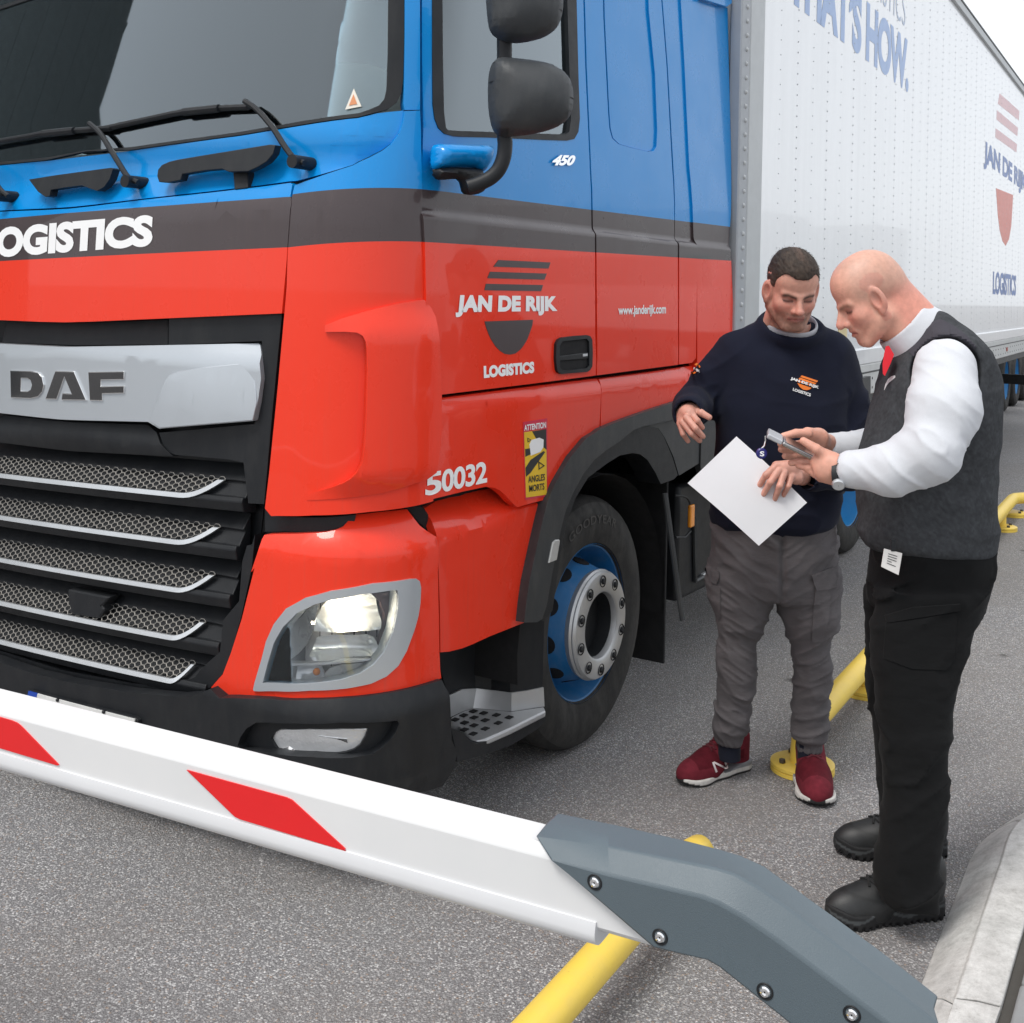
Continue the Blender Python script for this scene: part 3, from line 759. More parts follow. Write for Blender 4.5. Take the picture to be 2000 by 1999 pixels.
# belly panels -------------------------------------------------------------
low = panel('lower_door_panel', zG((42, 250), (300, 216), (600, 178), (1005, 128), (1020, 132), (1032, 438), (1000, 462), (900, 548), (820, 662), (760, 772), (708, 885), (515, 937), (475, 900), (440, 860), (405, 832), (372, 816), (320, 808), (180, 838), (0, 882), (-60, 900), (-70, 400)), PAINT_SIDE, TRUCK,
            off=lambda s, z: 0.010 - 0.6 * max(0, z - 1.375), thick=0.03, bevel=0.005, dz=0.03, ds=0.08)
words_on('50032', zG((-62, 868), (326, 782), (326, 645), (-58, 722)), M_WHITE, low, off=0.0122, bold=0.03, spacing=0.95)
panel('rear_lower_panel', zG((1026, 130), (1300, 93), (1612, 48), (1740, 30), (1740, 190), (1605, 238), (1450, 285), (1300, 335), (1150, 388), (1040, 434)), PAINT_SIDE, TRUCK, off=lambda s, z: 0.008 - 0.6 * max(0, z - 1.385), thick=0.03, bevel=0.005, dz=0.03)
M_SR = mat('sticker_red', (0.62, 0.03, 0.07), 0.45); M_SY = mat('sticker_yellow', (0.80, 0.52, 0.03), 0.45); M_SK = mat('sticker_black', (0.03, 0.03, 0.03), 0.45)
st = decal('blind_spot_sticker', zG((553, 402), (705, 378), (706, 868), (566, 890)), M_SR, low, off=0.0118)
decal('sticker_field', zG((560, 466), (698, 446), (702, 858), (572, 876)), M_SY, low, off=0.0130)
for pg in (zG((610, 460), (698, 446), (700, 575), (655, 540)), zG((566, 572), (598, 566), (610, 600), (568, 620)), zG((568, 690), (600, 640), (680, 585), (692, 590), (600, 720), (572, 745))):
    decal('sticker_shape', pg, M_SK, low, off=0.0138)
for pg in (zG((594, 545), (650, 530), (660, 590), (602, 612)), zG((594, 545), (606, 515), (655, 500), (682, 512), (680, 560), (660, 590), (650, 530))):
    decal('sticker_lorry', pg, M_WHITE, low, off=0.0146)
words_on('ATTENTION', zG((560, 458), (697, 438), (697, 400), (559, 420)), M_WHITE, low, off=0.0138, bold=0.03)
words_on('ANGLES', zG((586, 784), (690, 768), (690, 726), (585, 742)), M_SK, low, off=0.0146, bold=0.02)
words_on('MORTS', zG((592, 842), (687, 826), (687, 784), (591, 800)), M_SK, low, off=0.0146, bold=0.02)
for tri in ([(650, 648), (690, 676), (652, 702)], [(582, 500), (606, 514), (583, 530)]):
    decal('sticker_triangle', [zG(*tri), zG(*[(sum(p[0] for p in tri) / 3 * .35 + .65 * x, sum(p[1] for p in tri) / 3 * .35 + .65 * y) for x, y in tri])], M_SK, low, off=0.0146)
_zk = [cab_hit(*q) for q in zQ((160, 470), (450, 420), (670, 320), (860, 262))]
_zks, _zkz = [cab_sz(q)[0] for q in _zk], [q[2] for q in _zk]
def _zs(s): return float(np.interp(s, _zks, _zkz))
panel('step_cover', zQ((90, 300), (165, 255), (330, 210), (470, 176), (540, 176), (600, 210), (640, 255), (668, 294), (855, 250), (830, 335), (800, 440), (778, 530), (750, 705), (732, 900), (720, 1018), (600, 1066), (500, 1106), (400, 1152), (330, 1180), (250, 1200), (194, 1205), (190, 900), (180, 650), (168, 460), (140, 385)),
      PAINT_SIDE, TRUCK, off=lambda s, z: -0.004 - 0.9 * max(0.0, z - _zs(s)), thick=0.03, bevel=0.006, ds=0.03, dz=0.025)
# wheel arch ---------------------------------------------------------------
panel('wheel_arch', zG((560, 1662), (572, 1540), (592, 1400), (640, 1175), (668, 1050), (704, 905), (755, 785), (850, 622), (950, 502), (1010, 466), (1034, 446), (1150, 398), (1300, 344), (1450, 294), (1605, 246), (1760, 200), (1790, 300), (1700, 330), (1480, 392), (1300, 432), (1250, 450), (1150, 530), (1080, 575), (1000, 640), (930, 730), (870, 840), (820, 960), (790, 1080), (765, 1200), (742, 1320), (720, 1450), (700, 1560), (672, 1640), (640, 1660)),
      M_GREYPL, TRUCK, off=lambda s, z: 0.030, thick=0.09, bevel=0.02, bseg=4, ds=0.04, dz=0.04)
panel('wheel_arch_lip', zG((672, 1640), (700, 1560), (720, 1450), (742, 1320), (765, 1200), (790, 1080), (820, 960), (870, 840), (930, 730), (1000, 640), (1080, 575), (1150, 530), (1250, 445), (1340, 425), (1400, 440), (1440, 500), (1490, 620), (1525, 735), (1500, 762), (1418, 792), (1385, 720), (1335, 640), (1290, 605), (1240, 596), (1160, 612), (1080, 662), (960, 752), (880, 882), (822, 1050), (792, 1200), (770, 1350), (750, 1500), (738, 1585), (700, 1635)),
      M_BLACK, TRUCK, off=0.012, thick=0.10, bevel=0.01, bseg=2, ds=0.04, dz=0.04)
panel('arch_reflector', zG((716, 1290), (742, 1160), (760, 1142), (782, 1140), (786, 1150), (766, 1270)), mat('clear_reflector', (0.5, 0.5, 0.48), 0.2, metal=0.3), TRUCK, off=0.036, thick=0.012, bevel=0.003)
# steps ----------------------------------------------------------------
stp = panel('step_box', zQ((196, 1210), (250, 1206), (330, 1186), (500, 1112), (600, 1072), (722, 1024), (768, 1018), (762, 1140), (852, 1126), (845, 1425), (850, 1560), (835, 1640), (640, 1760), (430, 1850), (300, 1890), (295, 1860), (270, 1700), (250, 1480), (205, 1380)), M_BLACK, TRUCK, off=-0.34, thick=0.02, bevel=0.006)
zt_ = cab_hit(*zQ((600, 1690))[0])[2]
_tl = [onz(*q, zt_) for q in zQ((262, 1668), (300, 1672), (330, 1690), (355, 1722), (380, 1752), (420, 1765), (480, 1750), (640, 1680), (855, 1572), (845, 1545), (640, 1575), (480, 1560), (400, 1552), (330, 1575), (262, 1610))]
M_TREAD = M_ALU
bm = bmesh.new()
fv = [bm.verts.new(tuple(p)) for p in _tl]; f_ = bm.faces.new(fv)
r_ = bmesh.ops.extrude_face_region(bm, geom=[f_])
for v in [e for e in r_['geom'] if isinstance(e, bmesh.types.BMVert)]: v.co.z -= 0.022
finish(bm, 'step_tread', M_TREAD, stp, bevel=0.006, recalc=True)
for qx, qy in ((400, 1574), (465, 1586), (545, 1598), (625, 1613), (340, 1600), (405, 1614), (475, 1631), (557, 1648), (285, 1627), (345, 1646), (405, 1663), (475, 1684), (345, 1690), (400, 1716)):
    c = onz(*zQ((qx, qy))[0], zt_ + 0.0015)
    bm = bmesh.new(); add_box(bm, c, (0.026, 0.020, 0.003))
    finish(bm, 'tread_hole', M_VOID, stp, smooth=False)
_bot = [onz(*q, zt_ - 0.001) for q in zQ((258, 1612), (330, 1578), (400, 1555), (480, 1562), (640, 1577), (740, 1562), (848, 1545))]
_top = [ony(*q, b_[1]) for q, b_ in zip(zQ((250, 1476), (330, 1438), (420, 1432), (520, 1444), (640, 1460), (740, 1446), (842, 1425)), _bot)]
_upp = [ony(*q, b_[1] + .004) for q, b_ in zip(zQ((150, 1160), (300, 1120), (410, 1090), (520, 1040), (640, 1000), (720, 960), (846, 1010)), _bot)]
_tp2 = [p + np.array([.002, .006, -.004]) for p in _top]
mesh_obj('step_back', _upp + _tp2 + [p + np.array([.01, .03, 0]) for p in _upp], [(k, k + 1, 8 + k, 7 + k) for k in range(6)] + [(k + 1, k, 14 + k, 15 + k) for k in range(6)], M_BLACK, stp)
vsx = _top + _bot + [p + np.array([.004, .012, 0]) for p in _top] + [p + np.array([.004, .012, 0]) for p in _bot]
n_ = len(_top); fcs = []
for k in range(n_ - 1):
    fcs += [(k, k + 1, n_ + k + 1, n_ + k), (2 * n_ + k + 1, 2 * n_ + k, 3 * n_ + k, 3 * n_ + k + 1), (k + 1, k, 2 * n_ + k, 2 * n_ + k + 1), (n_ + k, n_ + k + 1, 3 * n_ + k + 1, 3 * n_ + k)]
mesh_obj('step_riser', vsx, fcs, M_ALU, stp)
sill = [cab_hit(*q) for q in zQ((262, 1690), (330, 1712), (380, 1772), (425, 1785), (500, 1765), (650, 1695), (857, 1585), (850, 1640), (800, 1690), (640, 1790), (430, 1860), (300, 1895), (298, 1850), (268, 1720))]
panel('step_sill', zQ((262, 1680), (330, 1702), (380, 1764), (425, 1778), (500, 1757), (650, 1688), (857, 1577), (850, 1640), (800, 1690), (640, 1790), (430, 1860), (300, 1895), (298, 1850), (268, 1720)), M_BLACK, stp, off=-0.004, thick=0.20, bevel=0.008)

# wheels -------------------------------------------------------------------
def wheel(parent, x, yout, r, front=True, name='wheel', w=0.30, rim_m=None, seg=56, local=False):
    """tyre outer wall at y = yout, axle along y, body extends to +y"""
    M = Matrix.Translation((x, yout, r))
    W = w
    bead = 0.298 / 0.49 * r
    prof = [(bead, .030), (bead + .012, .014), (bead + .05, .004), (r * .80, .000), (r * .90, .010), (r * .955, .024), (r * .975, .040), (r * .990, .050), (r, .066),
            (r, W * .33), (r * .978, W * .335), (r * .978, W * .355), (r, W * .36), (r, W * .48), (r * .978, W * .485), (r * .978, W * .515), (r, W * .52), (r, W * .64), (r * .978, W * .645), (r * .978, W * .665), (r, W * .67),
            (r, W - .06), (r * .96, W - .02), (r * .80, W), (bead + .03, W - .02), (bead, W - .04)]
    t = lathe('tyre', prof, M_RUBBER, parent, seg=seg, M=M, sharp=30)
    rm = rim_m or M_BLUERIM
    rr = bead
    if front:
        # dish that comes forward towards the hub
        prof = [(rr + .006, .016), (rr + .010, .024), (rr - .004, .030), (rr - .016, .06), (rr - .026, .10), (.250, .125), (.238, .115), (.208, .020), (.196, -.004), (.160, -.006), (.160, .04), (.235, .14), (rr - .03, .15)]
    else:
        prof = [(rr + .006, .016), (rr + .010, .024), (rr - .004, .030), (rr - .016, .08), (rr - .04, .16), (.215, .175), (.17, .185), (.10, .185), (.10, .20), (rr - .03, .20)]
    rim = lathe('rim', prof, rm, parent, seg=seg, M=M, sharp=40)
    return t, rim, M
XW, RW = 3.945, 0.475
wroot = bpy.data.objects.new('front_wheel', None); link(wroot, TRUCK); wroot.empty_display_size = .1
ty, rim, MW = wheel(wroot, XW, YS + 0.055, RW)
for k in range(10):                                  # hand holes in the dished steel disc
    a = 2 * math.pi * (k + .3) / 10
    n = Vector((math.cos(a) * .953, -.302, math.sin(a) * .953)).normalized()
    c = MW.translation + Vector((math.cos(a) * .2235, .0695, math.sin(a) * .2235))
    bm = bmesh.new(); bmesh.ops.create_circle(bm, cap_ends=True, segments=18, radius=.036)
    tq = n.to_track_quat('Z', 'Y')
    bmesh.ops.transform(bm, matrix=Matrix.Translation(c + n * .0012) @ tq.to_matrix().to_4x4() @ Matrix.Diagonal((1, 1, 1, 1)), verts=bm.verts)
    r_ = bmesh.ops.extrude_face_region(bm, geom=bm.faces[:])
    for v in [e for e in r_['geom'] if isinstance(e, bmesh.types.BMVert)]: v.co -= n * .012
    finish(bm, 'hand_hole', M_VOID, wroot, recalc=True)
ring = lathe('hub_ring', [(.200, .002), (.206, -.018), (.200, -.026), (.202, -.032), (.196, -.042), (.134, -.046), (.124, -.040), (.119, -.022), (.119, -.005), (.13, .0), (.170, .01)], M_ALU, wroot, seg=64, M=MW, closed=True)
lathe('hub', [(.1185, -.020), (.112, .030), (.001, .036)], M_BLACK, wroot, seg=32, M=MW)
for k in range(10):
    a = 2 * math.pi * (k + .5) / 10
    Mk = MW @ Matrix.Translation((math.cos(a) * .166, .034, math.sin(a) * .166))
    lathe('nut_well', [(.0215, -.0815), (.0225, -.0795), (.019, -.0795), (.017, -.072), (.001, -.070)], M_VOID, wroot, seg=16, M=Mk)
    lathe('wheel_nut', [(.001, -.088), (.008, -.088), (.0115, -.084), (.0125, -.070)], M_BLACK, wroot, seg=6, M=Mk, sharp=20)
def ring_text(s, cx, cz, y, r, a0, a1, h, m, parent):
    V, F, _ = text_cells(s, 0.01, 1.1)
    vv = []
    for u, v in V:
        a = a0 + (a1 - a0) * u
        rr = r + h * v
        vv.append((cx + rr * math.cos(a), y, cz + rr * math.sin(a)))
    return mesh_obj('tyre_lettering', vv, F, m, parent, smooth=False, recalc=False)
M_TYLET = mat('tyre_letter', (0.045, 0.043, 0.041), 0.65, dust=0.3)
ring_text('GOODYEAR', XW, RW, YS + 0.0535, RW * .79, math.radians(118), math.radians(62), RW * .07, M_TYLET, wroot)
# arch liner, axle, mudflap, chassis and the things slung below the flank
bm = bmesh.new(); ra = RW + .09; pr = []
for k in range(19):
    a = math.radians(-8 + 196 * k / 18); pr.append((XW + ra * math.cos(a), RW + ra * math.sin(a)))
v0 = [bm.verts.new((x, YS + .03, z)) for x, z in pr]; v1 = [bm.verts.new((x, YS + .75, z)) for x, z in pr]
for k in range(18): bm.faces.new((v0[k], v0[k + 1], v1[k + 1], v1[k]))
finish(bm, 'arch_liner', M_VOID, TRUCK)
box('mudflap', (XW + .62, YS + .30, .56), (.016, .52, .78), mat('brush_flap', (0.012, 0.012, 0.013), 0.95, bump=1.0, bscale=160), TRUCK)
tube('mudguard_edge', bez([atd(1299, 964, 4.60), atd(1312, 1060, 4.58), atd(1324, 1150, 4.57), atd(1333, 1212, 4.56)]), .011, M_GREYPL, TRUCK, seg=8)
panel('side_skirt', zG((1300, 432), (1480, 392), (1700, 330), (1800, 300)) + [(1560, 770), (1700, 735), (1700, 905), (1560, 935), (1420, 950), (1372, 925), (1365, 905)] + zG((1530, 738), (1495, 620), (1440, 500), (1400, 440)), M_GREYPL, TRUCK, off=0.002, thick=0.03, bevel=0.006)
box('skirt_seam', ony(1368, 860, YS - .004), (.006, .006, .30), M_VOID, TRUCK, bevel=0)
box('chassis_rail', (6.2, YS + .86, .92), (5.2, .08, .28), M_BLACK, TRUCK)
box('chassis_rail', (6.2, YS + 1.64, .92), (5.2, .08, .28), M_BLACK, TRUCK)
box('engine_block', (XW - .2, YC, .85), (2.2, .8, .9), M_VOID, TRUCK)
box('axle', (XW, YC, RW), (.12, 1.9, .12), M_BLACK, TRUCK)
box('battery_box', (5.28, YS + .42, .62), (.9, .62, .52), M_BLACK, TRUCK, bevel=.02)
box('fuel_tank', (6.28, YS + .38, .66), (.95, .60, .62), M_GREYPL, TRUCK, bevel=.08)
fp = [(1356, 1012), (1357, 1080), (1358, 1135), (1400, 1112), (1440, 1092)]
tube('box_frame', [ony(u, v, YS + .10) for u, v in fp], .011, M_GREYPL, TRUCK, seg=6)
box('box_tread', ony(1400, 1108, YS + .12), (.42, .05, .02), M_ALU, TRUCK)
mk = box('side_marker', ony(1350, 1008, YS + .06), (.045, .018, .10), mat('amber_lens', (0.80, 0.28, 0.02), 0.2, coat=0.6), TRUCK, bevel=.006)
tube('marker_bracket', bez([ony(1318, 968, YS + .06), ony(1340, 972, YS + .06), ony(1348, 985, YS + .06), ony(1350, 1000, YS + .06)]), .005, M_BLACK, TRUCK, seg=6)
tube('marker_bracket', [ony(1349, 1038, YS + .06), ony(1338, 1050, YS + .06), ony(1320, 1050, YS + .06)], .005, M_BLACK, TRUCK, seg=6)
# rear wheels of the tractor
g_ = onz(1667, 1066)
for nm, (xw, yw) in (('rear_wheel', (8.02, 2.36)),):
    rw = bpy.data.objects.new(nm, None); link(rw, TRUCK)
    wheel(rw, xw, yw, .48, front=False, w=.62, rim_m=mat('blue_rim_clean', (0.012, 0.20, 0.48), 0.4, dust=0.15))
    lathe('hub', [(.105, .19), (.10, .10), (.085, .075), (.001, .07)], M_BLACK, rw, seg=28, M=Matrix.Translation((xw, yw, .48)))
    bm = bmesh.new(); v0 = []; v1 = []
    for k in range(13):
        a = math.radians(10 + 160 * k / 12); v0.append(bm.verts.new((xw + .57 * math.cos(a), yw - .03, .48 + .57 * math.sin(a)))); v1.append(bm.verts.new((xw + .57 * math.cos(a), yw + .65, .48 + .57 * math.sin(a))))
    for k in range(12): bm.faces.new((v0[k], v0[k + 1], v1[k + 1], v1[k]))
    finish(bm, 'mudguard', M_BLACK, rw)

# roof, back wall, cabin interior --------------------------------------------
M_CABIN = mat('cabin_grey', (0.34, 0.36, 0.36), 0.8); M_DASH = mat('dashboard', (0.26, 0.275, 0.27), 0.7, bump=0.2); M_SEAT = mat('seat_cloth', (0.05, 0.055, 0.06), 0.9)
box('roof', (XE + 1.45, YC, 3.42), (2.25, 2.36, .16), PAINT_SIDE, TRUCK, bevel=.05)
panel('header_panel', zB((246, -402), (330, -402), (332, -700), (240, -700)) + zA((-300, -700), (-300, -402)), PAINT_FRONT, TRUCK, off=0.0, thick=.03, mirror=True)
panel('upper_flank', zB((340, -482), (1205, -482), (1600, -482), (1840, -470), (1840, -700), (340, -700)), PAINT_SIDE, TRUCK, off=0.0, thick=.03)
box('rear_wall', (5.10, YC, 2.35), (.05, 2.36, 2.0), M_CABIN, TRUCK)
box('far_wall', (4.35, 2 * YC - YS - .05, 2.0), (1.6, .05, 1.3), M_CABIN, TRUCK)
box('far_wall', (4.0, 2 * YC - YS - .05, 1.72), (2.2, .05, .80), M_CABIN, TRUCK)
box('far_wall', (4.0, 2 * YC - YS - .05, 3.10), (2.2, .05, .50), M_CABIN, TRUCK)
for px_ in (2.93, 3.50): box('far_window_frame', (px_, 2 * YC - YS - .08, 2.50), (.07, .07, .86), M_BLACK, TRUCK, bevel=.02)
for pz_ in (2.10, 2.90): box('far_window_frame', (3.22, 2 * YC - YS - .08, pz_), (.60, .07, .08), M_BLACK, TRUCK, bevel=.02)
tube('sun_visor_wire', bez([onx(-10, 108, 3.0), onx(30, 150, 3.0), onx(62, 130, 3.0), onx(84, 82, 3.0)]), .012, M_CHROME, TRUCK, seg=8)
box('sun_visor', tuple(onx(40, 60, 3.05)), (.03, .40, .05), M_TRIM, TRUCK, bevel=.01)
box('far_window', (3.25, 2 * YC - YS - .02, 2.48), (.62, .006, .78), M_SIDEGLASS, TRUCK, bevel=0)
box('floor', (3.9, YC, 1.40), (2.3, 2.3, .06), M_CABIN, TRUCK)
dsh = box('dashboard', (X0 + .66, YC, 2.10), (.72, 2.26, .20), M_DASH, TRUCK, bevel=.05)
bm = bmesh.new(); bmesh.ops.create_uvsphere(bm, u_segments=32, v_segments=16, radius=1.0)
hd_ = onx(665, 125, X0 + .62)
bmesh.ops.transform(bm, matrix=Matrix.Translation((hd_[0], hd_[1], hd_[2] - .22)) @ Matrix.Diagonal((.20, .36, .22, 1)), verts=bm.verts)
finish(bm, 'instrument_hood', M_DASH, TRUCK)
sw = bmesh.new(); pts = []
for k in range(25):
    a = 2 * math.pi * k / 24; pts.append((X0 + .98 + .11 * math.sin(a), YS + .66 + .23 * math.cos(a), 2.30 + .20 * math.sin(a)))
add_tube(sw, pts, .016, 8, cap=False); finish(sw, 'steering_wheel', M_BLACK, TRUCK, recalc=True)
for sy in (.66, 1.84):
    st_ = box('seat', (4.1, YS + sy, 1.75), (.5, .5, .2), M_SEAT, TRUCK, bevel=.06)
    box('backrest', (4.38, YS + sy, 2.2), (.16, .5, .85), M_SEAT, st_, bevel=.06)
box('parking_disc', (X0 + .38, YC + .15, 2.206), (.05, .18, .012), M_WHITE, TRUCK)
tube('dash_cable', bez([(X0 + .36, YC + .12 + .05 * k * (-1) ** k, 2.207 + .010 * (k % 2)) for k in range(8)]), .004, M_BLACK, TRUCK, seg=6)

# mirrors ------------------------------------------------------------------
def pillow(name, poly, p0, n, T, R, m, parent, step=0.02, back=0.6):
    """rounded housing: outline on the plane (p0, n), swelling T towards n and back*T behind"""
    n = np.asarray(n, float); n /= np.linalg.norm(n)
    e1 = np.cross([0, 0, 1.0], n); e1 /= np.linalg.norm(e1); e2 = np.cross(n, e1)
    P = [onplane(U, V, p0, n) - p0 for U, V in poly]
    L = np.array([(p @ e1, p @ e2) for p in P])
    L = np.array([q for q in bez(list(L) + [L[0]], 5)])[:-1]
    bm = grid_poly([[tuple(q) for q in L]], step, step)
    A, B = L, np.roll(L, -1, 0)
    def dist(u, v):
        q = np.array([u, v]); d = B - A
        t = np.clip(((q - A) * d).sum(1) / np.maximum((d * d).sum(1), 1e-12), 0, 1)
        return float(np.sqrt((((A + d * t[:, None]) - q) ** 2).sum(1)).min())
    def place(u, v, dep):
        k = min(1.0, dist(u, v) / R); h = T * math.sqrt(max(0, 1 - (1 - k) ** 2))
        return p0 + e1 * u + e2 * v + n * (h if dep == 0 else -h * back)
    thicken(bm, place, 1.0)
    bmesh.ops.remove_doubles(bm, verts=bm.verts, dist=1e-5)
    return finish(bm, name, m, parent, sharp=80, recalc=True)
nm_ = np.array([-0.80, -0.60, 0.0])
M_MIRROR = mat('mirror_shell', (0.030, 0.034, 0.038), 0.55, bump=0.35, bscale=500, dust=0.12)
pm = atd(1030, 190, 3.40)
mir = pillow('mirror', zB((755, 312), (830, 312), (1000, 335), (1090, 375), (1140, 430), (1158, 500), (1155, 580), (1130, 640), (1060, 690), (950, 722), (820, 738), (755, 732), (720, 690), (702, 600), (697, 500), (703, 400), (720, 345)), pm, nm_, .085, .11, M_MIRROR, TRUCK)
pillow('mirror', zB((690, -230), (900, -260), (1060, -230), (1100, -150), (1105, 0), (1095, 90), (1060, 160), (980, 210), (850, 235), (760, 215), (710, 170), (693, 80), (685, -60)), pm + np.array([0, 0, 0.0]), nm_, .085, .11, M_MIRROR, TRUCK)
pa = atd(985, 330, 3.42)
arm = [onplane(u, v, pa, nm_) for u, v in zB((785, -220), (786, 150), (787, 300), (787, 700), (790, 780), (782, 850), (755, 915), (710, 960), (650, 990), (590, 1010))]
tube('mirror_arm', bez(arm, 5), [.022] * 22 + [.022] * (len(bez(arm, 5)) - 22), M_BLACK, TRUCK, seg=12)
pillow('mirror_base', zB((395, 800), (410, 782), (480, 778), (650, 785), (700, 790), (718, 815), (712, 860), (690, 905), (660, 930), (620, 905), (500, 902), (400, 912)), ony(880, 310, YS - .05), np.array([-.45, -.9, .1]), .055, .05, PAINT_SIDE, TRUCK, step=.015, back=.9)
pillow('mirror_base_cap', zB((398, 915), (480, 903), (620, 905), (662, 930), (690, 1000), (660, 1040), (600, 1052), (565, 1035), (540, 970), (440, 970), (410, 950)), ony(880, 340, YS - .055), np.array([-.45, -.9, .1]), .050, .05, M_BLACK, TRUCK, step=.015, back=.9)

# wipers and grab handles ------------------------------------------------------
def on_cab(pts, off): return [cab_at(*sz1(U, V, off), off) for U, V in pts]
def wiper(armpts, blade, hub):
    a = tube('wiper_arm', bez(on_cab(armpts, .032), 4), .009, M_BLACK, TRUCK, seg=8)
    tube('wiper_blade', bez(on_cab(blade, .013), 4), .010, M_BLACK, a, seg=8)
    tube('wiper_blade_clip', on_cab(blade[len(blade) // 2 - 1:len(blade) // 2 + 1], .018), .013, M_BLACK, a, seg=8)
    s, z = cab_sz(cab_hit(*hub)); tube('wiper_pivot', [cab_at(s, z, -.03), cab_at(s, z, .055)], .020, M_BLACK, a, seg=12)
wiper(zA((1640, 880), (1590, 860), (1530, 785), (1480, 705), (1420, 630), (1370, 580), (1318, 546)), zA((1340, 578), (1180, 585), (990, 605), (860, 630), (560, 695)), zA((1642, 880))[0])
wiper(zA((745, 985), (690, 955), (640, 880), (590, 800), (540, 720), (480, 665)), zA((600, 692), (400, 705), (230, 722), (130, 740), (-250, 805)), zA((745, 985))[0])
wiper(zA((45, 1060), (0, 1020), (-60, 930), (-110, 850)), zA((-100, 820), (-200, 835), (-260, 850), (-290, 856)), zA((45, 1060))[0])
panel('grab_handle', zA((155, 968), (300, 945), (595, 905), (607, 912), (590, 965), (560, 1008), (522, 1030), (440, 1000), (360, 1010), (272, 1024), (266, 1056), (245, 1062), (205, 1035)), M_BLACK, TRUCK, off=.035, thick=.03, bevel=.008, bseg=3)
panel('grab_handle', zA((845, 950), (850, 915), (870, 890), (910, 872), (960, 860), (1450, 780), (1482, 782), (1470, 830), (1435, 872), (1390, 900), (1335, 925), (1232, 927), (1195, 912), (1100, 920), (980, 940), (970, 972), (900, 985), (855, 982)), M_BLACK, TRUCK, off=.035, thick=.03, bevel=.008, bseg=3)
panel('handle_tab', zA((1255, 928), (1335, 922), (1334, 1014), (1262, 1024)), M_BLACK, TRUCK, off=.004, thick=.03, bevel=.003)

# the far corner of the nose
for nm in ('corner_panel', 'air_deflector', 'headlamp_panel', 'headlamp_bezel'):
    c_ = mirrored(bpy.data.objects[nm], TRUCK)
    for v in c_.data.vertices: v.co.z -= 0.033 * 2 * (v.co.y - YC)
panel('headlamp', lamp_in, M_CRYSTAL, TRUCK, off=-0.01, thick=0.01, bevel=0, ds=.05, dz=.05).name = 'far_headlamp'
fh_ = bpy.data.objects['far_headlamp']
for v in fh_.data.vertices:
    v.co.z -= 0.033 * 2 * (YC - v.co.y); v.co.y = 2 * YC - v.co.y
fh_.data.flip_normals()
# ================================================================== ground, kerb, rails, barrier, trailer
CL, SL = math.cos(LANE), math.sin(LANE)
def to_lane(p): return np.array([p[0] * CL + p[1] * SL, -p[0] * SL + p[1] * CL, p[2]])
def from_lane(p): return np.array([p[0] * CL - p[1] * SL, p[0] * SL + p[1] * CL, p[2]])
def onlane(U, V, yl):
    n = np.array([-SL, CL, 0.0]); return to_lane(onplane(U, V, n * yl, n))
def zN(*p): return zm(1600, 1400, 3.2225, p)

# asphalt: rolled bitumen with pale chippings showing through
m, nt, bs = new_mat('asphalt'); M_ASPHALT = m
v = coords(nt)
vo = node(nt, 'ShaderNodeTexVoronoi'); vo.inputs['Scale'].default_value = 150.0; vo.inputs['Randomness'].default_value = 1.0
nt.links.new(v, vo.inputs['Vector'])
vo2 = node(nt, 'ShaderNodeTexVoronoi'); vo2.inputs['Scale'].default_value = 260.0
nt.links.new(v, vo2.inputs['Vector'])
rnd = node(nt, 'ShaderNodeSeparateColor'); nt.links.new(vo.outputs['Color'], rnd.inputs[0])
rnd2 = node(nt, 'ShaderNodeSeparateColor'); nt.links.new(vo2.outputs['Color'], rnd2.inputs[0])
stone = math_n(nt, 'MULTIPLY', ramp_n(nt, vo.outputs['Distance'], 0.62, 0.40), ramp_n(nt, rnd.outputs[0], 0.30, 0.95))
stone2 = math_n(nt, 'MULTIPLY', ramp_n(nt, vo2.outputs['Distance'], 0.6, 0.42), ramp_n(nt, rnd2.outputs[1], 0.35, 1.0))
big = noise_n(nt, v, 1.1, 5.0, 0.6)
mid = noise_n(nt, v, 9.0, 5.0, 0.65)
c = mix_n(nt, stone2, (0.170, 0.166, 0.170), (0.40, 0.392, 0.398))
tone = mix_n(nt, rnd.outputs[1], (0.44, 0.43, 0.425), (0.74, 0.73, 0.725))
tone = mix_n(nt, ramp_n(nt, rnd.outputs[2], 0.8, 0.95), tone, (0.34, 0.25, 0.19))
c = mix_n(nt, stone, c, tone)
c = mix_n(nt, ramp_n(nt, big, 0.35, 0.72, 0.0, 0.5), c, (0.215, 0.195, 0.175))
c = mix_n(nt, ramp_n(nt, mid, 0.60, 0.80, 0.0, 0.25), c, (0.165, 0.155, 0.148))
# oil spots and a wheel-worn track
sp = node(nt, 'ShaderNodeTexVoronoi'); sp.inputs['Scale'].default_value = 1.9
nt.links.new(v, sp.inputs['Vector'])
dd = math_n(nt, 'ADD', sp.outputs['Distance'], math_n(nt, 'MULTIPLY', mid, 0.05))
c = mix_n(nt, ramp_n(nt, dd, 0.105, 0.06, 0.0, 0.75), c, (0.022, 0.020, 0.018))
nt.links.new(c, bs.inputs['Base Color'])
nt.links.new(ramp_n(nt, rnd.outputs[1], 0, 1, 0.62, 0.88), bs.inputs['Roughness'])
h = math_n(nt, 'ADD', ramp_n(nt, vo.outputs['Distance'], 0.7, 0.15), math_n(nt, 'MULTIPLY', ramp_n(nt, vo2.outputs['Distance'], 0.7, 0.2), 0.6))
bump_n(nt, bs, h, 0.75, 0.005)
bm = bmesh.new(); bmesh.ops.create_grid(bm, x_segments=2, y_segments=2, size=700.0)
g = finish(bm, 'asphalt_ground', M_ASPHALT, smooth=False); tag(g, kind='structure')

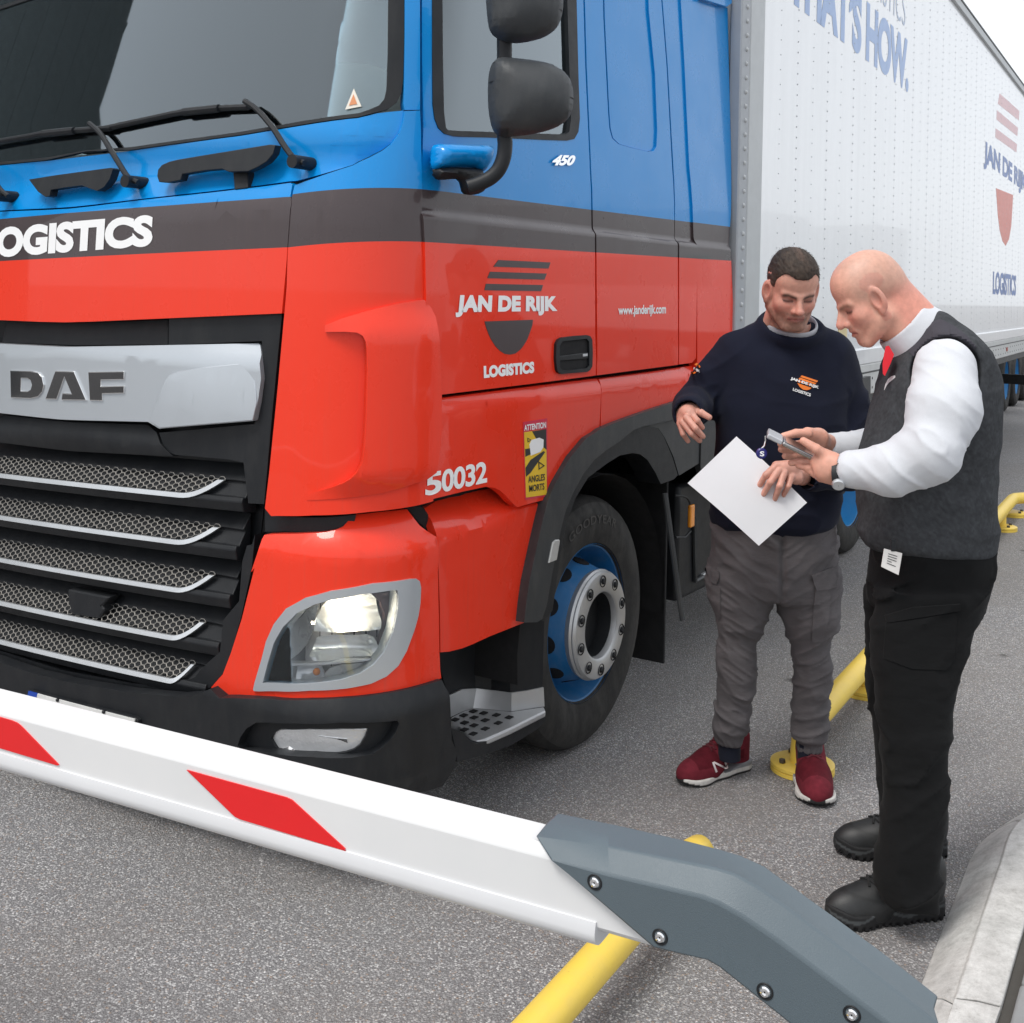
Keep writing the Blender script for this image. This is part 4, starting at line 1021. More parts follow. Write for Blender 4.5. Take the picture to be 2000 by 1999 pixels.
# kerb and paving of the island at the right -------------------------------------
m, nt, bs = new_mat('kerb_concrete'); M_KERB = m
v = coords(nt)
n1 = noise_n(nt, v, 11.0, 12.0, 0.8); n2 = noise_n(nt, v, 330.0, 4.0, 0.75); n3 = noise_n(nt, v, 38.0, 8.0, 0.8)
c = mix_n(nt, ramp_n(nt, n1, 0.35, 0.65), (0.38, 0.37, 0.355), (0.64, 0.63, 0.61))
c = mix_n(nt, ramp_n(nt, n3, 0.52, 0.74, 0, 0.55), c, (0.17, 0.155, 0.135))
c = mix_n(nt, ramp_n(nt, n2, 0.55, 0.75, 0, 0.5), c, (0.16, 0.15, 0.14))
nt.links.new(c, bs.inputs['Base Color']); bs.inputs['Roughness'].default_value = 0.9
bump_n(nt, bs, n2, 0.5, 0.003)
M_PAVER = mat('paver_concrete', (0.225, 0.228, 0.23), 0.9, var=0.14, vscale=6, bump=0.6, bscale=320)
kB = [onz(*q, 0.0) for q in zN((548, 1931), (620, 1745), (760, 1380), (880, 1080), (960, 880), (1050, 765), (1289, 608), (1500, 530))]
kT = [onz(*q, 0.088) for q in zN((790, 1931), (850, 1750), (940, 1480), (1040, 1180), (1130, 920), (1215, 690), (1400, 560), (1600, 490))]
kK = [onz(*q, 0.093) for q in zN((1105, 1931), (1150, 1800), (1240, 1480), (1330, 1180), (1410, 960), (1490, 820), (1640, 720), (1830, 660))]
def back_extend(L): return [L[0] - (L[1] - L[0]) * 6] + L
kB, kT, kK = [bez(back_extend(L), 8) for L in (kB, kT, kK)]
pv = bmesh.new()
far = [np.array([p[0], p[1] - 4.0, .078]) for p in kK]
a_ = [pv.verts.new(tuple(p - np.array([0, 0, .015]))) for p in kK]; b_ = [pv.verts.new(tuple(p)) for p in far]
for k in range(len(a_) - 1): pv.faces.new((a_[k], b_[k], b_[k + 1], a_[k + 1]))
pavement = finish(pv, 'pavement', mat('joint_sand', (0.06, 0.055, 0.048), 0.95, bump=0.6), recalc=True); tag(pavement, kind='structure')
def kerb_stone(i0, i1):
    bm = bmesh.new(); rings = []
    for k in range(i0, i1 + 1):
        t = 0.006 if k in (i0, i1) else 0.0
        B, T, K = kB[k], kT[k], kK[k]
        bm_pts = [np.array([B[0], B[1], -.05]), B + (0, 0, .002), T * .72 + B * .28, T + (0, 0, -.012), T * .96 + K * .04 + (0, 0, .002), K * .5 + T * .5 + (0, 0, .004), K, np.array([K[0], K[1], -.05])]
        rings.append([bm.verts.new(tuple(p)) for p in bm_pts])
    for a, b in zip(rings, rings[1:]):
        for k in range(8): bm.faces.new((a[k], a[(k + 1) % 8], b[(k + 1) % 8], b[k]))
    bm.faces.new(rings[0]); bm.faces.new(rings[-1][::-1])
    # a joint: pull the end rings 5 mm apart
    for rg, q in ((rings[0], rings[1]), (rings[-1], rings[-2])):
        for v_, w_ in zip(rg, q): v_.co += (w_.co - v_.co).normalized() * 0.006
    return finish(bm, 'kerb_stone', M_KERB, pavement, sharp=25, bevel=0.004, recalc=True)
js = 8 + 8 - 1
for i0, i1 in ((0, 7), (7, js), (js, 8 * 6 + 3), (8 * 6 + 3, len(kB) - 1)): kerb_stone(i0, i1)
e_ = (kK[20] - kK[10]); e_ /= np.linalg.norm(e_); f2 = np.array([e_[1], -e_[0], 0.0])
o_ = kK[10] + f2 * .02
pavers = None
for i in range(-9, 12):
    for j in range(0, 5):
        c = o_ + e_ * (i * .305 + (.15 if j % 2 else 0)) + f2 * (.155 + j * .305); c[2] = .066
        if i > 4 and j < 1 + (i - 4) * 0.5: continue
        if pavers is None:
            bm = bmesh.new(); add_box(bm, (0, 0, 0), (.296, .296, .06))
            pavers = finish(bm, 'paver', M_PAVER, None, bevel=.008); p = pavers
            p.parent = pavement
        else:
            p = pavers.copy(); COL.objects.link(p)
        p.location = c + np.array([0, 0, random.uniform(-.003, .003)])
        p.rotation_euler = (random.uniform(-.006, .006), random.uniform(-.006, .006), math.atan2(e_[1], e_[0]) + random.uniform(-.01, .01))

# guard rails --------------------------------------------------------------------
m, nt, bs = new_mat('yellow_rail_paint'); M_YEL = m
v = coords(nt)
c = mix_n(nt, ramp_n(nt, noise_n(nt, v, 18.0, 6.0, 0.7), 0.40, 0.75, 0, 0.35), (0.80, 0.57, 0.085), (0.66, 0.48, 0.14))
scr = noise_n(nt, coords(nt, (70, 70, 18)), 1.0, 4.0, 0.6)
c = mix_n(nt, ramp_n(nt, scr, 0.70, 0.74, 0, 0.75), c, (0.12, 0.09, 0.05))
nt.links.new(c, bs.inputs['Base Color']); bs.inputs['Roughness'].default_value = 0.42
bump_n(nt, bs, noise_n(nt, v, 60.0, 4.0), 0.12, 0.003)
M_BOLT = mat('rusty_bolt', (0.09, 0.075, 0.06), 0.6, metal=0.5)
LOCAL[0] = True
YR, ZR, RR = 1.185, 0.138, 0.045
def rail_thing(name, label, x0, x1, posts, turn=None, group='yellow steel guard rails beside the lane'):
    root = empty(name, label, 'guard rail', tuple(from_lane((x0, YR, 0))), LANE, group)
    L = x1 - x0
    path = [(0, 0, .03), (0, 0, ZR - .075), (.010, 0, ZR - .035), (.038, 0, ZR - .008), (.085, 0, ZR)]
    if turn is None:
        path += [(L * .3, 0, ZR), (L * .7, 0, ZR), (L - .085, 0, ZR), (L - .038, 0, ZR - .008), (L - .010, 0, ZR - .035), (L, 0, ZR - .075), (L, 0, .03)]
    else:
        path += [(L * .3, 0, ZR), (L * .7, 0, ZR), (L - .10, 0, ZR), (L - .03, -.012, ZR), (L + .05, -.07, ZR), (L + turn, -turn * .95, ZR)]
    tube('rail_tube', path, RR, M_YEL, root, seg=20)
    for px in posts:
        lathe('flange', [(.001, .034), (.105, .034), (.115, .030), (.115, .019), (.108, .0165), (.115, .014), (.115, .001), (.001, .001)], M_YEL, root, seg=32, M=Matrix.Translation((px, 0, 0)) @ Matrix.Rotation(math.pi / 2, 4, 'X') , sharp=30)
        if 0.05 < px < L - .05:
            tube('post', [(px, 0, .03), (px, 0, ZR)], .036, M_YEL, root, seg=14)
        for k in range(4):
            a = math.pi / 4 + k * math.pi / 2
            bm = bmesh.new(); bmesh.ops.create_cone(bm, cap_ends=True, segments=6, radius1=.012, radius2=.012, depth=.014)
            bmesh.ops.transform(bm, matrix=Matrix.Translation((px + .082 * math.cos(a), .082 * math.sin(a), .041)), verts=bm.verts)
            finish(bm, 'bolt', M_BOLT, root, bevel=.002)
    return root
xs = to_lane(onz(1573, 1506))[0]; x2 = onlane(1683, 1350, YR)[0]; xf = to_lane(onz(1951, 1035))[0]; xcap = onlane(1366, 1662, YR)[0]
x2 = to_lane(onz(1683, 1352))[0]
print('rail', xs, x2, xf, xcap, onlane(1655, 1344, YR), onlane(1207, 1836, YR))
rail_thing('guard_rail', 'yellow tube guard rail passing behind the man in the grey vest', xs, xf + .75, [0, x2 - xs, xf - xs, xf - xs + .70], turn=1.6)
rail_thing('guard_rail', 'yellow tube guard rail running under the barrier arm', xcap - 3.2, xcap + .03, [0, 1.6, 3.2])
LOCAL[0] = False

# lifting barrier ------------------------------------------------------------------
m, nt, bs = new_mat('barrier_white'); M_BOOM = m
v = coords(nt)
c = mix_n(nt, ramp_n(nt, noise_n(nt, v, 5.0, 6.0), 0.35, 0.7), (0.70, 0.70, 0.70), (0.66, 0.665, 0.67))
nt.links.new(c, bs.inputs['Base Color']); bs.inputs['Roughness'].default_value = 0.36
M_BRK = mat('bracket_grey', (0.088, 0.115, 0.133), 0.42, bump=0.25, bscale=900, var=0.03)
M_REFL = mat('red_reflector', (0.70, 0.012, 0.014), 0.35, var=0.03)
M_LIP = mat('boom_rubber_lip', (0.66, 0.665, 0.68), 0.45, var=0.02)
q1, q0 = atd(1053, 1669, 1.50), None
for d0 in np.linspace(1.6, 2.6, 400):
    q0 = atd(0, 1393.6, d0)
    if q0[2] <= q1[2]: break
print('boom', q0, q1)
be = (q1 - q0); be[2] = 0; be /= np.linalg.norm(be); bn = np.array([be[1], -be[0], 0.0])
if bn @ (CAMP - q1) < 0: bn = -bn
ztop = q1[2]
def onboom(U, V, back=0.0): return onplane(U, V, q1 - bn * back, bn)
hface = ztop - onboom(0, 1100 + 1212 / 3.2183)[2]; hlow = ztop - onboom(0, 1100 + 1318 / 3.2183)[2]
back_w = 0.0
for w in np.linspace(0.01, 0.2, 200):
    if onboom(0, 1345.5, w)[2] <= ztop + .004: back_w = w; break
print('boom dims', hface, hlow, back_w)
BAR = empty('barrier_arm', 'white barrier arm with red reflectors on a grey bracket across the lane', 'barrier', (float(q1[0]), float(q1[1]), 0.0))
right_end = onboom(900 + 640 / 2.415, 1500 + 790 / 2.415)
def along(p): return float((p - q1) @ be)
sL, sR = -4.2, along(onboom(1280, 1850))
prof = [(.0, .0), (.003, -hface * .5), (.0, -hface), (-.012, -hface - .004)]
tw = back_w
prof = [(0.0, -hface), (0.0, 0.0), (-.012, .010), (-tw + .012, .010), (-tw, .002), (-tw, -hface), (-tw + .006, -hface - .008), (-.006, -hface - .008)]
def boom_pt(s, o, dz): return q1 + be * s + bn * o + np.array([0, 0, dz])
def sweep(name, prof, s0, s1, m, parent, n=10, bevel=.004):
    bm = bmesh.new(); R = []
    for k in range(n + 1):
        s = s0 + (s1 - s0) * k / n
        R.append([bm.verts.new(tuple(boom_pt(s, o, d))) for o, d in prof])
    N = len(prof)
    for a, b in zip(R, R[1:]):
        for k in range(N): bm.faces.new((a[k], a[(k + 1) % N], b[(k + 1) % N], b[k]))
    bm.faces.new(R[0]); bm.faces.new(R[-1][::-1])
    return finish(bm, name, m, parent, sharp=30, bevel=bevel, recalc=True)
sweep('boom', prof, sL, along(onboom(1290, 1850)), M_BOOM, BAR)
r_l = (hlow - hface) / 2
lip = [(.0032, -hface + .006), (.0062, -hface - r_l * .55), (.0050, -hface - r_l * 1.1), (.0005, -hface - r_l * 1.6), (-.008, -hface - r_l * 1.93), (-.018, -hface - r_l * 2.0), (-tw + .02, -hface - r_l * 2.0), (-tw + .004, -hface - r_l * 1.6), (-tw - .003, -hface - r_l * .8), (-tw - .002, -hface + .006)]
sweep('boom_lip', lip, sL, along(right_end), M_LIP, BAR, bevel=0)
def plate(name, poly, m, parent, front, thick, bevel=.0):
    L = [(along(p), p[2] - ztop) for p in (onboom(U, V, -front) for U, V in poly)]
    bm = grid_poly([L], 10.0, 10.0)
    thicken(bm, lambda s, d, t: boom_pt(s, front - t, d), thick)
    return finish(bm, name, m, parent, bevel=bevel)
plate('red_reflector', zE((1172, 1302), (1800, 1475), (1835, 1492)) + [(650, 1637), (674, 1659), (671, 1661)] + zm(0, 1400, 1.932, ((1303, 507), (905, 388), (885, 378))), M_REFL, BAR, .0022, .002)
plate('red_reflector', zE((-500, 830), (70, 990), (105, 1005), (130, 1025), (368, 1270), (360, 1274), (0, 1165), (-120, 1128), (-300, 950)), M_REFL, BAR, .0022, .002)
nf = .012
Mi = zK((428, 437), (700, 504), (1000, 575), (1140, 608), (1220, 640), (1330, 702), (1500, 818), (1700, 968), (1931, 1142), (2200, 1350))
Ci = zK((350, 322), (700, 372), (1050, 442), (1200, 472), (1290, 500), (1400, 560), (1560, 672), (1760, 822), (1990, 1000), (2260, 1210))
Bi = zK((410, 250), (700, 310), (1030, 386), (1190, 428), (1290, 458), (1400, 508), (1540, 610), (1740, 755), (1975, 930), (2240, 1140))
Li = zK((428, 437), (640, 622), (830, 785), (905, 850), (1060, 888), (1160, 910), (1215, 942), (1440, 1122), (1560, 1218), (1800, 1420))
vm = [onboom(*p, -nf) for p in Mi]; vc = [onboom(*p, .012) for p in Ci]; vb = [onboom(*p, tw * .62) for p in Bi]; vl = [onboom(*p, -nf) for p in Li]
vbk = [p - bn * (tw * .4 + .0) for p in vb]; vlk = [p - bn * (tw + 2 * nf) for p in vl]
nn = len(Mi); VV = vm + vc + vb + vl + vbk + vlk; FF = []
for k in range(nn - 1):
    for a, b in ((0, 1), (1, 2), (2, 4), (4, 5), (5, 3), (3, 0)):
        FF.append((a * nn + k, a * nn + k + 1, b * nn + k + 1, b * nn + k))
FF.append(tuple(x * nn + nn - 1 for x in (0, 1, 2, 4, 5, 3)))
FF.append(tuple(x * nn for x in (0, 3, 5, 4, 2, 1)))
brk = mesh_obj('bracket', VV, FF, M_BRK, BAR, sharp=25, bevel=.003)
for (bx, by) in ((632, 540), (940, 798), (1435, 1055), (1845, 1163)):
    p = onboom(*zK((bx, by))[0], -nf)
    M4 = Matrix.Translation(Vector(tuple(p))) @ Vector(tuple(bn)).to_track_quat('Y', 'Z').to_matrix().to_4x4()
    lathe('bolt_seat', [(.0100, .0004), (.0094, .0012), (.0074, .0008), (.0070, -.002)], M_BLACK, BAR, seg=24, M=M4)
    lathe('bolt', [(.0064, .000), (.0064, .002), (.0050, .0038), (.0029, .0043), (.0026, .002), (.001, .002)], M_CHROME, BAR, seg=24, M=M4)
# ================================================================== what stands around and shows in glass and paint
M_CLAD = mat('dark_cladding', (0.105, 0.122, 0.122), 0.7, var=0.1, dust=0.08); M_CLAD2 = mat('cladding_trim', (0.09, 0.10, 0.10), 0.5)
HALL = empty('depot_hall', 'dark clad depot hall with roller doors beyond the front of the truck', 'building', (2.5, 13.4, 0))
for k in range(26):
    box('cladding_board', (-3.75 + k * .5, 13.42 + .05, 4.9), (.496, .10, 9.2), M_CLAD, HALL, bevel=.003)
box('wall', (2.5, 19.5, 4.6), (12.9, 11.9, 9.3), M_CLAD, HALL, bevel=0)
box('plinth', (2.5, 13.40, .15), (13.1, .2, .30), M_KERB, HALL)
box('roof_trim', (2.5, 19.4, 9.6), (13.3, 12.3, .25), M_CLAD2, HALL)
for xx in (-1.2, 3.0, 7.0):
    dr = box('roller_door', (xx, 13.36, 2.2), (3.2, .06, 3.8), M_CLAD2, HALL)
    for k in range(9): box('door_slat', (xx, 13.32, .55 + k * .41), (3.1, .03, .37), M_CLAD2, dr, bevel=.01)
# lorries parked across the yard, seen mirrored in the trailer's side
M_LW = mat('parked_white', (0.70, 0.71, 0.72), 0.35, coat=0.4); M_LT = mat('parked_teal', (0.10, 0.42, 0.42), 0.4)
LOCAL[0] = True
def parked(label, x, y, rz, stripe):
    r = empty('parked_lorry', label, 'lorry', (x, y, 0), rz, 'lorries parked across the yard')
    box('cargo_box', (1.6, 0, 2.35), (6.2, 2.45, 2.6), M_LW, r, bevel=.03)
    if stripe: box('side_stripe', (1.6, 1.228, 2.2), (6.1, .01, .55), M_LT, r, bevel=0); box('side_stripe', (1.6, -1.228, 2.2), (6.1, .01, .55), M_LT, r, bevel=0)
    bm = bmesh.new()
    pr = [(-3.6, .45), (-3.65, 1.3), (-3.3, 2.75), (-2.9, 2.95), (-1.7, 2.95), (-1.7, .45)]
    a = [bm.verts.new((x_, -1.15, z_)) for x_, z_ in pr]; b = [bm.verts.new((x_, 1.15, z_)) for x_, z_ in pr]
    bm.faces.new(a); bm.faces.new(b[::-1])
    for k in range(6): bm.faces.new((a[k], a[(k + 1) % 6], b[(k + 1) % 6], b[k]))
    finish(bm, 'cab', M_LW, r, bevel=.06, recalc=True)
    bm = bmesh.new(); w = [(-3.655, 1.42), (-3.345, 2.62)]
    vv = [bm.verts.new(q) for q in ((w[0][0], -1.0, w[0][1]), (w[0][0], 1.0, w[0][1]), (w[1][0], .95, w[1][1]), (w[1][0], -.95, w[1][1]))]; bm.faces.new(vv)
    finish(bm, 'windscreen', M_GLOSSBLACK, r, smooth=False)
    for sy in (-1, 1): box('side_window', (-2.65, sy * 1.155, 2.2), (.9, .012, .8), M_GLOSSBLACK, r, bevel=0)
    box('bumper', (-3.55, 0, .55), (.3, 2.3, .35), M_GREYPL, r); box('chassis', (.8, 0, .85), (7.2, .9, .25), M_VOID, r)
    for xx in (-2.7, 3.2):
        for sy in (-1, 1):
            lathe('wheel', [(.001, -.14), (.30, -.14), (.48, -.12), (.50, -.06), (.50, .06), (.48, .12), (.30, .14), (.001, .14)], M_RUBBER, r, seg=24, M=Matrix.Translation((xx, sy * 1.05, .5)))
parked('white parked lorry with teal stripe nearest the gate', 22.5, -9.0, math.radians(100), True)
parked('white parked lorry with teal stripe in the middle of the row', 27.5, -7.5, math.radians(100), True)
parked('plain white parked lorry at the far end of the row', 32.5, -6.0, math.radians(100), False)
LOCAL[0] = False
# ================================================================== box trailer (own frame = lane frame)
YL = 1.80
LOCAL[0] = True
xF = onlane(1436, 400, YL)[0]
TRL = empty('box_trailer', 'white box semi trailer with riveted side panels behind the cab', 'trailer', (0, 0, 0), LANE)
def tl(pts): return [tuple(onlane(U, V, YL)[[0, 2]]) for U, V in pts]
zt1, zt2 = onlane(1862.6, 0, YL), onlane(2000, 164.4, YL)
ZT = float(0.5 * (zt1[2] + zt2[2]))
zr = [onlane(1918.6, 679, YL)[2], onlane(2000, 648, YL)[2]]; zb = [onlane(1935.4, 708.7, YL)[2], onlane(1996, 683, YL)[2]]
print('trailer', xF, zt1, zt2, zr, zb, [onlane(U, 400, YL)[0] for U in (1453, 1481)])
ZRAIL, ZBOT = float(np.mean(zr)), float(np.mean(zb))
m, nt, bs = new_mat('trailer_white'); M_TRL = m
tc = node(nt, 'ShaderNodeTexCoord'); spx = node(nt, 'ShaderNodeSeparateXYZ'); nt.links.new(tc.outputs['Object'], spx.inputs[0])
v = coords(nt)
c = mix_n(nt, ramp_n(nt, noise_n(nt, coords(nt, (9, 9, .8)), 1.0, 6.0, 0.65), 0.40, 0.75), (0.86, 0.88, 0.90), (0.80, 0.82, 0.84))
nt.links.new(c, bs.inputs['Base Color'])
bs.inputs['Roughness'].default_value = 0.24
bs.inputs['Coat Weight'].default_value = 0.5; bs.inputs['Coat Roughness'].default_value = 0.03
wv = noise_n(nt, coords(nt, (3.3, 1, .6)), 1.0, 2.0)
bump_n(nt, bs, wv, 0.10, 0.02)
M_TALU = mat('trailer_post_grey', (0.34, 0.36, 0.385), 0.45, metal=0.2, var=0.04, dust=0.08)
M_TALU2 = mat('trailer_post_light', (0.47, 0.49, 0.50), 0.45, metal=0.15, var=0.03, dust=0.05)
M_RAILA = mat('trailer_rail', (0.58, 0.59, 0.585), 0.5, metal=0.25, dust=0.15)
XB = xF + 13.6
x1, x2_, = onlane(1453, 400, YL)[0], onlane(1481, 400, YL)[0]
seam = 0.60
k = 0; xx = x2_
edges_ = [x2_]
while xx < XB - .3: xx = min(xx + seam, XB); edges_.append(xx)
me0 = None
for a, b in zip(edges_, edges_[1:]):
    box('wall_panel', ((a + b) / 2, YL + .02, (ZT + ZRAIL) / 2), (b - a - .0004, .04, ZT - ZRAIL - .002), M_TRL, TRL, bevel=0)
box('far_wall', ((xF + XB) / 2, YL + 2.53, (ZT + ZRAIL) / 2), (XB - xF, .03, ZT - ZRAIL), M_TRL, TRL)
box('front_wall', (xF + .05, YL + 1.27, (ZT + ZRAIL) / 2), (.04, 2.44, ZT - ZRAIL), M_TRL, TRL)
box('rear_door', (XB - .02, YL + 1.27, (ZT + ZRAIL) / 2), (.04, 2.44, ZT - ZRAIL), M_TRL, TRL)
box('roof', ((xF + XB) / 2, YL + 1.27, ZT + .012), (XB - xF, 2.50, .03), M_TRL, TRL)
box('floor', ((xF + XB) / 2, YL + 1.27, ZRAIL - .06), (XB - xF, 2.46, .08), M_VOID, TRL)
box('corner_post', ((xF + x1) / 2, YL + .015, (ZT + ZRAIL) / 2), (x1 - xF - .002, .06, ZT - ZRAIL), M_TALU, TRL, bevel=.008)
box('corner_trim', ((x1 + x2_) / 2, YL + .012, (ZT + ZRAIL) / 2), (x2_ - x1 - .002, .058, ZT - ZRAIL), M_TALU2, TRL, bevel=.006)
box('roof_rail', ((xF + XB) / 2, YL + .005, ZT - .045), (XB - xF, .06, .075), M_TALU2, TRL, bevel=.006)
box('roof_drip', ((xF + XB) / 2, YL - .022, ZT - .002), (XB - xF, .02, .018), M_GREYPL, TRL, bevel=.003)
box('bottom_lip', ((xF + XB) / 2, YL - .008, ZRAIL + .05), (XB - xF, .04, .10), M_TRL, TRL, bevel=.006)
box('side_rail', ((xF + XB) / 2, YL + .01, (ZRAIL + ZBOT) / 2), (XB - xF, .07, ZRAIL - ZBOT), M_RAILA, TRL, bevel=.008)
box('rail_groove', ((xF + XB) / 2, YL - .0265, ZRAIL - .055), (XB - xF, .004, .010), M_GREYPL, TRL, bevel=0)
box('under_rail', ((xF + XB) / 2, YL + .07, ZBOT - .045), (XB - xF, .05, .09), M_GREYPL, TRL)
# rivets: dome heads on the corner post, small flush rows on every seam
def dome(bm, x, y, z, r, h, seg=8):
    top = bm.verts.new((x, y - h, z)); R = [bm.verts.new((x + r * math.cos(2 * math.pi * k / seg), y, z + r * math.sin(2 * math.pi * k / seg))) for k in range(seg)]
    M_ = [bm.verts.new((x + .7 * r * math.cos(2 * math.pi * k / seg), y - .75 * h, z + .7 * r * math.sin(2 * math.pi * k / seg))) for k in range(seg)]
    for k in range(seg):
        k2 = (k + 1) % seg
        bm.faces.new((R[k], M_[k], M_[k2], R[k2])); bm.faces.new((M_[k], top, M_[k2]))
xr = onlane(1448, 300, YL)[0]
zz = ZRAIL + .05; riv = None
while zz < ZT - .05:
    if riv is None:
        bm = bmesh.new(); dome(bm, 0, 0, 0, .012, .008, 12); riv = finish(bm, 'rivet', M_TALU2, TRL, sharp=60, recalc=True); r_ = riv
    else:
        r_ = riv.copy(); COL.objects.link(r_)
    r_.location = (xr, YL - .0155, zz); zz += .0655
bm = bmesh.new()
for e in edges_[:-1]:
    zz = ZRAIL + .14
    while zz < ZT - .10:
        if e > 17 and int(zz * 100) % 2: zz += .056; continue
        dome(bm, e + .012, YL - .0005, zz, .0055, .004, 5); zz += .056
    zz = ZRAIL + .14
    while zz < ZT - .10:
        dome(bm, e + .31, YL - .0005, zz, .0040, .003, 5); zz += .075
tag(finish(bm, 'rivet_rows', mat('rivet_grey', (0.60, 0.62, 0.65), 0.4, metal=0.2), TRL, sharp=60, recalc=True), kind='stuff')
bm = bmesh.new(); xx = xF + .3
while xx < XB:
    for zz in (ZRAIL - .10, ZRAIL - .16): add_box(bm, (xx, YL - .0255, zz), (.014, .003, .014))
    xx += .20
tag(finish(bm, 'rail_holes', M_VOID, TRL, smooth=False), kind='stuff')
for xx in (11.8, 14.6, 17.4): box('side_marker', (xx, YL - .03, ZRAIL - .12), (.06, .012, .045), mat('red_marker', (0.35, 0.05, 0.03), 0.3), TRL, bevel=.003)
# print ------------------------------------------------------------------------------
M_PB = mat('print_pale_blue', (0.30, 0.44, 0.72), 0.35, var=0.03); M_PG = mat('print_pale_grey', (0.45, 0.54, 0.70), 0.35, var=0.03)
M_PK = mat('print_pale_red', (0.72, 0.44, 0.46), 0.35, var=0.03); M_PR = mat('print_red', (0.66, 0.13, 0.08), 0.35, var=0.03); M_PD = mat('print_blue', (0.05, 0.14, 0.42), 0.35)
def tplace(x, z): return (x, YL - .0014, z)
def tquad(xa, xb, za, zb): return [(xa, za), (xb, za), (xb, zb), (xa, zb)]
def tp(x, y): return tl(zC((x, y)))[0]
za = np.mean([tp(722, 100)[1], tp(1285, 452)[1]]); zb_ = tp(1285, 197)[1]
TXT = [('THAT’S HOW.', tquad(tp(655, 60)[0], tp(1308, 460)[0], za, zb_), M_PB, .045, .95)]
za2 = tp(1288, 145)[1]
TXT.append(('LOGISTICS', tquad(tp(1035, 30)[0], tp(1290, 145)[0], za2, za2 + (zb_ - za) * .62), M_PG, -.01, 1.0))
TXT.append(('JAN DE RIJK', tquad(tp(1713, 905)[0], tp(1942, 1045)[0], tp(1715, 910)[1], tp(1718, 757)[1]), M_PD, .045, .97))
TXT.append(('LOGISTICS', tquad(tp(1762, 1590)[0], tp(1887, 1580)[0], tp(1765, 1588)[1], tp(1765, 1462)[1]), M_PD, .04, .97))
for s, q, m_, bo, spc in TXT: lettering(s, q, tplace, m_, TRL, bo, spc)
def tpoly(name, pts, m_):
    L = tl(zC(*pts)); bm = grid_poly([L], 10, 10); thicken(bm, lambda x, z, t: (x, YL - .0012 + t, z), .003); return finish(bm, name, m_, TRL, smooth=False)
for pts in (((1800, 505), (1906, 600), (1903, 650), (1790, 560)), ((1785, 595), (1898, 690), (1895, 735), (1783, 645)), ((1778, 692), (1893, 778), (1890, 822), (1777, 742))): tpoly('logo_bar', pts, M_PK)
tpoly('logo_bowl', ((1780, 1015), (1872, 1052), (1868, 1130), (1862, 1220), (1850, 1290), (1832, 1326), (1815, 1300), (1800, 1240), (1790, 1160)), M_PR)
box('load_sticker', (onlane(1645, 640, YL)[0], YL - .003, onlane(1645, 640, YL)[2]), (.20, .004, .48), mat('sticker_sand', (0.66, 0.55, 0.30), 0.5), TRL, bevel=0)
# running gear -------------------------------------------------------------------------
M_TRIM2 = mat('blue_rim_trailer', (0.012, 0.20, 0.48), 0.4, dust=0.15)
wc = to_lane(onz(1962, 806))
print('trailer wheel', wc)
for i, (xw, yw) in enumerate(((wc[0] + .12, wc[1] - .02), (wc[0] + 1.45, wc[1] - .02), (wc[0] + 2.78, wc[1] - .02), (wc[0] + 1.45, wc[1] + 1.75))):
    rw = bpy.data.objects.new('trailer_wheel', None); rw.parent = TRL; COL.objects.link(rw)
    wheel(rw, xw, yw, .50, front=False, w=.38, rim_m=M_TRIM2, seg=40)
    lathe('hub', [(.10, .18), (.09, .08), (.001, .07)], M_BLACK, rw, seg=20, M=Matrix.Translation((xw, yw, .50)))
box('chassis_beam', ((xF + XB) / 2 + 1, YL + .95, ZBOT - .10), (11.0, .12, .22), M_BLACK, TRL)
box('chassis_beam', ((xF + XB) / 2 + 1, YL + 1.65, ZBOT - .10), (11.0, .12, .22), M_BLACK, TRL)
box('pallet_box', (wc[0] + 4.6, YL + .7, ZBOT - .16), (1.2, 1.0, .30), M_VOID, TRL)
box('rear_underrun', (XB - .3, YL + 1.27, .62), (.12, 2.3, .14), M_VOID, TRL)
for yy in (.55, 1.95):
    box('landing_leg', (xF + 2.7, YL + yy, .62), (.12, .12, 1.1), M_BLACK, TRL)
    box('landing_foot', (xF + 2.7, YL + yy, .035), (.30, .26, .05), M_BLACK, TRL)
LOCAL[0] = False
# ================================================================== implicit modelling for the two men
def _hash(ix, iy, iz, seed):
    n = (ix.astype(np.int64) * 374761393 + iy.astype(np.int64) * 668265263 + iz.astype(np.int64) * 2147483647 + seed * 974711) & 0xffffffff
    n = ((n ^ (n >> 13)) * 1274126177) & 0xffffffff
    n = (n ^ (n >> 16)) & 0xffff
    return n / 65535.0 * 2 - 1
def vnoise(p, scale, seed=0):
    q = p * np.asarray(scale); i = np.floor(q); f = q - i; f = f * f * (3 - 2 * f); i = i.astype(np.int64)
    r = 0
    for dx in (0, 1):
        for dy in (0, 1):
            for dz in (0, 1):
                w = (f[:, 0] if dx else 1 - f[:, 0]) * (f[:, 1] if dy else 1 - f[:, 1]) * (f[:, 2] if dz else 1 - f[:, 2])
                r = r + w * _hash(i[:, 0] + dx, i[:, 1] + dy, i[:, 2] + dz, seed)
    return r
def folds(p, scale, seed=0, warp=0.35, sharp=2.5):
    """ridged noise: soft cloth folds, 0..1, mean about 0.5"""
    w = np.stack([vnoise(p, (7, 7, 7), seed + 1), vnoise(p, (7, 7, 7), seed + 2), vnoise(p, (7, 7, 7), seed + 3)], 1) * warp / np.asarray(scale)
    return (1 - np.abs(vnoise(p + w, scale, seed))) ** sharp - .42
def smin(a, b, k):
    h = np.clip(0.5 + 0.5 * (b - a) / k, 0, 1); return b * (1 - h) + a * h - k * h * (1 - h)
def smax(a, b, k): return -smin(-a, -b, k)
def sph(p, c, r): return np.linalg.norm(p - np.asarray(c), axis=1) - r
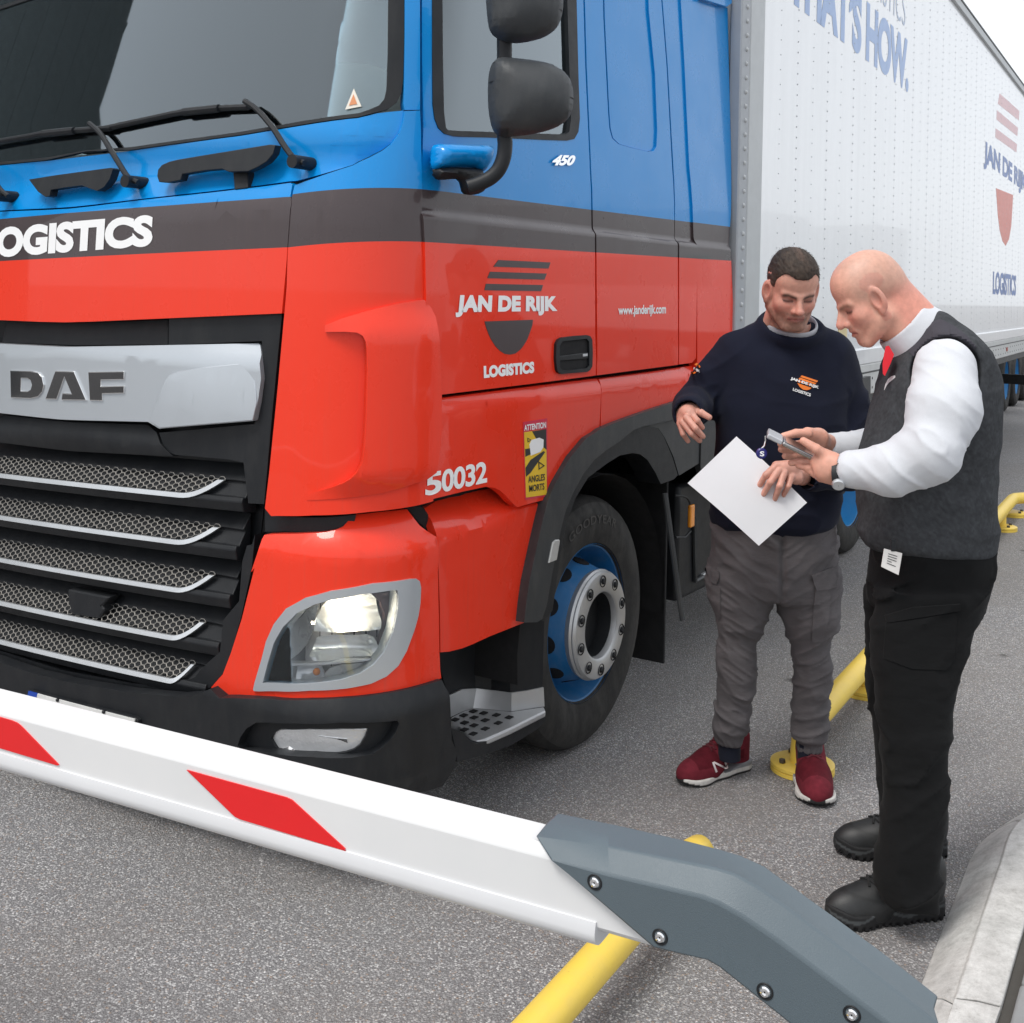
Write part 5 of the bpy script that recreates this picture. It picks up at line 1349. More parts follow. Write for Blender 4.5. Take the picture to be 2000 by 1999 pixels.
def ell(p, c, r):
    r = np.asarray(r, float); q = (p - np.asarray(c)) / r
    k0 = np.linalg.norm(q, axis=1); k1 = np.linalg.norm(q / r, axis=1)
    return k0 * (k0 - 1) / np.maximum(k1, 1e-6)
def cap(p, a, b, ra, rb=None):
    rb = ra if rb is None else rb
    a = np.asarray(a, float); b = np.asarray(b, float); d = b - a
    t = np.clip(((p - a) @ d) / max(d @ d, 1e-12), 0, 1)
    return np.linalg.norm(p - a - t[:, None] * d, axis=1) - (ra + (rb - ra) * t)
def chain(p, pts, rs, k=0.01):
    d = None
    for i in range(len(pts) - 1):
        c = cap(p, pts[i], pts[i + 1], rs[i], rs[i + 1]); d = c if d is None else smin(d, c, k)
    return d
def rbox(p, c, s, r=0.01, R=None):
    q = p - np.asarray(c)
    if R is not None: q = q @ R
    q = np.abs(q) - (np.asarray(s) / 2 - r)
    return np.linalg.norm(np.maximum(q, 0), axis=1) + np.minimum(q.max(1), 0) - r
_lofts = {}
def loft(p, tab, ex=2.2, cap_r=0.02):
    """tab rows: z, cx, cy, rx, ry (z ascending); soft superellipse sections"""
    key = id(tab)
    if key not in _lofts:
        T = np.asarray(tab, float)
        C = np.array(bez([r for r in T], 10)); _lofts[key] = (T, C[np.argsort(C[:, 0])], tab)
    T, C, _ = _lofts[key]
    z = np.clip(p[:, 2], T[0, 0], T[-1, 0])
    cx, cy, rx, ry = [np.interp(z, C[:, 0], C[:, i]) for i in (1, 2, 3, 4)]
    u = np.abs(p[:, 0] - cx) / rx; v = np.abs(p[:, 1] - cy) / ry
    s = (u ** ex + v ** ex) ** (1 / ex)
    d = (s - 1) * np.minimum(rx, ry)
    return smax(d, np.maximum(T[0, 0] - p[:, 2], p[:, 2] - T[-1, 0]), cap_r)
def nets(f, lo, hi, h, newton=2):
    lo = np.asarray(lo, float); hi = np.asarray(hi, float)
    n = np.ceil((hi - lo) / h).astype(int) + 1
    ax = [lo[i] + h * np.arange(n[i]) for i in range(3)]
    # coarse pass: only blocks near the surface are sampled finely
    bs_ = 5; nb = -(-n // bs_)
    cb = np.stack(np.meshgrid(*[lo[i] + h * (np.arange(nb[i]) * bs_ + (bs_ - 1) / 2) for i in range(3)], indexing='ij'), -1).reshape(-1, 3)
    cv = f(cb)
    near = np.abs(cv) < h * bs_ * 1.25 + 0.012
    V = np.repeat(np.repeat(np.repeat(cv.reshape(nb), bs_, 0), bs_, 1), bs_, 2)[:n[0], :n[1], :n[2]].copy()
    nm = np.repeat(np.repeat(np.repeat(near.reshape(nb), bs_, 0), bs_, 1), bs_, 2)[:n[0], :n[1], :n[2]]
    Q = np.argwhere(nm)
    if len(Q):
        G = lo + h * Q
        V[nm] = np.concatenate([f(G[k:k + 300000]) for k in range(0, len(G), 300000)])
    V = np.where(V == 0, 1e-9, V)
    S = V < 0
    c8 = [S[i:n[0] - 1 + i, j:n[1] - 1 + j, k:n[2] - 1 + k] for i in (0, 1) for j in (0, 1) for k in (0, 1)]
    cnt = sum(c.astype(np.int8) for c in c8)
    act = (cnt > 0) & (cnt < 8)
    idx = -np.ones(act.shape, int); I = np.argwhere(act); idx[act] = np.arange(len(I))
    acc = np.zeros((len(I), 3)); num = np.zeros(len(I))
    cor = [(i, j, k) for i in (0, 1) for j in (0, 1) for k in (0, 1)]
    val = {c: V[I[:, 0] + c[0], I[:, 1] + c[1], I[:, 2] + c[2]] for c in cor}
    for a in cor:
        for axd in range(3):
            if a[axd] == 1: continue
            b = list(a); b[axd] = 1; b = tuple(b)
            va, vb = val[a], val[b]; m_ = (va < 0) != (vb < 0)
            t = np.where(m_, va / np.where(m_, va - vb, 1), 0)
            pt = np.tile(np.array(a, float), (len(I), 1)); pt[:, axd] += t
            acc += np.where(m_[:, None], pt, 0); num += m_
    P = lo + h * (I + acc / num[:, None])
    e = h * 0.3
    for _ in range(newton):
        d = f(P); g = np.stack([(f(P + e * np.eye(3)[i]) - f(P - e * np.eye(3)[i])) / (2 * e) for i in range(3)], -1)
        st = d[:, None] * g / np.maximum((g * g).sum(1), 0.15)[:, None]
        ln = np.linalg.norm(st, axis=1); st *= np.minimum(1, 0.8 * h / np.maximum(ln, 1e-9))[:, None]
        P = P - st
    F = []
    for axd in range(3):
        s0 = [slice(None)] * 3; s1 = [slice(None)] * 3; s0[axd] = slice(0, n[axd] - 1); s1[axd] = slice(1, n[axd])
        A, B = S[tuple(s0)], S[tuple(s1)]
        E = np.argwhere(A != B)
        u, w = [(1, 2), (2, 0), (0, 1)][axd]
        E = E[(E[:, u] > 0) & (E[:, w] > 0) & (E[:, u] < n[u] - 1) & (E[:, w] < n[w] - 1)]
        fl = A[E[:, 0], E[:, 1], E[:, 2]]
        q = []
        for du, dw in ((1, 1), (0, 1), (0, 0), (1, 0)):
            c = E.copy(); c[:, u] -= du; c[:, w] -= dw
            q.append(idx[c[:, 0], c[:, 1], c[:, 2]])
        Q = np.stack(q, 1)
        Q[~fl] = Q[~fl][:, ::-1]
        F.append(Q)
    return P, np.concatenate(F)
def sdf_obj(name, parts, m, parent, col=None, xf=None):
    """parts: list of (f, lo, hi, h); joined in one mesh; col(P)->rgb gives the colour attribute"""
    PS, FS, off = [], [], 0
    for f, lo, hi, h in parts:
        P, F = nets(f, lo, hi, h); PS.append(P); FS.append(F + off); off += len(P)
    P = np.concatenate(PS); F = np.concatenate(FS)
    C = col(P) if col else None
    if xf is not None: P = xf(P)
    me = bpy.data.meshes.new(name)
    me.vertices.add(len(P)); me.vertices.foreach_set('co', P.astype(np.float32).ravel())
    me.loops.add(F.size); me.loops.foreach_set('vertex_index', F.astype(np.int32).ravel())
    me.polygons.add(len(F)); me.polygons.foreach_set('loop_start', np.arange(0, F.size, 4, dtype=np.int32)); me.polygons.foreach_set('loop_total', np.full(len(F), 4, dtype=np.int32))
    me.update(calc_edges=True); me.validate()
    me.polygons.foreach_set('use_smooth', np.ones(len(me.polygons), bool))
    if C is not None:
        at = me.color_attributes.new('tone', 'FLOAT_COLOR', 'POINT')
        at.data.foreach_set('color', np.concatenate([C, np.ones((len(C), 1))], 1).astype(np.float32).ravel())
    for mm in (m if isinstance(m, (list, tuple)) else [m]): me.materials.append(mm)
    o = bpy.data.objects.new(name, me); link(o, parent)
    return o
def rotm(rx=0, ry=0, rz=0):
    return np.array((Matrix.Rotation(math.radians(rz), 3, 'Z') @ Matrix.Rotation(math.radians(rx), 3, 'X') @ Matrix.Rotation(math.radians(ry), 3, 'Y')))

def cloth(name, colr, rough=0.9, weave=900.0, wamp=0.35, var=0.10, sheen=0.03, fold=0.35, fscale=(9, 9, 5), tint=None):
    m, nt, bs = new_mat(name)
    v = coords(nt)
    n1 = noise_n(nt, v, 6.0, 6.0, 0.6)
    c = mix_n(nt, ramp_n(nt, n1, 0.3, 0.7), tuple(x * (1 - var) for x in colr), tuple(min(1, x * (1 + var)) for x in (tint or colr)))
    n2 = noise_n(nt, v, weave, 2.0)
    c = mix_n(nt, ramp_n(nt, n2, 0.35, 0.65, 0, 0.22), c, tuple(x * 0.45 for x in colr))
    nt.links.new(c, bs.inputs['Base Color'])
    bs.inputs['Roughness'].default_value = rough
    bs.inputs['Specular IOR Level'].default_value = 0.25
    bs.inputs['Sheen Weight'].default_value = sheen
    b1 = bump_n(nt, bs, noise_n(nt, coords(nt, fscale), 1.0, 3.0, 0.5), fold, 0.02)
    b1 = bump_n(nt, bs, noise_n(nt, coords(nt, tuple(2.7 * q for q in fscale)), 1.0, 2.0, 0.5), fold * .35, 0.006, prev=b1)
    bump_n(nt, bs, n2, wamp, 0.001, prev=b1)
    return m
def skin(name):
    m, nt, bs = new_mat(name)
    at = node(nt, 'ShaderNodeAttribute'); at.attribute_name = 'tone'
    v = coords(nt)
    n = noise_n(nt, v, 60.0, 5.0, 0.6)
    hs = node(nt, 'ShaderNodeHueSaturation')
    nt.links.new(at.outputs['Color'], hs.inputs['Color']); nt.links.new(ramp_n(nt, n, 0.3, 0.7, 0.90, 1.10), hs.inputs['Value'])
    nt.links.new(hs.outputs['Color'], bs.inputs['Base Color'])
    bs.inputs['Roughness'].default_value = 0.48
    bs.inputs['Subsurface Weight'].default_value = 0.12
    bs.inputs['Subsurface Radius'].default_value = (0.012, 0.005, 0.003)
    bs.inputs['Subsurface Scale'].default_value = 0.6
    bump_n(nt, bs, noise_n(nt, v, 420.0, 3.0), 0.18, 0.001)
    return m
M_SKIN = skin('skin')
def attr_mat(name, rough=0.8, bump=0.3, bscale=500, spec=0.3):
    m, nt, bs = new_mat(name)
    at = node(nt, 'ShaderNodeAttribute'); at.attribute_name = 'tone'
    n = noise_n(nt, coords(nt), 35.0, 5.0, 0.6)
    hs = node(nt, 'ShaderNodeHueSaturation')
    nt.links.new(at.outputs['Color'], hs.inputs['Color']); nt.links.new(ramp_n(nt, n, 0.3, 0.7, 0.82, 1.15), hs.inputs['Value'])
    nt.links.new(hs.outputs['Color'], bs.inputs['Base Color'])
    bs.inputs['Roughness'].default_value = rough; bs.inputs['Specular IOR Level'].default_value = spec
    bump_n(nt, bs, noise_n(nt, coords(nt), bscale, 3.0), bump, 0.0015)
    return m

# ---------------------------------------------------------------- a man's head (x right, y to the face, z up)
def head_field(p, jaw=1.0, nose=1.0, bald=False, mouth_open=0.0):
    x, y, z = p[:, 0], p[:, 1], p[:, 2]
    p = p * np.array([1, 1 / 0.93, 1]); x, y, z = p[:, 0], p[:, 1], p[:, 2]
    q = p.copy(); q[:, 0] = np.abs(x)                      # symmetric
    d = ell(q, (0, -.016, .040), (.0765, .098, .084))
    d = smin(d, ell(q, (0, .030, .045), (.066, .062, .060)), .03)          # forehead
    d = smin(d, ell(q, (0, .030, -.035), (.0640, .060, .078)), .030)
    d = smin(d, cap(q, (.053 * jaw, .000, -.060), (.022 * jaw, .070, -.104), .020, .017), .030)
    d = smin(d, ell(q, (0, .074, -.102), (.022 * jaw, .017, .016)), .020)    # chin
    d = smin(d, ell(q, (.038, .060, -.030), (.024, .024, .020)), .026)       # cheek
    d = smin(d, cap(q, (.010, .0900, .008), (.044, .0730, .012), .0100, .009), .012)   # brow
    d = smax(d, -ell(q, (.0320, .104, -.009), (.0205, .0185, .0120)), .010)    # socket
    d = smin(d, ell(q, (.0325, .0705, -.010), (.0150, .0150, .0120)), .004)    # lidded eye
    d = smin(d, cap(q, (0, .090, .006), (0, .108 + .006 * nose, -.032), .0075, .0095 * nose), .011)  # nose
    d = smin(d, cap(q, (0, .078, .0), (0, .094, -.036), .010, .0165), .008)
    d = smin(d, ell(q, (0, .111 + .006 * nose, -.037), (.0115, .0105, .0095)), .006)
    d = smin(d, ell(q, (.0125, .0995, -.041), (.0085, .0105, .0080)), .006)
    d = smin(d, ell(q, (0, .082, -.066), (.030, .016, .022)), .015)          # muzzle
    d = smin(d, cap(q, (0, .0975, -.0625), (.025, .0840, -.0680), .0056, .0026), .005)
    d = smin(d, cap(q, (0, .0960, -.0745), (.022, .0845, -.0730), .0066, .0028), .005)
    d = smax(d, -cap(q, (0, .1035, -.0682), (.027, .0870, -.0708), .0017 + .003 * mouth_open, .0012), .0022)
    d = smax(d, -cap(q, (.026, .094, -.048), (.037, .083, -.066), .0010, .0008), .006)     # laugh line
    # neck
    d = smin(d, cap(q, (0, -.026, -.070), (0, -.050, -.190), .058, .066), .022)
    # ear
    e = q - np.array([.0785, .002, -.008])
    ca, sa = math.cos(.55), math.sin(.55)
    e = np.stack([e[:, 0] * ca + e[:, 1] * sa, -e[:, 0] * sa + e[:, 1] * ca, e[:, 2]], 1)
    e = e / 1.14
    ear = ell(e, (.002, 0, 0), (.0085, .0195, .0335))
    ear = smax(ear, -ell(e, (.010, .003, .002), (.0085, .011, .020)), .004)
    ear = smin(ear, ell(e, (.003, .004, -.030), (.006, .008, .010)), .006)
    return smin(d, ear, .006) * 0.95
def head_colour(p, base, stubble=0.0, shaved=False, brow=(0.06, 0.035, 0.025), beard=(0.10, 0.055, 0.035), red=0.0):
    p = p * np.array([1, 1 / 0.93, 1])
    x, y, z = np.abs(p[:, 0]), p[:, 1], p[:, 2]
    C = np.tile(np.asarray(base, float), (len(p), 1))
    def mixc(w, c):
        C[:] = C * (1 - w[:, None]) + np.asarray(c) * w[:, None]
    n = vnoise(p, (60, 60, 60), 3) * .5 + vnoise(p, (150, 150, 150), 5) * .5
    mixc(np.clip(np.exp(-((x - .042) ** 2 + (z + .03) ** 2) / .0009) * (y > .03) * (.45 + red), 0, 1), (.60, .21, .16))
    mixc(np.exp(-((z + .038) ** 2 + x ** 2) / .0004) * (y > .10) * .5, (.60, .22, .17))
    mixc((x > .074) * (.35 + red), (.62, .22, .17))
    if stubble > 0:
        w = smoothstep(-.040, -.066, z) * smoothstep(-.02, .015, y) * (1 - smoothstep(-.125, -.145, z))
        w = np.maximum(w, np.exp(-((z + .055) / .0065) ** 2) * smoothstep(.07, .085, y) * (x < .032))
        w = np.maximum(w, smoothstep(.0, -.05, z) * np.exp(-((y - .005) / .022) ** 2) * (x > .05))
        mixc(np.clip(w * stubble * (1 + .6 * n), 0, .85), beard)
    if shaved:
        w = smoothstep(.072, .03, y) * smoothstep(-.03, .0, z - .35 * (y + .02)) * (1 - smoothstep(.112, .126, z))
        mixc(np.clip(w * .34 * (1 + .3 * n), 0, 1), (.34, .25, .20))
    lip = np.exp(-((z + .0685) / .0085) ** 2) * (x < .027) * smoothstep(.080, .088, y)
    mixc(np.clip(lip * .75, 0, 1), (.42, .13, .11))
    mixc(np.exp(-((z + .0685 + .09 * x) / .0018) ** 2) * (x < .028) * (y > .08) * .75, (.14, .03, .025))
    bz = .0050 + .28 * np.clip(x - .012, 0, .022) - .22 * np.clip(x - .036, 0, .03)
    wb = np.exp(-((z - bz) / .0064) ** 2) * smoothstep(.007, .014, x) * (1 - smoothstep(.048, .056, x)) * (y > .05)
    mixc(np.clip(wb * 1.0 * (1 + .3 * n), 0, .95), brow)
    lz = -.0100 + 3.0 * (x - .0325) ** 2
    wl_ = np.exp(-((z - lz) / .0042) ** 2) * (x > .017) * (x < .049) * (y > .065)
    mixc(wl_ * .95, (.022, .014, .012))
    ws = np.exp(-(((x - .0325) / .02) ** 2 + ((z + .004) / .009) ** 2)) * (y > .06)
    mixc(ws * .5, (.20, .08, .065))  # shade of the eye sockets, painted into the skin colour
    return np.clip(C, 0, 1)
# a hand from traced joints: fingers = list of (points, radius); palm = list of points with radii
def hand_field(fingers, palm, k=.006):
    def f(p):
        d = None
        for pts, rs in palm:
            c = chain(p, pts, rs, .012); d = c if d is None else smin(d, c, .018)
        ds = []
        for pts, rs in fingers:
            ds.append(chain(p, pts, rs, .003))
        g = ds[0]
        for e in ds[1:]: g = smin(g, e, .0022)
        return smin(d, g, .0075)
    return f
def bounds(pts, pad):
    A = np.array(pts); return A.min(0) - pad, A.max(0) + pad
# ================================================================== the two men
def zX(*p): return zm(1300, 460, 4.291, p)
def zX2(*p): return zm(1550, 460, 4.291, p)
def zY(*p): return zm(1300, 780, 4.8275, p)
def zV(*p): return zm(1300, 1100, 3.862, p)
def zS(*p): return zm(1600, 900, 3.8625, p)
class Frame:
    def __init__(self, U, V):
        self.b = onz(U, V); self.d0 = float(self.b @ FWD)
    def L(self, U, V, D):
        p = CAMP + ray(U, V) * D - self.b
        return np.array([p @ RGT0, p @ FWD, p[2] + self.b[2]])
    def row(self, V, ul, ur, D, ry, ex=0):
        a, b = self.L(ul, V, D), self.L(ur, V, D)
        return ((a[2] + b[2]) / 2, (a[0] + b[0]) / 2, D - self.d0, (b[0] - a[0]) / 2, ry)
    def tab(self, rows): return sorted([self.row(*r) for r in rows])
    def hits(self, f, UV, d0, d1, n=70):
        """first surface along each view line, all at once"""
        UV = np.asarray(UV, float); D = np.linspace(d0, d1, n)
        a = np.array([self.L(u, v, d0) for u, v in UV]); b = np.array([self.L(u, v, d1) for u, v in UV])
        t = np.linspace(0, 1, n)
        P = a[:, None] * (1 - t)[None, :, None] + b[:, None] * t[None, :, None]
        v = f(P.reshape(-1, 3)).reshape(len(UV), n)
        i = np.argmax(v < 0, axis=1); ok = (v < 0).any(1); i = np.where(ok, np.maximum(i, 1), n // 2)
        k = np.arange(len(UV)); v0, v1 = v[k, i - 1], v[k, i]
        w = np.where(ok, v0 / np.where(v0 - v1 == 0, 1, v0 - v1), 0.5)
        return P[k, i - 1] * (1 - w)[:, None] + P[k, i] * w[:, None]
    def hit(self, f, U, V, d0, d1, n=160): return self.hits(f, [(U, V)], d0, d1, n)[0]
    def print_on(self, name, s, quad, f, d0, d1, m, parent, bold=.03, lift=.003, spacing=1.0, italic=0.0):
        V, F, _ = text_cells(s, bold, spacing, italic); q = [np.array(p) for p in quad]
        u, v = V[:, :1], V[:, 1:]
        uv = (q[0] * (1 - u) + q[1] * u) * (1 - v) + (q[3] * (1 - u) + q[2] * u) * v
        return mesh_obj(name, self.hits(f, uv, d0, d1) - np.array([0, lift, 0]), F, m, parent, smooth=False, recalc=False)
    def patch_on(self, name, poly, f, d0, d1, m, parent, lift=.003, step=6.0):
        bm = grid_poly([[(u, -v) for u, v in poly]], step, step)
        H = self.hits(f, [(v.co.x, -v.co.y) for v in bm.verts], d0, d1) - np.array([0, lift, 0])
        for v, h in zip(bm.verts, H): v.co = Vector(tuple(h))
        return finish(bm, name, m, parent)
PRZ = AZ - math.pi / 2
def shift(f, c, R=None, s=1.0):
    c = np.asarray(c)
    return lambda p: f(((p - c) @ R if R is not None else p - c) / s) * s
LOCAL[0] = True

# ---------------------------------------------------------------- footwear
def shoe_fields(boot=False):
    def plan(p):
        q = p.copy(); q[:, 2] = 0
        d = cap(q, (0, .036, 0), (.004, .125, 0), .036, .036)
        d = smin(d, cap(q, (.004, .13, 0), (.002, .215, 0), .037, .047), .03)
        return smin(d, ell(q, (-.004, .235, 0), (.044, .056, .05)), .02)
    def sole(p):
        top = (.036 + .010 * smoothstep(.10, .02, p[:, 1]) + .012 * smoothstep(.24, .29, p[:, 1])) if boot else (.022 + .012 * smoothstep(.12, .02, p[:, 1]) + .004 * smoothstep(.25, .29, p[:, 1]))
        low = .012 * smoothstep(.23, .30, p[:, 1])
        tread = (np.abs((p[:, 1] * 55) % 1 - .5) < .22) * (p[:, 2] < .010 + low) * .006 if boot else 0
        return smax(plan(p) - .004 + tread, np.maximum(low - p[:, 2], p[:, 2] - top), .005)
    def upper(p):
        d = ell(p, (-.002, .215, .030), (.0465, .082, .045 if not boot else .052))
        d = smin(d, cap(p, (.002, .165, .050), (.003, .075, .078), .042, .038), .04)
        d = smin(d, cap(p, (.002, .040, .035), (.002, .034, .100), .036, .033), .025)
        d = smin(d, cap(p, (.002, .115, .085), (.002, .058, .136 if not boot else .125), .026, .034), .03)
        if boot: d = smin(d, cap(p, (.002, .045, .08), (.002, .042, .115), .042, .040), .03)
        else: d = smax(d, -cap(p, (.002, .055, .105), (.002, .045, .20), .031, .05), .006)
        d = smax(d, .012 - p[:, 2], .004)
        d = d - .0012 * np.sign(vnoise(p, (30, 30, 30), 4)) * 0
        return d
    return sole, upper
def foot_frame(fr, heel, toe):
    """heel, toe: points on the ground in the person's frame"""
    h, t = np.asarray(heel), np.asarray(toe); d = t - h; d[2] = 0; ln = np.linalg.norm(d); d /= ln
    R = np.array([[d[1], d[0], 0], [-d[0], d[1], 0], [0, 0, 1.0]])      # columns: lateral, forward, up
    return h, R, ln / .290
def make_shoe(fr, root, heel, toe, name, cols, boot=False, label=None):
    sole, upper = shoe_fields(boot)
    h, R, s = foot_frame(fr, heel, toe)
    xf = lambda P: (P * s) @ R.T + h
    if not boot:
        def colr(p):
            C = np.tile(np.array(cols[0]), (len(p), 1))
            mesh = ((p[:, 1] > .165) & (p[:, 1] < .245) & (p[:, 2] > .046 + .10 * np.abs(p[:, 0]))) | ((p[:, 1] > .05) & (p[:, 1] < .10) & (p[:, 2] > .045) & (p[:, 2] < .075))
            C[mesh] = cols[1]; C += .12 * C * vnoise(p, (90, 90, 90), 5)[:, None]
            return C
        def colsole(p):
            C = np.tile(np.array((.60, .58, .55)), (len(p), 1)); C[p[:, 2] < .0085 + .009 * smoothstep(.24, .30, p[:, 1])] = (.03, .03, .03)
            C[(p[:, 1] > .283) & (np.abs(p[:, 0]) < .020)] = (.022, .022, .022); C[(p[:, 1] < .14) & (p[:, 2] > .020)] = (.22, .22, .23)
            return C
    else:
        colr = lambda p: np.tile(np.array(cols[0]), (len(p), 1)) * (1 - .35 * ((np.abs(p[:, 2] - .055 - .2 * np.clip(p[:, 1] - .15, 0, 1)) < .003))[:, None])
        colsole = lambda p: np.where((np.abs(p[:, 2] - .030 - .008 * np.sin(p[:, 1] * 45)) < .0035)[:, None], np.array([[.06, .065, .068]]), np.array([[.016, .016, .017]]))
    up = sdf_obj(name, [(upper, (-.065, -.02, .0), (.065, .32, .24 if boot else .17), .0036)], attr_mat(name + '_upper', .5 if boot else .9, .25, 300, .45 if boot else .2), root, colr, xf)
    sdf_obj('sole', [(sole, (-.065, -.02, -.005), (.065, .32, .06), .0032)], attr_mat(name + '_sole', .7, .3, 260), up, colsole, xf)
    def top_z(x, y):
        z = np.linspace(.20, .02, 120); v = upper(np.stack([np.full(120, x), np.full(120, y), z], 1))
        return float(z[np.argmax(v < 0)]) if (v < 0).any() else .05
    bm = bmesh.new()
    for k in range(6):
        y = (.198 if boot else .176) - k * .015
        for sgn in (-1, 1):
            pts = [np.array([x, yy, top_z(x, yy) + .0025]) for x, yy in ((.021 * sgn, y), (.008 * sgn, y - .005), (-.008 * sgn, y - .011), (-.021 * sgn, y - .016))]
            add_tube(bm, [xf(q[None])[0] for q in pts], .0030 * s, 6)
    if not boot or True:
        for sgn in (-1, 1):
            pts = [np.array([x * sgn, yy, top_z(x * sgn * .6, yy) + dz]) for x, yy, dz in ((.0, .085, .006), (.012, .092, .014), (.022, .086, .008), (.012, .080, .006), (.0, .084, .006))]
            add_tube(bm, [xf(q[None])[0] for q in pts], .0026 * s, 6)
    finish(bm, 'laces', mat(name + '_lace', tuple(x * .6 for x in cols[0]), .9), up, recalc=True)
    return up, shift(upper, h, R, s)

# ================================================================ the driver in the navy sweatshirt
A = Frame(1500, 1512)
L = A.L
DRV = empty('person', 'man in navy sweatshirt and grey cargo trousers holding a white sheet', 'person', tuple(A.b), PRZ)
hs = 1.06
hc = L(1546, 564, 4.07); hR = rotm(rx=-24, rz=185)
f_head = shift(lambda q: head_field(q, jaw=1.12, nose=1.0), hc, hR, hs)
# hands
def P3(pts, D, dd=None): return [L(*q, D if dd is None else D + dd[i]) for i, q in enumerate(zY(*pts))]
r1 = .0102
hl_f = [(P3([(235, 130), (300, 205), (345, 268)], 3.94, (.02, -.01, .005)), [.0118, .0105, .0088]), (P3([(195, 175), (280, 275), (352, 352)], 3.93, (.01, -.02, .0)), [.0118, .0108, .0090]),
        (P3([(160, 215), (245, 325), (322, 392)], 3.94, (.01, -.015, .01)), [.0115, .0104, .0086]), (P3([(135, 235), (165, 330), (212, 396)], 3.96, (.01, -.005, .02)), [.0104, .0092, .0078]),
        (P3([(270, 85), (335, 130), (412, 172)], 3.96, (.04, .0, -.01)), [.0140, .0125, .0100])]
hl_p = [(P3([(222, 95), (195, 130)], 3.98, (.07, .0)), [.027, .026]), (P3([(240, 110), (232, 140)], 3.97, (.03, -.01)), [.024, .017]), (P3([(160, 140), (150, 215)], 3.98, (.03, -.005)), [.022, .016])]
f_hl = hand_field(hl_f, hl_p)
hr_f = [(P3([(1040, 632), (945, 715), (885, 812)], 3.86, (.0, -.02, .0)), [.0120, .0106, .0088]), (P3([(1065, 675), (985, 785), (922, 898)], 3.85, (.0, -.022, .0)), [.0120, .0108, .0090]),
        (P3([(1115, 700), (1075, 820), (1030, 942)], 3.85, (.0, -.022, .0)), [.0118, .0106, .0088]), (P3([(1185, 735), (1155, 825), (1108, 912)], 3.86, (.0, -.015, .0)), [.0108, .0094, .0078])]
hr_p = [(P3([(1290, 735), (1190, 680)], 3.92, (.03, -.01)), [.028, .024]), (P3([(1200, 640), (1050, 635)], 3.89, (.0, -.02)), [.022, .018]), (P3([(1230, 740), (1180, 740)], 3.89, (.0, -.015)), [.024, .018]), (P3([(1160, 660), (1090, 680)], 3.885, (.0, -.02)), [.022, .018])]
f_hr = hand_field(hr_f, hr_p)
def all_pts(fs, ps): return [q for f in fs for q in f[0]] + [q for f in ps for q in f[0]]
b1 = bounds(all_pts(hl_f, hl_p), .035); b2 = bounds(all_pts(hr_f, hr_p), .035)
# sweatshirt
tor = A.tab([(1034, 1396, 1624, 4.20, .130), (1012, 1389, 1634, 4.20, .145), (960, 1391, 1640, 4.20, .150), (900, 1396, 1645, 4.19, .150), (820, 1400, 1650, 4.19, .146), (760, 1402, 1654, 4.20, .140), (705, 1412, 1652, 4.21, .128), (672, 1428, 1640, 4.22, .112), (648, 1448, 1622, 4.22, .096), (628, 1478, 1600, 4.22, .080)])
rc = L(1543, 640, 4.175); rn = np.array([0.03, -.46, .887]); rn /= np.linalg.norm(rn)
def torus(p, c, n, R, r, squash=1.0):
    q = p - c; h = q @ n; rad = np.linalg.norm(q - h[:, None] * n, axis=1)
    return np.sqrt((rad - R) ** 2 + (h * squash) ** 2) - r
al = [L(1440, 694, 4.21), L(1392, 742, 4.23), L(1362, 786, 4.22)]
fl = [L(1362, 786, 4.22), L(1353, 796, 4.10), L(1346, 805, 4.005)]
ar = [L(1622, 698, 4.22), L(1652, 780, 4.24), L(1668, 868, 4.20)]
fr_ = [L(1668, 868, 4.20), L(1655, 922, 4.08), L(1584, 934, 3.95)]
def f_sweat(p, holes=True):
    t = loft(p, tor, 2.4, .03)
    a1 = smin(chain(p, al, [.082, .068, .064], .02), chain(p, fl, [.066, .064, .058], .02), .02)
    a2 = smin(chain(p, ar, [.085, .076, .068], .02), chain(p, fr_, [.068, .060, .046], .02), .02)
    d = smin(t, a1, .028); d = smin(d, a2, .028)
    z = p[:, 2]
    arm = smoothstep(.05, -.01, np.minimum(a1, a2) - t)
    low = smoothstep(1.12, .95, z)
    w = .0035 * vnoise(p, (9, 9, 12), 1) - (.0025 + .006 * low) * folds(p, (7, 7, 15), 3)
    rot = np.stack([p[:, 0] * .8 + p[:, 2] * .6, p[:, 1], -p[:, 0] * .6 + p[:, 2] * .8], 1)
    w = w - arm * .009 * folds(rot, (7, 7, 19), 13)
    cf = np.minimum(np.linalg.norm(p - fl[2], axis=1), np.linalg.norm(p - fr_[2], axis=1))
    d = d + w * smoothstep(.03, .09, cf)
    d = smin(d, torus(p, rc - rn * .004, rn, .106, .0100, .42), .022)
    if holes:
        d = smax(d, -cap(p, rc + rn * .078, rc + rn * .3, .093, .11), .006)
        d = smax(d, -cap(p, fl[2] - (fl[2] - fl[1]) * .25, fl[2] + (fl[2] - fl[1]) * 1.2, .040, .048), .005)
        d = smax(d, -cap(p, fr_[2], fr_[2] + (fr_[2] - fr_[1]) * .8, .033, .042), .005)
    return d
M_NAVY = cloth('navy_fleece', (0.0075, 0.0095, 0.022), .95, 1100, .35, .12, .02, .15, (7, 7, 9))
sweat = sdf_obj('sweatshirt', [(f_sweat, L(1290, 1050, 4.2) - np.array([0, .32, .02]), L(1730, 610, 4.2) + np.array([0, .25, .03]), .0072)], M_NAVY, DRV)
f_tee = lambda p: torus(p, rc + rn * .006, rn, .089, .0065, .30)
sdf_obj('tee_collar', [(f_tee, rc - .12, rc + .12, .0045)], cloth('grey_jersey', (.46, .46, .49), .9, 900, .2), DRV)
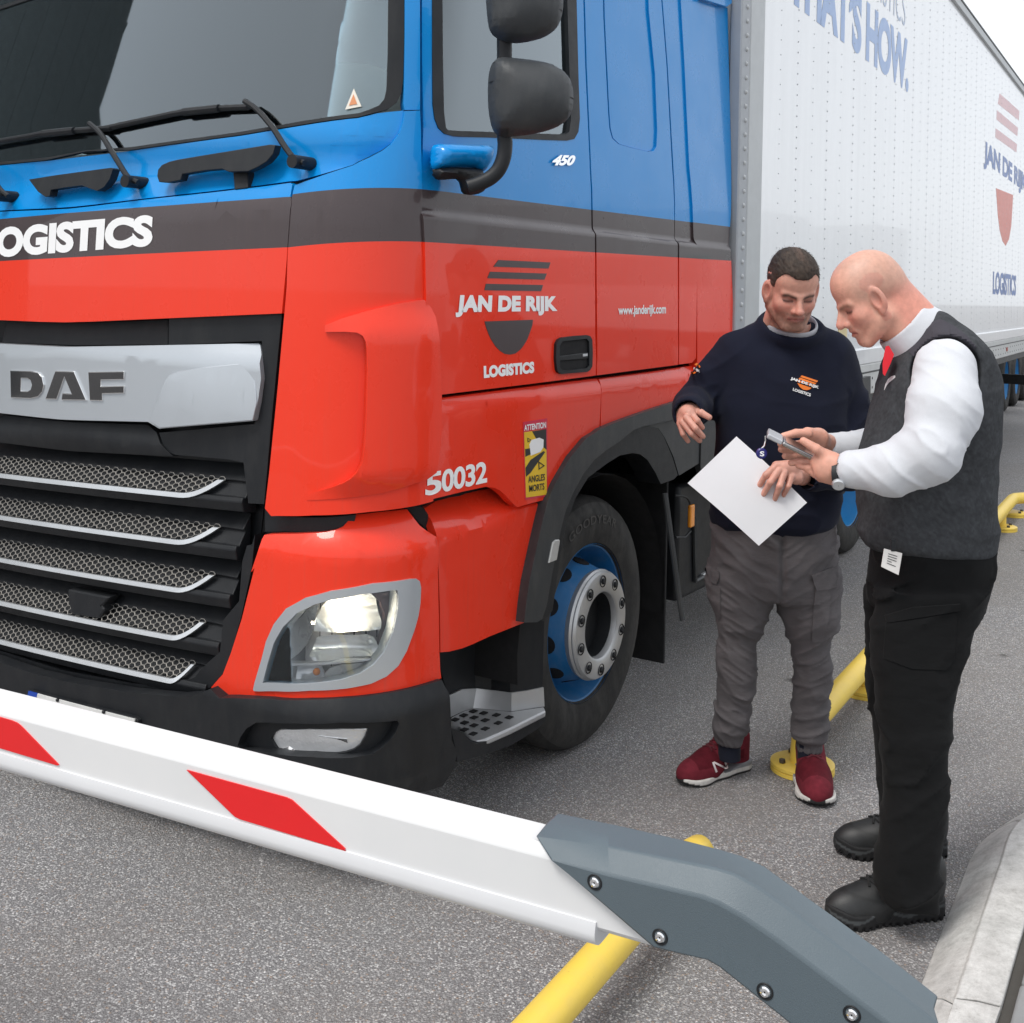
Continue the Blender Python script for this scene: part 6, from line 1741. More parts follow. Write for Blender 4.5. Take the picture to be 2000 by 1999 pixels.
# print on the chest and the sleeve
M_OR = mat('print_orange', (0.85, 0.20, 0.02), .6); M_PW = mat('print_white', (0.75, 0.75, 0.75), .6)
for q in (((1140, 1173), (1277, 1219), (1266, 1232), (1128, 1187)), ((1124, 1192), (1262, 1238), (1250, 1250), (1112, 1205)), ((1106, 1212), (1245, 1258), (1235, 1268), (1100, 1224))):
    A.patch_on('chest_logo', zX(*q), f_sweat, 3.85, 4.25, M_OR, sweat, .0022)
A.patch_on('chest_logo', zX((1102, 1236), (1222, 1278), (1205, 1292), (1180, 1298), (1150, 1292), (1122, 1270)), f_sweat, 3.85, 4.25, M_OR, sweat, .0022)
A.print_on('chest_lettering', 'JAN DE RIJK', zX((1043, 1213), (1279, 1293), (1286, 1264), (1049, 1186)), f_sweat, 3.85, 4.25, M_PW, sweat, .05, .0036)
A.print_on('chest_lettering', 'LOGISTICS', zX((1063, 1301), (1212, 1352), (1217, 1326), (1068, 1277)), f_sweat, 3.85, 4.25, M_PW, sweat, .04, .0030)
A.patch_on('sleeve_logo', zX((240, 1082), (262, 1068), (290, 1098), (286, 1112)), f_sweat, 3.85, 4.35, M_OR, sweat, .003, 3)
A.patch_on('sleeve_logo', zX((212, 1140), (260, 1145), (240, 1160), (208, 1162)), f_sweat, 3.85, 4.35, M_OR, sweat, .003, 3)
A.print_on('sleeve_lettering', 'RIJK', zX((232, 1125), (286, 1158), (288, 1132), (236, 1104)), f_sweat, 3.85, 4.35, M_PW, sweat, .04)
# skin
def in_head(P): return ((P - hc) @ hR) / hs
SK1 = (0.640, 0.335, 0.250)
def drv_col(P):
    C = np.tile(np.array((0.63, 0.315, 0.24)), (len(P), 1))
    n = vnoise(P, (45, 45, 45), 21)
    C *= (1 + .10 * n)[:, None]
    H = np.linalg.norm(P - hc, axis=1) < .30
    C[H] = head_colour(in_head(P[H]), SK1, stubble=.55, red=.10)
    return C
_ct = A.tab([(1020, 1420, 1600, 4.2, .10), (800, 1425, 1625, 4.2, .10), (670, 1460, 1610, 4.22, .08)])
f_core = lambda p: smin(smin(smin(loft(p, _ct), cap(p, rc - rn * .09, rc - rn * .012, .082, .076), .02), smin(chain(p, al + fl[1:], [.05, .045, .04, .034, .028], .01), chain(p, ar + fr_[1:], [.05, .045, .04, .034, .028], .01), .01), .03), smin(cap(p, L(1450, 1040, 4.2), L(1432, 1440, 4.22), .055, .03), cap(p, L(1575, 1040, 4.2), L(1580, 1450, 4.2), .055, .03), .02), .02)
sdf_obj('body', [(f_head, hc - .26, hc + .20, .0040), (f_hl, b1[0], b1[1], .0032), (f_hr, b2[0], b2[1], .0032), (f_core, L(1330, 1470, 4.2) - np.array([0, .25, 0]), L(1690, 640, 4.2) + np.array([0, .2, 0]), .016)], M_SKIN, DRV, drv_col)
# hair: short, brushed forward
def hairline(q):
    x, y = np.abs(q[:, 0]), q[:, 1]
    zl = np.interp(y, [-.12, -.06, -.028, -.012, .004, .018, .034, .050, .066, .082, .10], [-.062, -.052, -.034, .026, .020, -.018, .008, .046, .063, .067, .067])
    zl = zl + .015 * smoothstep(.018, .050, x) * smoothstep(.035, .065, y)
    return zl
def f_hair(p):
    q = in_head(p) * np.array([1, 1 / 0.93, 1])
    d = ell(q, (0, -.016, .040), (.0765, .098, .084))
    d = smin(d, ell(q, (0, .030, .045), (.066, .062, .060)), .03)
    st = vnoise(q, (170, 45, 140), 7) * .0016 + vnoise(q, (70, 25, 70), 8) * .0010
    thick = .0010 + .0060 * smoothstep(.055, .112, q[:, 2]) + .003 * smoothstep(.05, .09, q[:, 1])
    d = d - thick + st
    edge = hairline(q) + .0028 * vnoise(q, (210, 80, 80), 12) - q[:, 2]
    return smax(d, edge, .003) * hs * .95
def hair_col(P):
    q = in_head(P); n = vnoise(q, (210, 40, 160), 5) * .5 + .5
    C = np.array((.046, .032, .024)) * (.45 + 1.1 * n)[:, None]
    side = smoothstep(.05, .0, q[:, 2])
    C = C * (1 - .6 * side)[:, None] + np.array((.17, .095, .07)) * (.6 * side)[:, None]
    crown = np.exp(-(((q[:, 0] + .004) / .012) ** 2)) * smoothstep(.105, .125, q[:, 2]) * (q[:, 1] < .05)
    return C * (1 - .14 * crown)[:, None] + np.array((.30, .17, .13)) * (.14 * crown)[:, None]
sdf_obj('hair', [(f_hair, hc - .17, hc + .19, .0036)], attr_mat('short_hair', .7, .5, 900, .35), DRV, hair_col)
# single hairs lying over the crop, so that its edge is not a cut line
hP, _ = nets(f_hair, hc - .17, hc + .19, .0050)
rg = np.random.default_rng(3); e_h = .002
hG = np.stack([(f_hair(hP + e_h * np.eye(3)[i]) - f_hair(hP - e_h * np.eye(3)[i])) / (2 * e_h) for i in range(3)], -1)
hG /= np.linalg.norm(hG, axis=1)[:, None] + 1e-9
hq = in_head(hP)
keep = hG @ (hP - hc).T.mean(1) > -9
cand = np.where((np.einsum('ij,ij->i', hG, hP - hc) > .02))[0]
pick = rg.choice(cand, 7000)
base = hP[pick] + rg.normal(0, .0022, (7000, 3)); nrm = hG[pick]
comb = hR @ np.array([0, 1.0, -.15]); comb = comb / np.linalg.norm(comb)
tang = comb - nrm * (nrm @ comb)[:, None]; tang += rg.normal(0, .22, tang.shape); tang /= np.linalg.norm(tang, axis=1)[:, None]
up_ = smoothstep(.03, .10, hq[pick][:, 2])
ln_ = (.003 + .007 * up_) * rg.uniform(.6, 1.3, 7000)
d_ = tang * .95 + nrm * (.06 + .16 * rg.random(7000))[:, None]
side_ = np.cross(d_, rg.normal(0, 1, d_.shape)); side_ /= np.linalg.norm(side_, axis=1)[:, None]
base = base - nrm * .0015
hv = np.concatenate([base - side_ * .0006, base + side_ * .0006, base + d_ * ln_[:, None]]); n7 = 7000
hm = bpy.data.meshes.new('hair_strands'); hm.from_pydata(hv.tolist(), [], [(k, k + n7, k + 2 * n7) for k in range(n7)])
hm.materials.append(mat('hair_strand', (.040, .027, .020), .55, var=.35, vscale=90))
tag(link(bpy.data.objects.new('hair_strands', hm), DRV), kind='stuff')
# trousers
pel = A.tab([(1168, 1400, 1622, 4.20, .115), (1145, 1386, 1638, 4.20, .130), (1100, 1384, 1636, 4.20, .135), (1060, 1387, 1634, 4.20, .132), (1005, 1394, 1628, 4.20, .125)])
def zrow(y, a, b, D, k=1.0):
    (u0, v0), (u1, _) = zV((a, y), (b, y)); w = (u1 - u0) / 2312 * D / 2
    return (v0, u0, u1, D, w * k)
lg1 = A.tab([zrow(*r) for r in ((60, 332, 770, 4.20, .95), (200, 330, 812, 4.20, .95), (300, 332, 808, 4.20, .98), (430, 372, 762, 4.19, 1.0), (560, 402, 702, 4.19, 1.05), (680, 386, 684, 4.19, 1.1), (830, 380, 690, 4.20, 1.1), (1000, 382, 662, 4.21, 1.1), (1160, 352, 624, 4.22, 1.1), (1245, 354, 632, 4.22, 1.1), (1295, 366, 590, 4.22, 1.15), (1362, 386, 565, 4.22, 1.2))])
lg2 = A.tab([zrow(*r) for r in ((60, 850, 1292, 4.20, .95), (200, 832, 1306, 4.20, .95), (330, 838, 1312, 4.19, .98), (450, 880, 1306, 4.18, 1.0), (560, 915, 1250, 4.18, 1.05), (640, 945, 1232, 4.18, 1.1), (760, 962, 1266, 4.18, 1.1), (900, 962, 1244, 4.19, 1.1), (1050, 964, 1232, 4.20, 1.1), (1250, 964, 1222, 4.20, 1.1), (1310, 952, 1216, 4.20, 1.1), (1350, 985, 1176, 4.20, 1.2), (1412, 992, 1168, 4.20, 1.25))])
def f_trou(p):
    d = loft(p, pel, 2.3, .02)
    g1, g2 = loft(p, lg1, 2.1, .01), loft(p, lg2, 2.1, .01)
    d = smin(d, smin(g1, g2, .012), .03)
    z = p[:, 2]
    knee = np.exp(-((z - .53) / .09) ** 2); ank = smoothstep(.46, .24, z) * smoothstep(.135, .19, z); hipf = np.exp(-((z - .88) / .09) ** 2)
    sx = np.where(p[:, 0] > L(1511, 1200, 4.2)[0], 1.0, -1.0)
    rot = np.stack([p[:, 0] * .85 + sx * p[:, 2] * .5, p[:, 1], -sx * p[:, 0] * .5 + p[:, 2] * .85], 1)
    w = .0022 * vnoise(p, (11, 11, 14), 14) - (.0045 + .0075 * knee + .0095 * ank + .0055 * hipf) * folds(rot, (6, 6, 22), 31, sharp=3.5) - .0050 * folds(rot, (12, 12, 46), 36, sharp=3)
    w = w + smoothstep(.165, .15, z) * .0016 * np.sin(np.arctan2(p[:, 1], p[:, 0] - .0) * 90)
    crease = np.exp(-((p[:, 0] - L(1511, 1160, 4.2)[0]) / .010) ** 2) * smoothstep(.62, .72, z) * smoothstep(.95, .85, z)
    return d + w + .012 * crease
M_CARGO = cloth('cargo_cotton', (0.100, 0.093, 0.097), .95, 700, .4, .14, .03, .22, (10, 10, 30), tint=(0.112, 0.102, 0.106))
tr = sdf_obj('trousers', [(f_trou, L(1370, 1475, 4.2) - np.array([0, .17, 0]), L(1655, 985, 4.2) + np.array([0, .17, 0]), .0056)], M_CARGO, DRV)
def pocket(name, poly, lift, depth0, depth1):
    return A.patch_on(name, poly, f_trou, depth0, depth1, M_CARGO, tr, lift, 5.0)
def slab_on(name, poly, f, d0, d1, m, parent, lift, thick=.006, step=5.0, fr=A):
    bm = grid_poly([[(u, -v) for u, v in poly]], step, step)
    keys = [(v.co.x, -v.co.y) for v in bm.verts]
    H = dict(zip([(round(a, 3), round(b, 3)) for a, b in keys], fr.hits(f, keys, d0, d1)))
    def place(u, v, t): return H[round(u, 3), round(-v, 3)] - np.array([0, lift - t, 0])
    thicken(bm, place, thick)
    return finish(bm, name, m, parent, bevel=.0015)
slab_on('pocket_flap', zV((1100, 95), (1180, 62), (1262, 28), (1282, 100), (1290, 178), (1220, 196), (1135, 206), (1118, 160)), f_trou, 3.9, 4.25, M_CARGO, tr, .010, .011)
slab_on('pocket', zV((1128, 200), (1240, 195), (1245, 300), (1225, 440), (1190, 590), (1100, 600), (1108, 420), (1120, 300)), f_trou, 3.9, 4.25, M_CARGO, tr, .0055, .007)
slab_on('pocket_flap', zV((338, 30), (395, 55), (402, 100), (378, 158), (340, 140)), f_trou, 3.9, 4.25, M_CARGO, tr, .010, .011)
slab_on('pocket', zV((342, 165), (412, 180), (412, 400), (395, 440), (350, 330)), f_trou, 3.9, 4.25, M_CARGO, tr, .0055, .007)
# socks and trainers
for (u, v, D) in ((1425, 1452, 4.22), (1580, 1462, 4.19)):
    a = L(u, v, D); b = a.copy(); b[2] = .075
    tube('sock', [a + (0, 0, .02), b], .040, cloth('sock_navy', (.010, .012, .022)), DRV, seg=16)
RED_S = ((0.140, 0.016, 0.026), (0.085, 0.007, 0.013))
def gl(U, V): q = onz(U, V) - A.b; return np.array([q @ RGT0, q @ FWD, 0.0])
s1, fs1 = make_shoe(A, DRV, gl(1459, 1496), gl(1327, 1534), 'trainer', RED_S)
s2, fs2 = make_shoe(A, DRV, gl(1577, 1497), gl(1597, 1580), 'trainer', RED_S)
M_NL = mat('shoe_letter_grey', (.62, .55, .55), .6)
for q in (((350, 1502), (362, 1497), (392, 1572), (378, 1580)), ((432, 1467), (446, 1463), (472, 1543), (458, 1550)), ((350, 1502), (368, 1495), (470, 1545), (452, 1552))):
    A.patch_on('shoe_letter', zV(*q), fs1, 3.9, 4.4, M_NL, s1, .0030, 4)
# ---------------------------------------------------------------- the sheet of paper in his hand
cs = [L(u, v, D) for (u, v), D in zip(zY((205, 795), (875, 1385), (1335, 975), (670, 350)), (3.86, 3.80, 3.86, 3.92))]
PAP = bmesh.new(); n1, n2 = 14, 10; gridv = {}
def pap_pt(i, j, t):
    u, v = i / n1, j / n2
    p = (cs[0] * (1 - u) + cs[1] * u) * (1 - v) + (cs[3] * (1 - u) + cs[2] * u) * v
    e1 = cs[1] - cs[0]; e2 = cs[3] - cs[0]; nrm = np.cross(e1, e2); nrm /= np.linalg.norm(nrm)
    if nrm[1] > 0: nrm = -nrm
    bend = .010 * math.sin(u * 3.1) + .006 * math.sin(v * 2.6 + 1) + .012 * max(0, u - .7) ** 2 * (1 - v)
    return p + nrm * (bend - t)
for t in (0, 1):
    for i in range(n1 + 1):
        for j in range(n2 + 1): gridv[t, i, j] = PAP.verts.new(tuple(pap_pt(i, j, .0012 * t)))
for i in range(n1):
    for j in range(n2):
        for t in (0, 1):
            f4 = [gridv[t, i, j], gridv[t, i + 1, j], gridv[t, i + 1, j + 1], gridv[t, i, j + 1]]
            PAP.faces.new(f4 if t == 0 else f4[::-1])
for i in range(n1):
    for j in (0, n2): PAP.faces.new((gridv[0, i, j], gridv[0, i + 1, j], gridv[1, i + 1, j], gridv[1, i, j]))
for j in range(n2):
    for i in (0, n1): PAP.faces.new((gridv[0, i, j], gridv[0, i, j + 1], gridv[1, i, j + 1], gridv[1, i, j]))
paper = finish(PAP, 'paper_sheet', mat('paper', (.74, .74, .76), .85, var=.02), None, recalc=True)
paper.location = tuple(A.b); paper.rotation_euler = (0, 0, PRZ)
tag(paper, 'blank white sheet of paper in the hand of the man in navy', 'paper')
# ================================================================ the bald man in shirt and grey vest
B = Frame(1765, 1745)
L = B.L
GRD = empty('person', 'bald man in dark grey vest, white shirt and red tie looking at a phone', 'person', tuple(B.b), PRZ)
gs = 1.03
gR = rotm(rx=-29, rz=88)
ear = L(1715.5, 584.7, 3.36 - .083)
gc = ear - gR @ (np.array([-.0785, .002, -.008]) * gs)
_s = 1 if abs((gR @ np.array([-.0785, 0, 0]))[1] + .0785) < .03 else -1
if _s < 0: gc = ear - gR @ (np.array([.0785, .002, -.008]) * gs)
def g_head(q):
    d = head_field(q, jaw=1.08, nose=1.25, bald=True, mouth_open=1.0)
    d = smin(d, cap(q, (0, -.058, .000), (0, -.085, -.140), .050, .062), .03)
    return d
f_ghead = shift(g_head, gc, gR, gs)
def g_in(P): return ((P - gc) @ gR) / gs
def P3(pts, D, dd=None): return [L(*q, D if dd is None else D + dd[i]) for i, q in enumerate(zY(*pts))]
# near hand cradling the phone, far hand tapping
nh_f = [(P3([(1440, 585), (1300, 590), (1185, 602)], 3.22, (.02, .05, .07)), [.0120, .0108, .0092]), (P3([(1460, 650), (1350, 650), (1255, 628)], 3.20, (.02, .045, .07)), [.0120, .0106, .0090]),
        (P3([(1490, 710), (1400, 700), (1335, 668)], 3.19, (.02, .04, .06)), [.0115, .0102, .0086]), (P3([(1545, 755), (1460, 748), (1400, 712)], 3.18, (.02, .03, .05)), [.0105, .0092, .0080]),
        (P3([(1540, 555), (1420, 470), (1300, 395)], 3.20, (.0, -.01, .0)), [.0165, .0135, .0105])]
nh_p = [(P3([(1680, 705), (1560, 660)], 3.20, (.0, .0)), [.029, .034]), (P3([(1570, 620), (1450, 600)], 3.21, (-.005, .0)), [.032, .024]), (P3([(1580, 700), (1490, 690)], 3.20, (.0, .0)), [.030, .024]), (P3([(1600, 620), (1500, 545)], 3.20, (-.01, .0)), [.026, .020])]
f_nh = hand_field(nh_f, nh_p)
fh_f = [(P3([(1345, 325), (1230, 322), (1112, 350)], 3.34, (.0, -.01, -.02)), [.0140, .0122, .0100]), (P3([(1300, 420), (1160, 440), (1085, 425)], 3.37, (.0, -.03, -.04)), [.0120, .0106, .0090]),
        (P3([(1300, 470), (1170, 490), (1090, 475)], 3.37, (.0, -.03, -.04)), [.0120, .0106, .0090]), (P3([(1310, 520), (1210, 545), (1125, 538)], 3.37, (.0, -.03, -.04)), [.0115, .0102, .0086])]
fh_p = [(P3([(1540, 430), (1430, 385)], 3.44, (.02, -.03)), [.030, .030]), (P3([(1440, 370), (1340, 330)], 3.40, (.0, -.03)), [.028, .020]), (P3([(1420, 430), (1310, 450)], 3.42, (.0, -.02)), [.028, .022])]
f_fh = hand_field(fh_f, fh_p)
c1 = bounds(all_pts(nh_f, nh_p), .04); c2 = bounds(all_pts(fh_f, fh_p), .04)
SK2 = (0.690, 0.360, 0.265)
def g_col(P):
    C = np.tile(np.array((0.64, 0.32, 0.235)), (len(P), 1)); C *= (1 + .10 * vnoise(P, (45, 45, 45), 41))[:, None]
    H = np.linalg.norm(P - gc, axis=1) < .30
    q = g_in(P[H])
    Hc = head_colour(q, SK2, stubble=.10, shaved=True, brow=(.30, .16, .11), red=.18)
    nb = smoothstep(-.01, -.05, q[:, 1]) * smoothstep(.02, -.03, q[:, 2])
    Hc = Hc * (1 - .45 * nb)[:, None] + np.array((.62, .19, .15)) * (.45 * nb)[:, None]
    fz = np.sin(q[:, 2] * 900) * np.exp(-((q[:, 2] - .055) / .018) ** 2) * (q[:, 1] > .06)
    Hc *= (1 - .10 * np.clip(fz, 0, 1))[:, None]
    C[H] = Hc
    return C
# vest
vt = B.tab([(1074, 1702, 1936, 3.36, .160), (1052, 1685, 1938, 3.36, .166), (1022, 1681, 1941, 3.36, .170), (990, 1680, 1937, 3.36, .170), (940, 1678, 1938, 3.36, .172), (890, 1683, 1940, 3.36, .176), (840, 1697, 1943, 3.36, .182), (780, 1713, 1945, 3.36, .190), (735, 1725, 1941, 3.36, .192), (700, 1740, 1928, 3.36, .190), (670, 1762, 1908, 3.36, .178), (648, 1776, 1886, 3.36, .150), (628, 1790, 1862, 3.36, .112), (606, 1812, 1838, 3.36, .080)])
an = [L(1846, 722, 3.20), L(1843, 800, 3.13), L(1816, 884, 3.09)]
fn = [L(1816, 884, 3.09), L(1745, 917, 3.12), L(1664, 917, 3.17)]
af = [L(1830, 730, 3.53), L(1810, 820, 3.58), L(1780, 880, 3.56)]
ff = [L(1780, 880, 3.56), L(1690, 879, 3.52), L(1620, 877, 3.47)]
def f_sleeves(p):
    a = smin(chain(p, an, [.082, .091, .075], .03), chain(p, fn, [.075, .064, .050], .03), .04)
    b = smin(chain(p, af, [.085, .085, .075], .02), chain(p, ff, [.075, .060, .046], .02), .03)
    d = np.minimum(a, b)
    el_ = np.exp(-(np.linalg.norm(p - an[2], axis=1) / .13) ** 2)
    cuffd = np.minimum(np.linalg.norm(p - fn[2], axis=1), np.linalg.norm(p - ff[2], axis=1))
    rot = np.stack([p[:, 0] * .75 - p[:, 2] * .66, p[:, 1], p[:, 0] * .66 + p[:, 2] * .75], 1)
    w = (.0015 * vnoise(p, (9, 9, 9), 51) - (.0018 + .006 * el_) * folds(rot, (6, 6, 24), 53, sharp=4) - .0026 * folds(rot, (11, 11, 34), 57, sharp=3)) * smoothstep(.02, .07, cuffd)
    d = d + w
    d = smax(d, -cap(p, fn[2] + (fn[2] - fn[1]) * .10, fn[2] + (fn[2] - fn[1]) * 1.0, .036, .044), .004)
    return smax(d, -cap(p, ff[2] + (ff[2] - ff[1]) * .10, ff[2] + (ff[2] - ff[1]) * 1.0, .035, .044), .004)
nk = gR @ np.array([0, -.060, -.135]) * gs + gc; nk2 = gR @ np.array([0, -.035, -.05]) * gs + gc
ckn = np.array([-.74, 0, .67]); ckn /= np.linalg.norm(ckn)
ckc = L(1778, 645, 3.36)
def f_collar(p):
    q = p - ckc; h = q @ ckn; rr = q - h[:, None] * ckn
    ax2 = np.cross(ckn, [0, 1.0, 0]); u = rr @ ax2; v = rr[:, 1]
    rad = np.sqrt((u / 1.06) ** 2 + v ** 2)
    R = .076 + .22 * (.036 - h)
    d = np.abs(rad - R) - .0045
    hi = .040 - .10 * smoothstep(-.05, -.10, u * np.sign(ax2[0]) )
    return smax(d, np.maximum(h - .034, -.040 - h), .004)
def f_shirt(p): return np.minimum(f_sleeves(p), f_collar(p))
M_SHIRT = cloth('white_shirt', (.62, .635, .67), .8, 1200, .12, .02, .1, .30, (9, 9, 9))
shirt = sdf_obj('shirt', [(f_sleeves, L(1590, 985, 3.2) - np.array([.02, .24, .02]), L(1950, 640, 3.3) + np.array([.02, .42, .02]), .0058), (f_collar, ckc - .15, ckc + .15, .0048)], M_SHIRT, GRD)
def f_vest(p, holes=True):
    d = loft(p, vt, 2.3, .02)
    z = p[:, 2]
    w = .003 * vnoise(p, (9, 9, 12), 61) - (.003 + .009 * smoothstep(1.14, .99, z)) * folds(p, (6, 6, 18), 63)
    d = d + w
    if holes:
        d = smax(d, -cap(p, ckc + ckn * .075, ckc + ckn * .3, .080, .10), .006)
        d = smax(d, -smin(cap(p, an[0], an[1], .090, .088), cap(p, an[0], an[0] + np.array([0, -.2, .02]), .088, .095), .01), .008)
    return d
def vest_col(P):
    C = np.tile(np.array((.052, .055, .060)), (len(P), 1))
    n = vnoise(P, (300, 300, 300), 66)
    C *= (1 + .28 * n)[:, None]
    fr = smoothstep(0.0, -.10, P[:, 0] - L(1790, 800, 3.3)[0]) * .35
    return C * (1 - fr * 0)[:, None]
vest = sdf_obj('vest', [(f_vest, L(1660, 1085, 3.36) - np.array([0, .24, 0]), L(1965, 600, 3.36) + np.array([0, .24, .02]), .0070)], attr_mat('grey_knit', .95, .8, 620, .15), GRD, vest_col)
M_PATCH = cloth('shoulder_twill', (.050, .047, .058), .85, 500, .5)
slab_on('shoulder_patch', zX2((925, 925), (1000, 820), (1100, 745), (1230, 700), (1340, 755), (1450, 840), (1530, 935), (1490, 1000), (1420, 950), (1300, 905), (1200, 905), (1100, 945), (1000, 1015)), f_vest, 3.05, 3.5, M_PATCH, vest, .003, .006, 5.0, B)
slab_on('epaulette', zX2((1140, 755), (1185, 720), (1260, 715), (1300, 775), (1305, 870), (1160, 870)), f_vest, 3.05, 3.5, M_PATCH, vest, .007, .008, 5.0, B)
slab_on('emblem', zX2((757, 1298), (768, 1250), (790, 1205), (820, 1180), (848, 1174), (850, 1190), (825, 1212), (795, 1235), (775, 1262)), lambda p: f_vest(p, False), 3.05, 3.5, mat('emblem_grey', (.60, .62, .63), .5), vest, .003, .003, 3.0, B)
# tie
tp_ = zX2((772, 930), (800, 925), (842, 1000), (815, 1070), (765, 1180), (748, 1160), (745, 1080), (757, 1000))
bm = grid_poly([[(u, -v) for u, v in tp_]], 5.0, 5.0)
thicken(bm, lambda u, v, t: L(u, -v, 3.27 + .03 * t), 1.0)
finish(bm, 'tie', mat('red_silk', (.72, .012, .025), .45, var=.08), GRD, bevel=.004)
f_gcore = lambda p: smin(smin(loft(p, B.tab([(1060, 1740, 1900, 3.36, .11), (800, 1750, 1900, 3.36, .13), (690, 1780, 1890, 3.36, .12)])), smin(chain(p, an + fn[1:], [.05, .05, .045, .036, .028], .01), chain(p, af + ff[1:], [.05, .05, .045, .036, .028], .01), .01), .03), smin(cap(p, L(1815, 1080, 3.33), L(1772, 1740, 3.2), .05, .03), cap(p, L(1800, 1080, 3.42), L(1765, 1610, 3.52), .05, .03), .02), .02)
sdf_obj('body', [(f_ghead, gc - .26, gc + .22, .0040), (f_nh, c1[0], c1[1], .0032), (f_fh, c2[0], c2[1], .0032), (f_gcore, L(1610, 1760, 3.3) - np.array([0, .3, 0]), L(1950, 660, 3.3) + np.array([0, .4, 0]), .016)], M_SKIN, GRD, g_col)
# trousers
gp = B.tab([(1190, 1708, 1908, 3.36, .150), (1150, 1702, 1924, 3.36, .158), (1100, 1706, 1935, 3.36, .162), (1055, 1702, 1936, 3.36, .155)])
n1_ = B.tab([(1150, 1712, 1925, 3.27, .088), (1220, 1704, 1900, 3.26, .090), (1280, 1704, 1884, 3.25, .088), (1340, 1708, 1869, 3.24, .085), (1400, 1713, 1857, 3.23, .082), (1480, 1722, 1850, 3.22, .080), (1560, 1724, 1848, 3.21, .080), (1640, 1716, 1840, 3.20, .078), (1700, 1712, 1834, 3.20, .076), (1745, 1712, 1831, 3.20, .076), (1768, 1722, 1830, 3.20, .074)])
n2_ = B.tab([(1150, 1696, 1892, 3.46, .088), (1212, 1690, 1856, 3.47, .090), (1280, 1692, 1840, 3.48, .088), (1400, 1702, 1815, 3.50, .082), (1500, 1712, 1810, 3.51, .080), (1560, 1722, 1812, 3.52, .080), (1590, 1721, 1812, 3.52, .078), (1640, 1728, 1815, 3.52, .076), (1668, 1732, 1822, 3.52, .074)])
def f_gt(p):
    d = smin(loft(p, gp, 2.3, .02), smin(loft(p, n1_, 2.2, .01), loft(p, n2_, 2.2, .01), .008), .02)
    z = p[:, 2]
    ank = smoothstep(.34, .10, z); kn = np.exp(-((z - .50) / .12) ** 2); hp = np.exp(-((z - .92) / .1) ** 2)
    rot = np.stack([p[:, 0] * .8 + p[:, 2] * .6, p[:, 1], -p[:, 0] * .6 + p[:, 2] * .8], 1)
    w = .002 * vnoise(p, (11, 11, 14), 72) - (.004 + .013 * ank + .008 * kn + .006 * hp) * folds(rot, (6, 6, 19), 73, sharp=3.5) - .002 * folds(p, (16, 16, 40), 77)
    return d + w
M_BLACKT = cloth('black_twill', (.0045, .0047, .0052), .95, 800, .35, .15, .02, .3, (9, 9, 18))
gt = sdf_obj('trousers', [(f_gt, L(1670, 1790, 3.3) - np.array([.02, .22, .02]), L(1960, 1045, 3.36) + np.array([0, .26, 0]), .0078)], M_BLACKT, GRD)
slab_on('pocket_flap', zS((490, 1165), (700, 1105), (1060, 1080), (1062, 1130), (800, 1175), (505, 1220)), f_gt, 3.0, 3.5, M_BLACKT, gt, .006, .008, 6.0, B)
slab_on('pocket', zS((500, 1225), (800, 1182), (1040, 1145), (1020, 1500), (960, 1580), (700, 1570), (480, 1490)), f_gt, 3.0, 3.5, M_BLACKT, gt, .003, .006, 8.0, B)
def gl2(U, V): q = onz(U, V) - B.b; return np.array([q @ RGT0, q @ FWD, 0.0])
BK = ((.017, .018, .019),)
make_shoe(B, GRD, gl2(1838, 1783), gl2(1617, 1803), 'boot', BK, True)
make_shoe(B, GRD, gl2(1846, 1670), gl2(1632, 1664), 'boot', BK, True)

# ---------------------------------------------------------------- what he carries
def world_thing(name, label, cat, c):
    p = B.b + RGT0 * c[0] + FWD * c[1] + np.array([0, 0, c[2]])
    return empty(name, label, cat, tuple(p), PRZ)
a_, b_ = L(*zY((960, 318))[0], 3.28), L(*zY((1395, 535))[0], 3.26)
mid_ = (a_ + b_) / 2; e1 = (b_ - a_); ln = np.linalg.norm(e1); e1 /= ln
e2 = np.array([0.0, 1.0, 0.22]); e2 -= e1 * (e2 @ e1); e2 /= np.linalg.norm(e2); e3 = np.cross(e1, e2)
PH = world_thing('phone', 'silver phone in a clip case held by the bald man', 'phone', mid_)
Rm = Matrix((tuple(e1), tuple(e2), tuple(e3))).transposed()
box('phone_body', tuple(e1 * .03), (ln * .78, .078, .012), mat('phone_silver', (.34, .33, .33), .25, metal=.8), PH, rot=Rm, bevel=.004)
box('phone_screen', tuple(e1 * .03 + e3 * .0065 * (1 if e3[2] > 0 else -1)), (ln * .70, .070, .002), M_GLOSSBLACK, PH, rot=Rm, bevel=.001)
box('case_clip', tuple(-e1 * ln * .34), (ln * .32, .070, .014), mat('clear_case', (.50, .51, .54), .22, metal=.3), PH, rot=Rm, bevel=.003)
rl = L(*zY((905, 512))[0], 3.26) - mid_; ch0 = L(*zY((940, 345))[0], 3.26) - mid_; ch1 = L(*zY((930, 440))[0], 3.26) - mid_
tube('reel_chain', [ch0, (ch0 + ch1) / 2 + np.array([.002, 0, 0]), ch1, rl + np.array([0, 0, .014])], .0022, M_CHROME, PH, seg=6)
Mr = Matrix.Translation(Vector(tuple(rl)))
lathe('badge_reel', [(.001, -.006), (.012, -.006), (.0135, -.0045), (.0152, -.003), (.0152, .004), (.001, .005)], mat('reel_blue', (.015, .015, .14), .35), PH, seg=28, M=Mr)
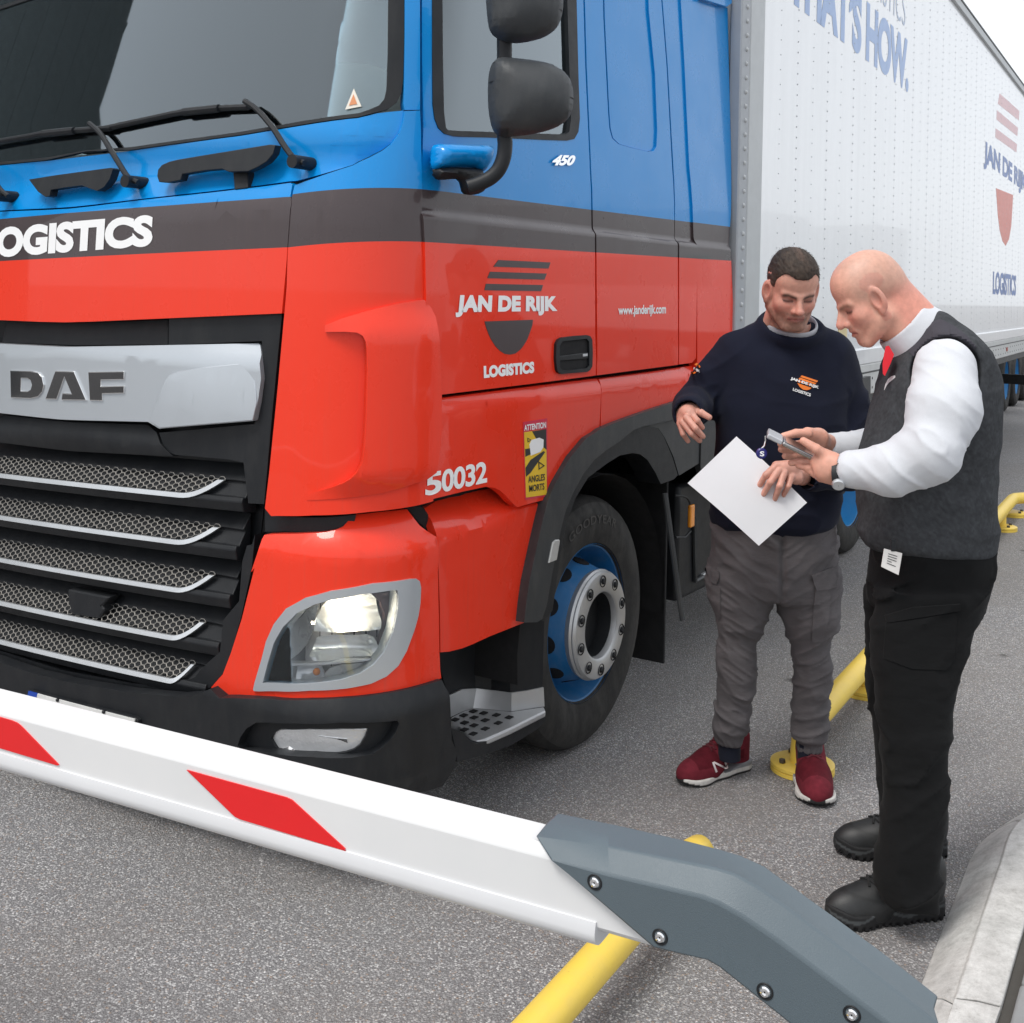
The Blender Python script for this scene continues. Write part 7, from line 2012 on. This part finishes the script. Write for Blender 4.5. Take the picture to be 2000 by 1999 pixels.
lettering('S', [(rl[0] - .006, rl[2] - .007), (rl[0] + .006, rl[2] - .007), (rl[0] + .006, rl[2] + .007), (rl[0] - .006, rl[2] + .007)], lambda x, z: (x, rl[1] - .0068, z), M_WHITE, PH, .03, name='reel_mark')
# wrist watch
wp = L(*zY((1628, 712))[0], 3.185); wd = (fn[2] - fn[1]); wd /= np.linalg.norm(wd)
WT = world_thing('wristwatch', 'dark wristwatch at the white shirt cuff of the bald man', 'watch', wp)
q = Vector(tuple(wd)).to_track_quat('Y', 'Z').to_matrix().to_4x4()
lathe('watch_strap', [(.0385, -.009), (.0405, -.009), (.0405, .009), (.0385, .009)], M_BLACK, WT, seg=32, M=q, closed=True)
tq = Vector((-.2, -.8, -.5)).to_track_quat('Y', 'Z').to_matrix().to_4x4()
lathe('watch_case', [(.001, .047), (.015, .047), (.0175, .044), (.0175, .038), (.001, .038)], M_TRIM, WT, seg=24, M=tq)
# pass card at the belt
bp = [L(u, v, 3.165 + dd) for (u, v), dd in zip(zS((468, 802), (600, 866), (628, 700), (490, 664)), (0, -.012, -.006, .004))]
bc = np.mean(bp, 0)
BD = world_thing('pass_card', 'white pass card hanging at the belt of the bald man', 'card', bc)
bm = bmesh.new(); va = [bm.verts.new(tuple(p - bc)) for p in bp]; vb_ = [bm.verts.new(tuple(p - bc + np.array([0, .003, 0]))) for p in bp]
bm.faces.new(va); bm.faces.new(vb_[::-1])
for k in range(4): bm.faces.new((va[k], vb_[k], vb_[(k + 1) % 4], va[(k + 1) % 4]))
finish(bm, 'card', mat('card_white', (.62, .60, .58), .3), BD, bevel=.001, recalc=True)
for k in range(5):
    u = .18 + .12 * k
    l_ = [(bp[3] * (1 - a2) + bp[2] * a2) * (1 - b2) + (bp[0] * (1 - a2) + bp[1] * a2) * b2 - bc - np.array([0, .0012, 0]) for a2, b2 in ((.25, u), (.75 if k != 3 else .5, u), (.75 if k != 3 else .5, u + .035), (.25, u + .035))]
    mesh_obj('card_print', l_, [(0, 1, 2, 3)], M_GREYPL, BD, smooth=False)
box('card_clip', tuple((bp[2] + bp[3]) / 2 - bc + np.array([0, .002, .014])), (.012, .008, .03), M_BLACK, BD, bevel=.001)
LOCAL[0] = False
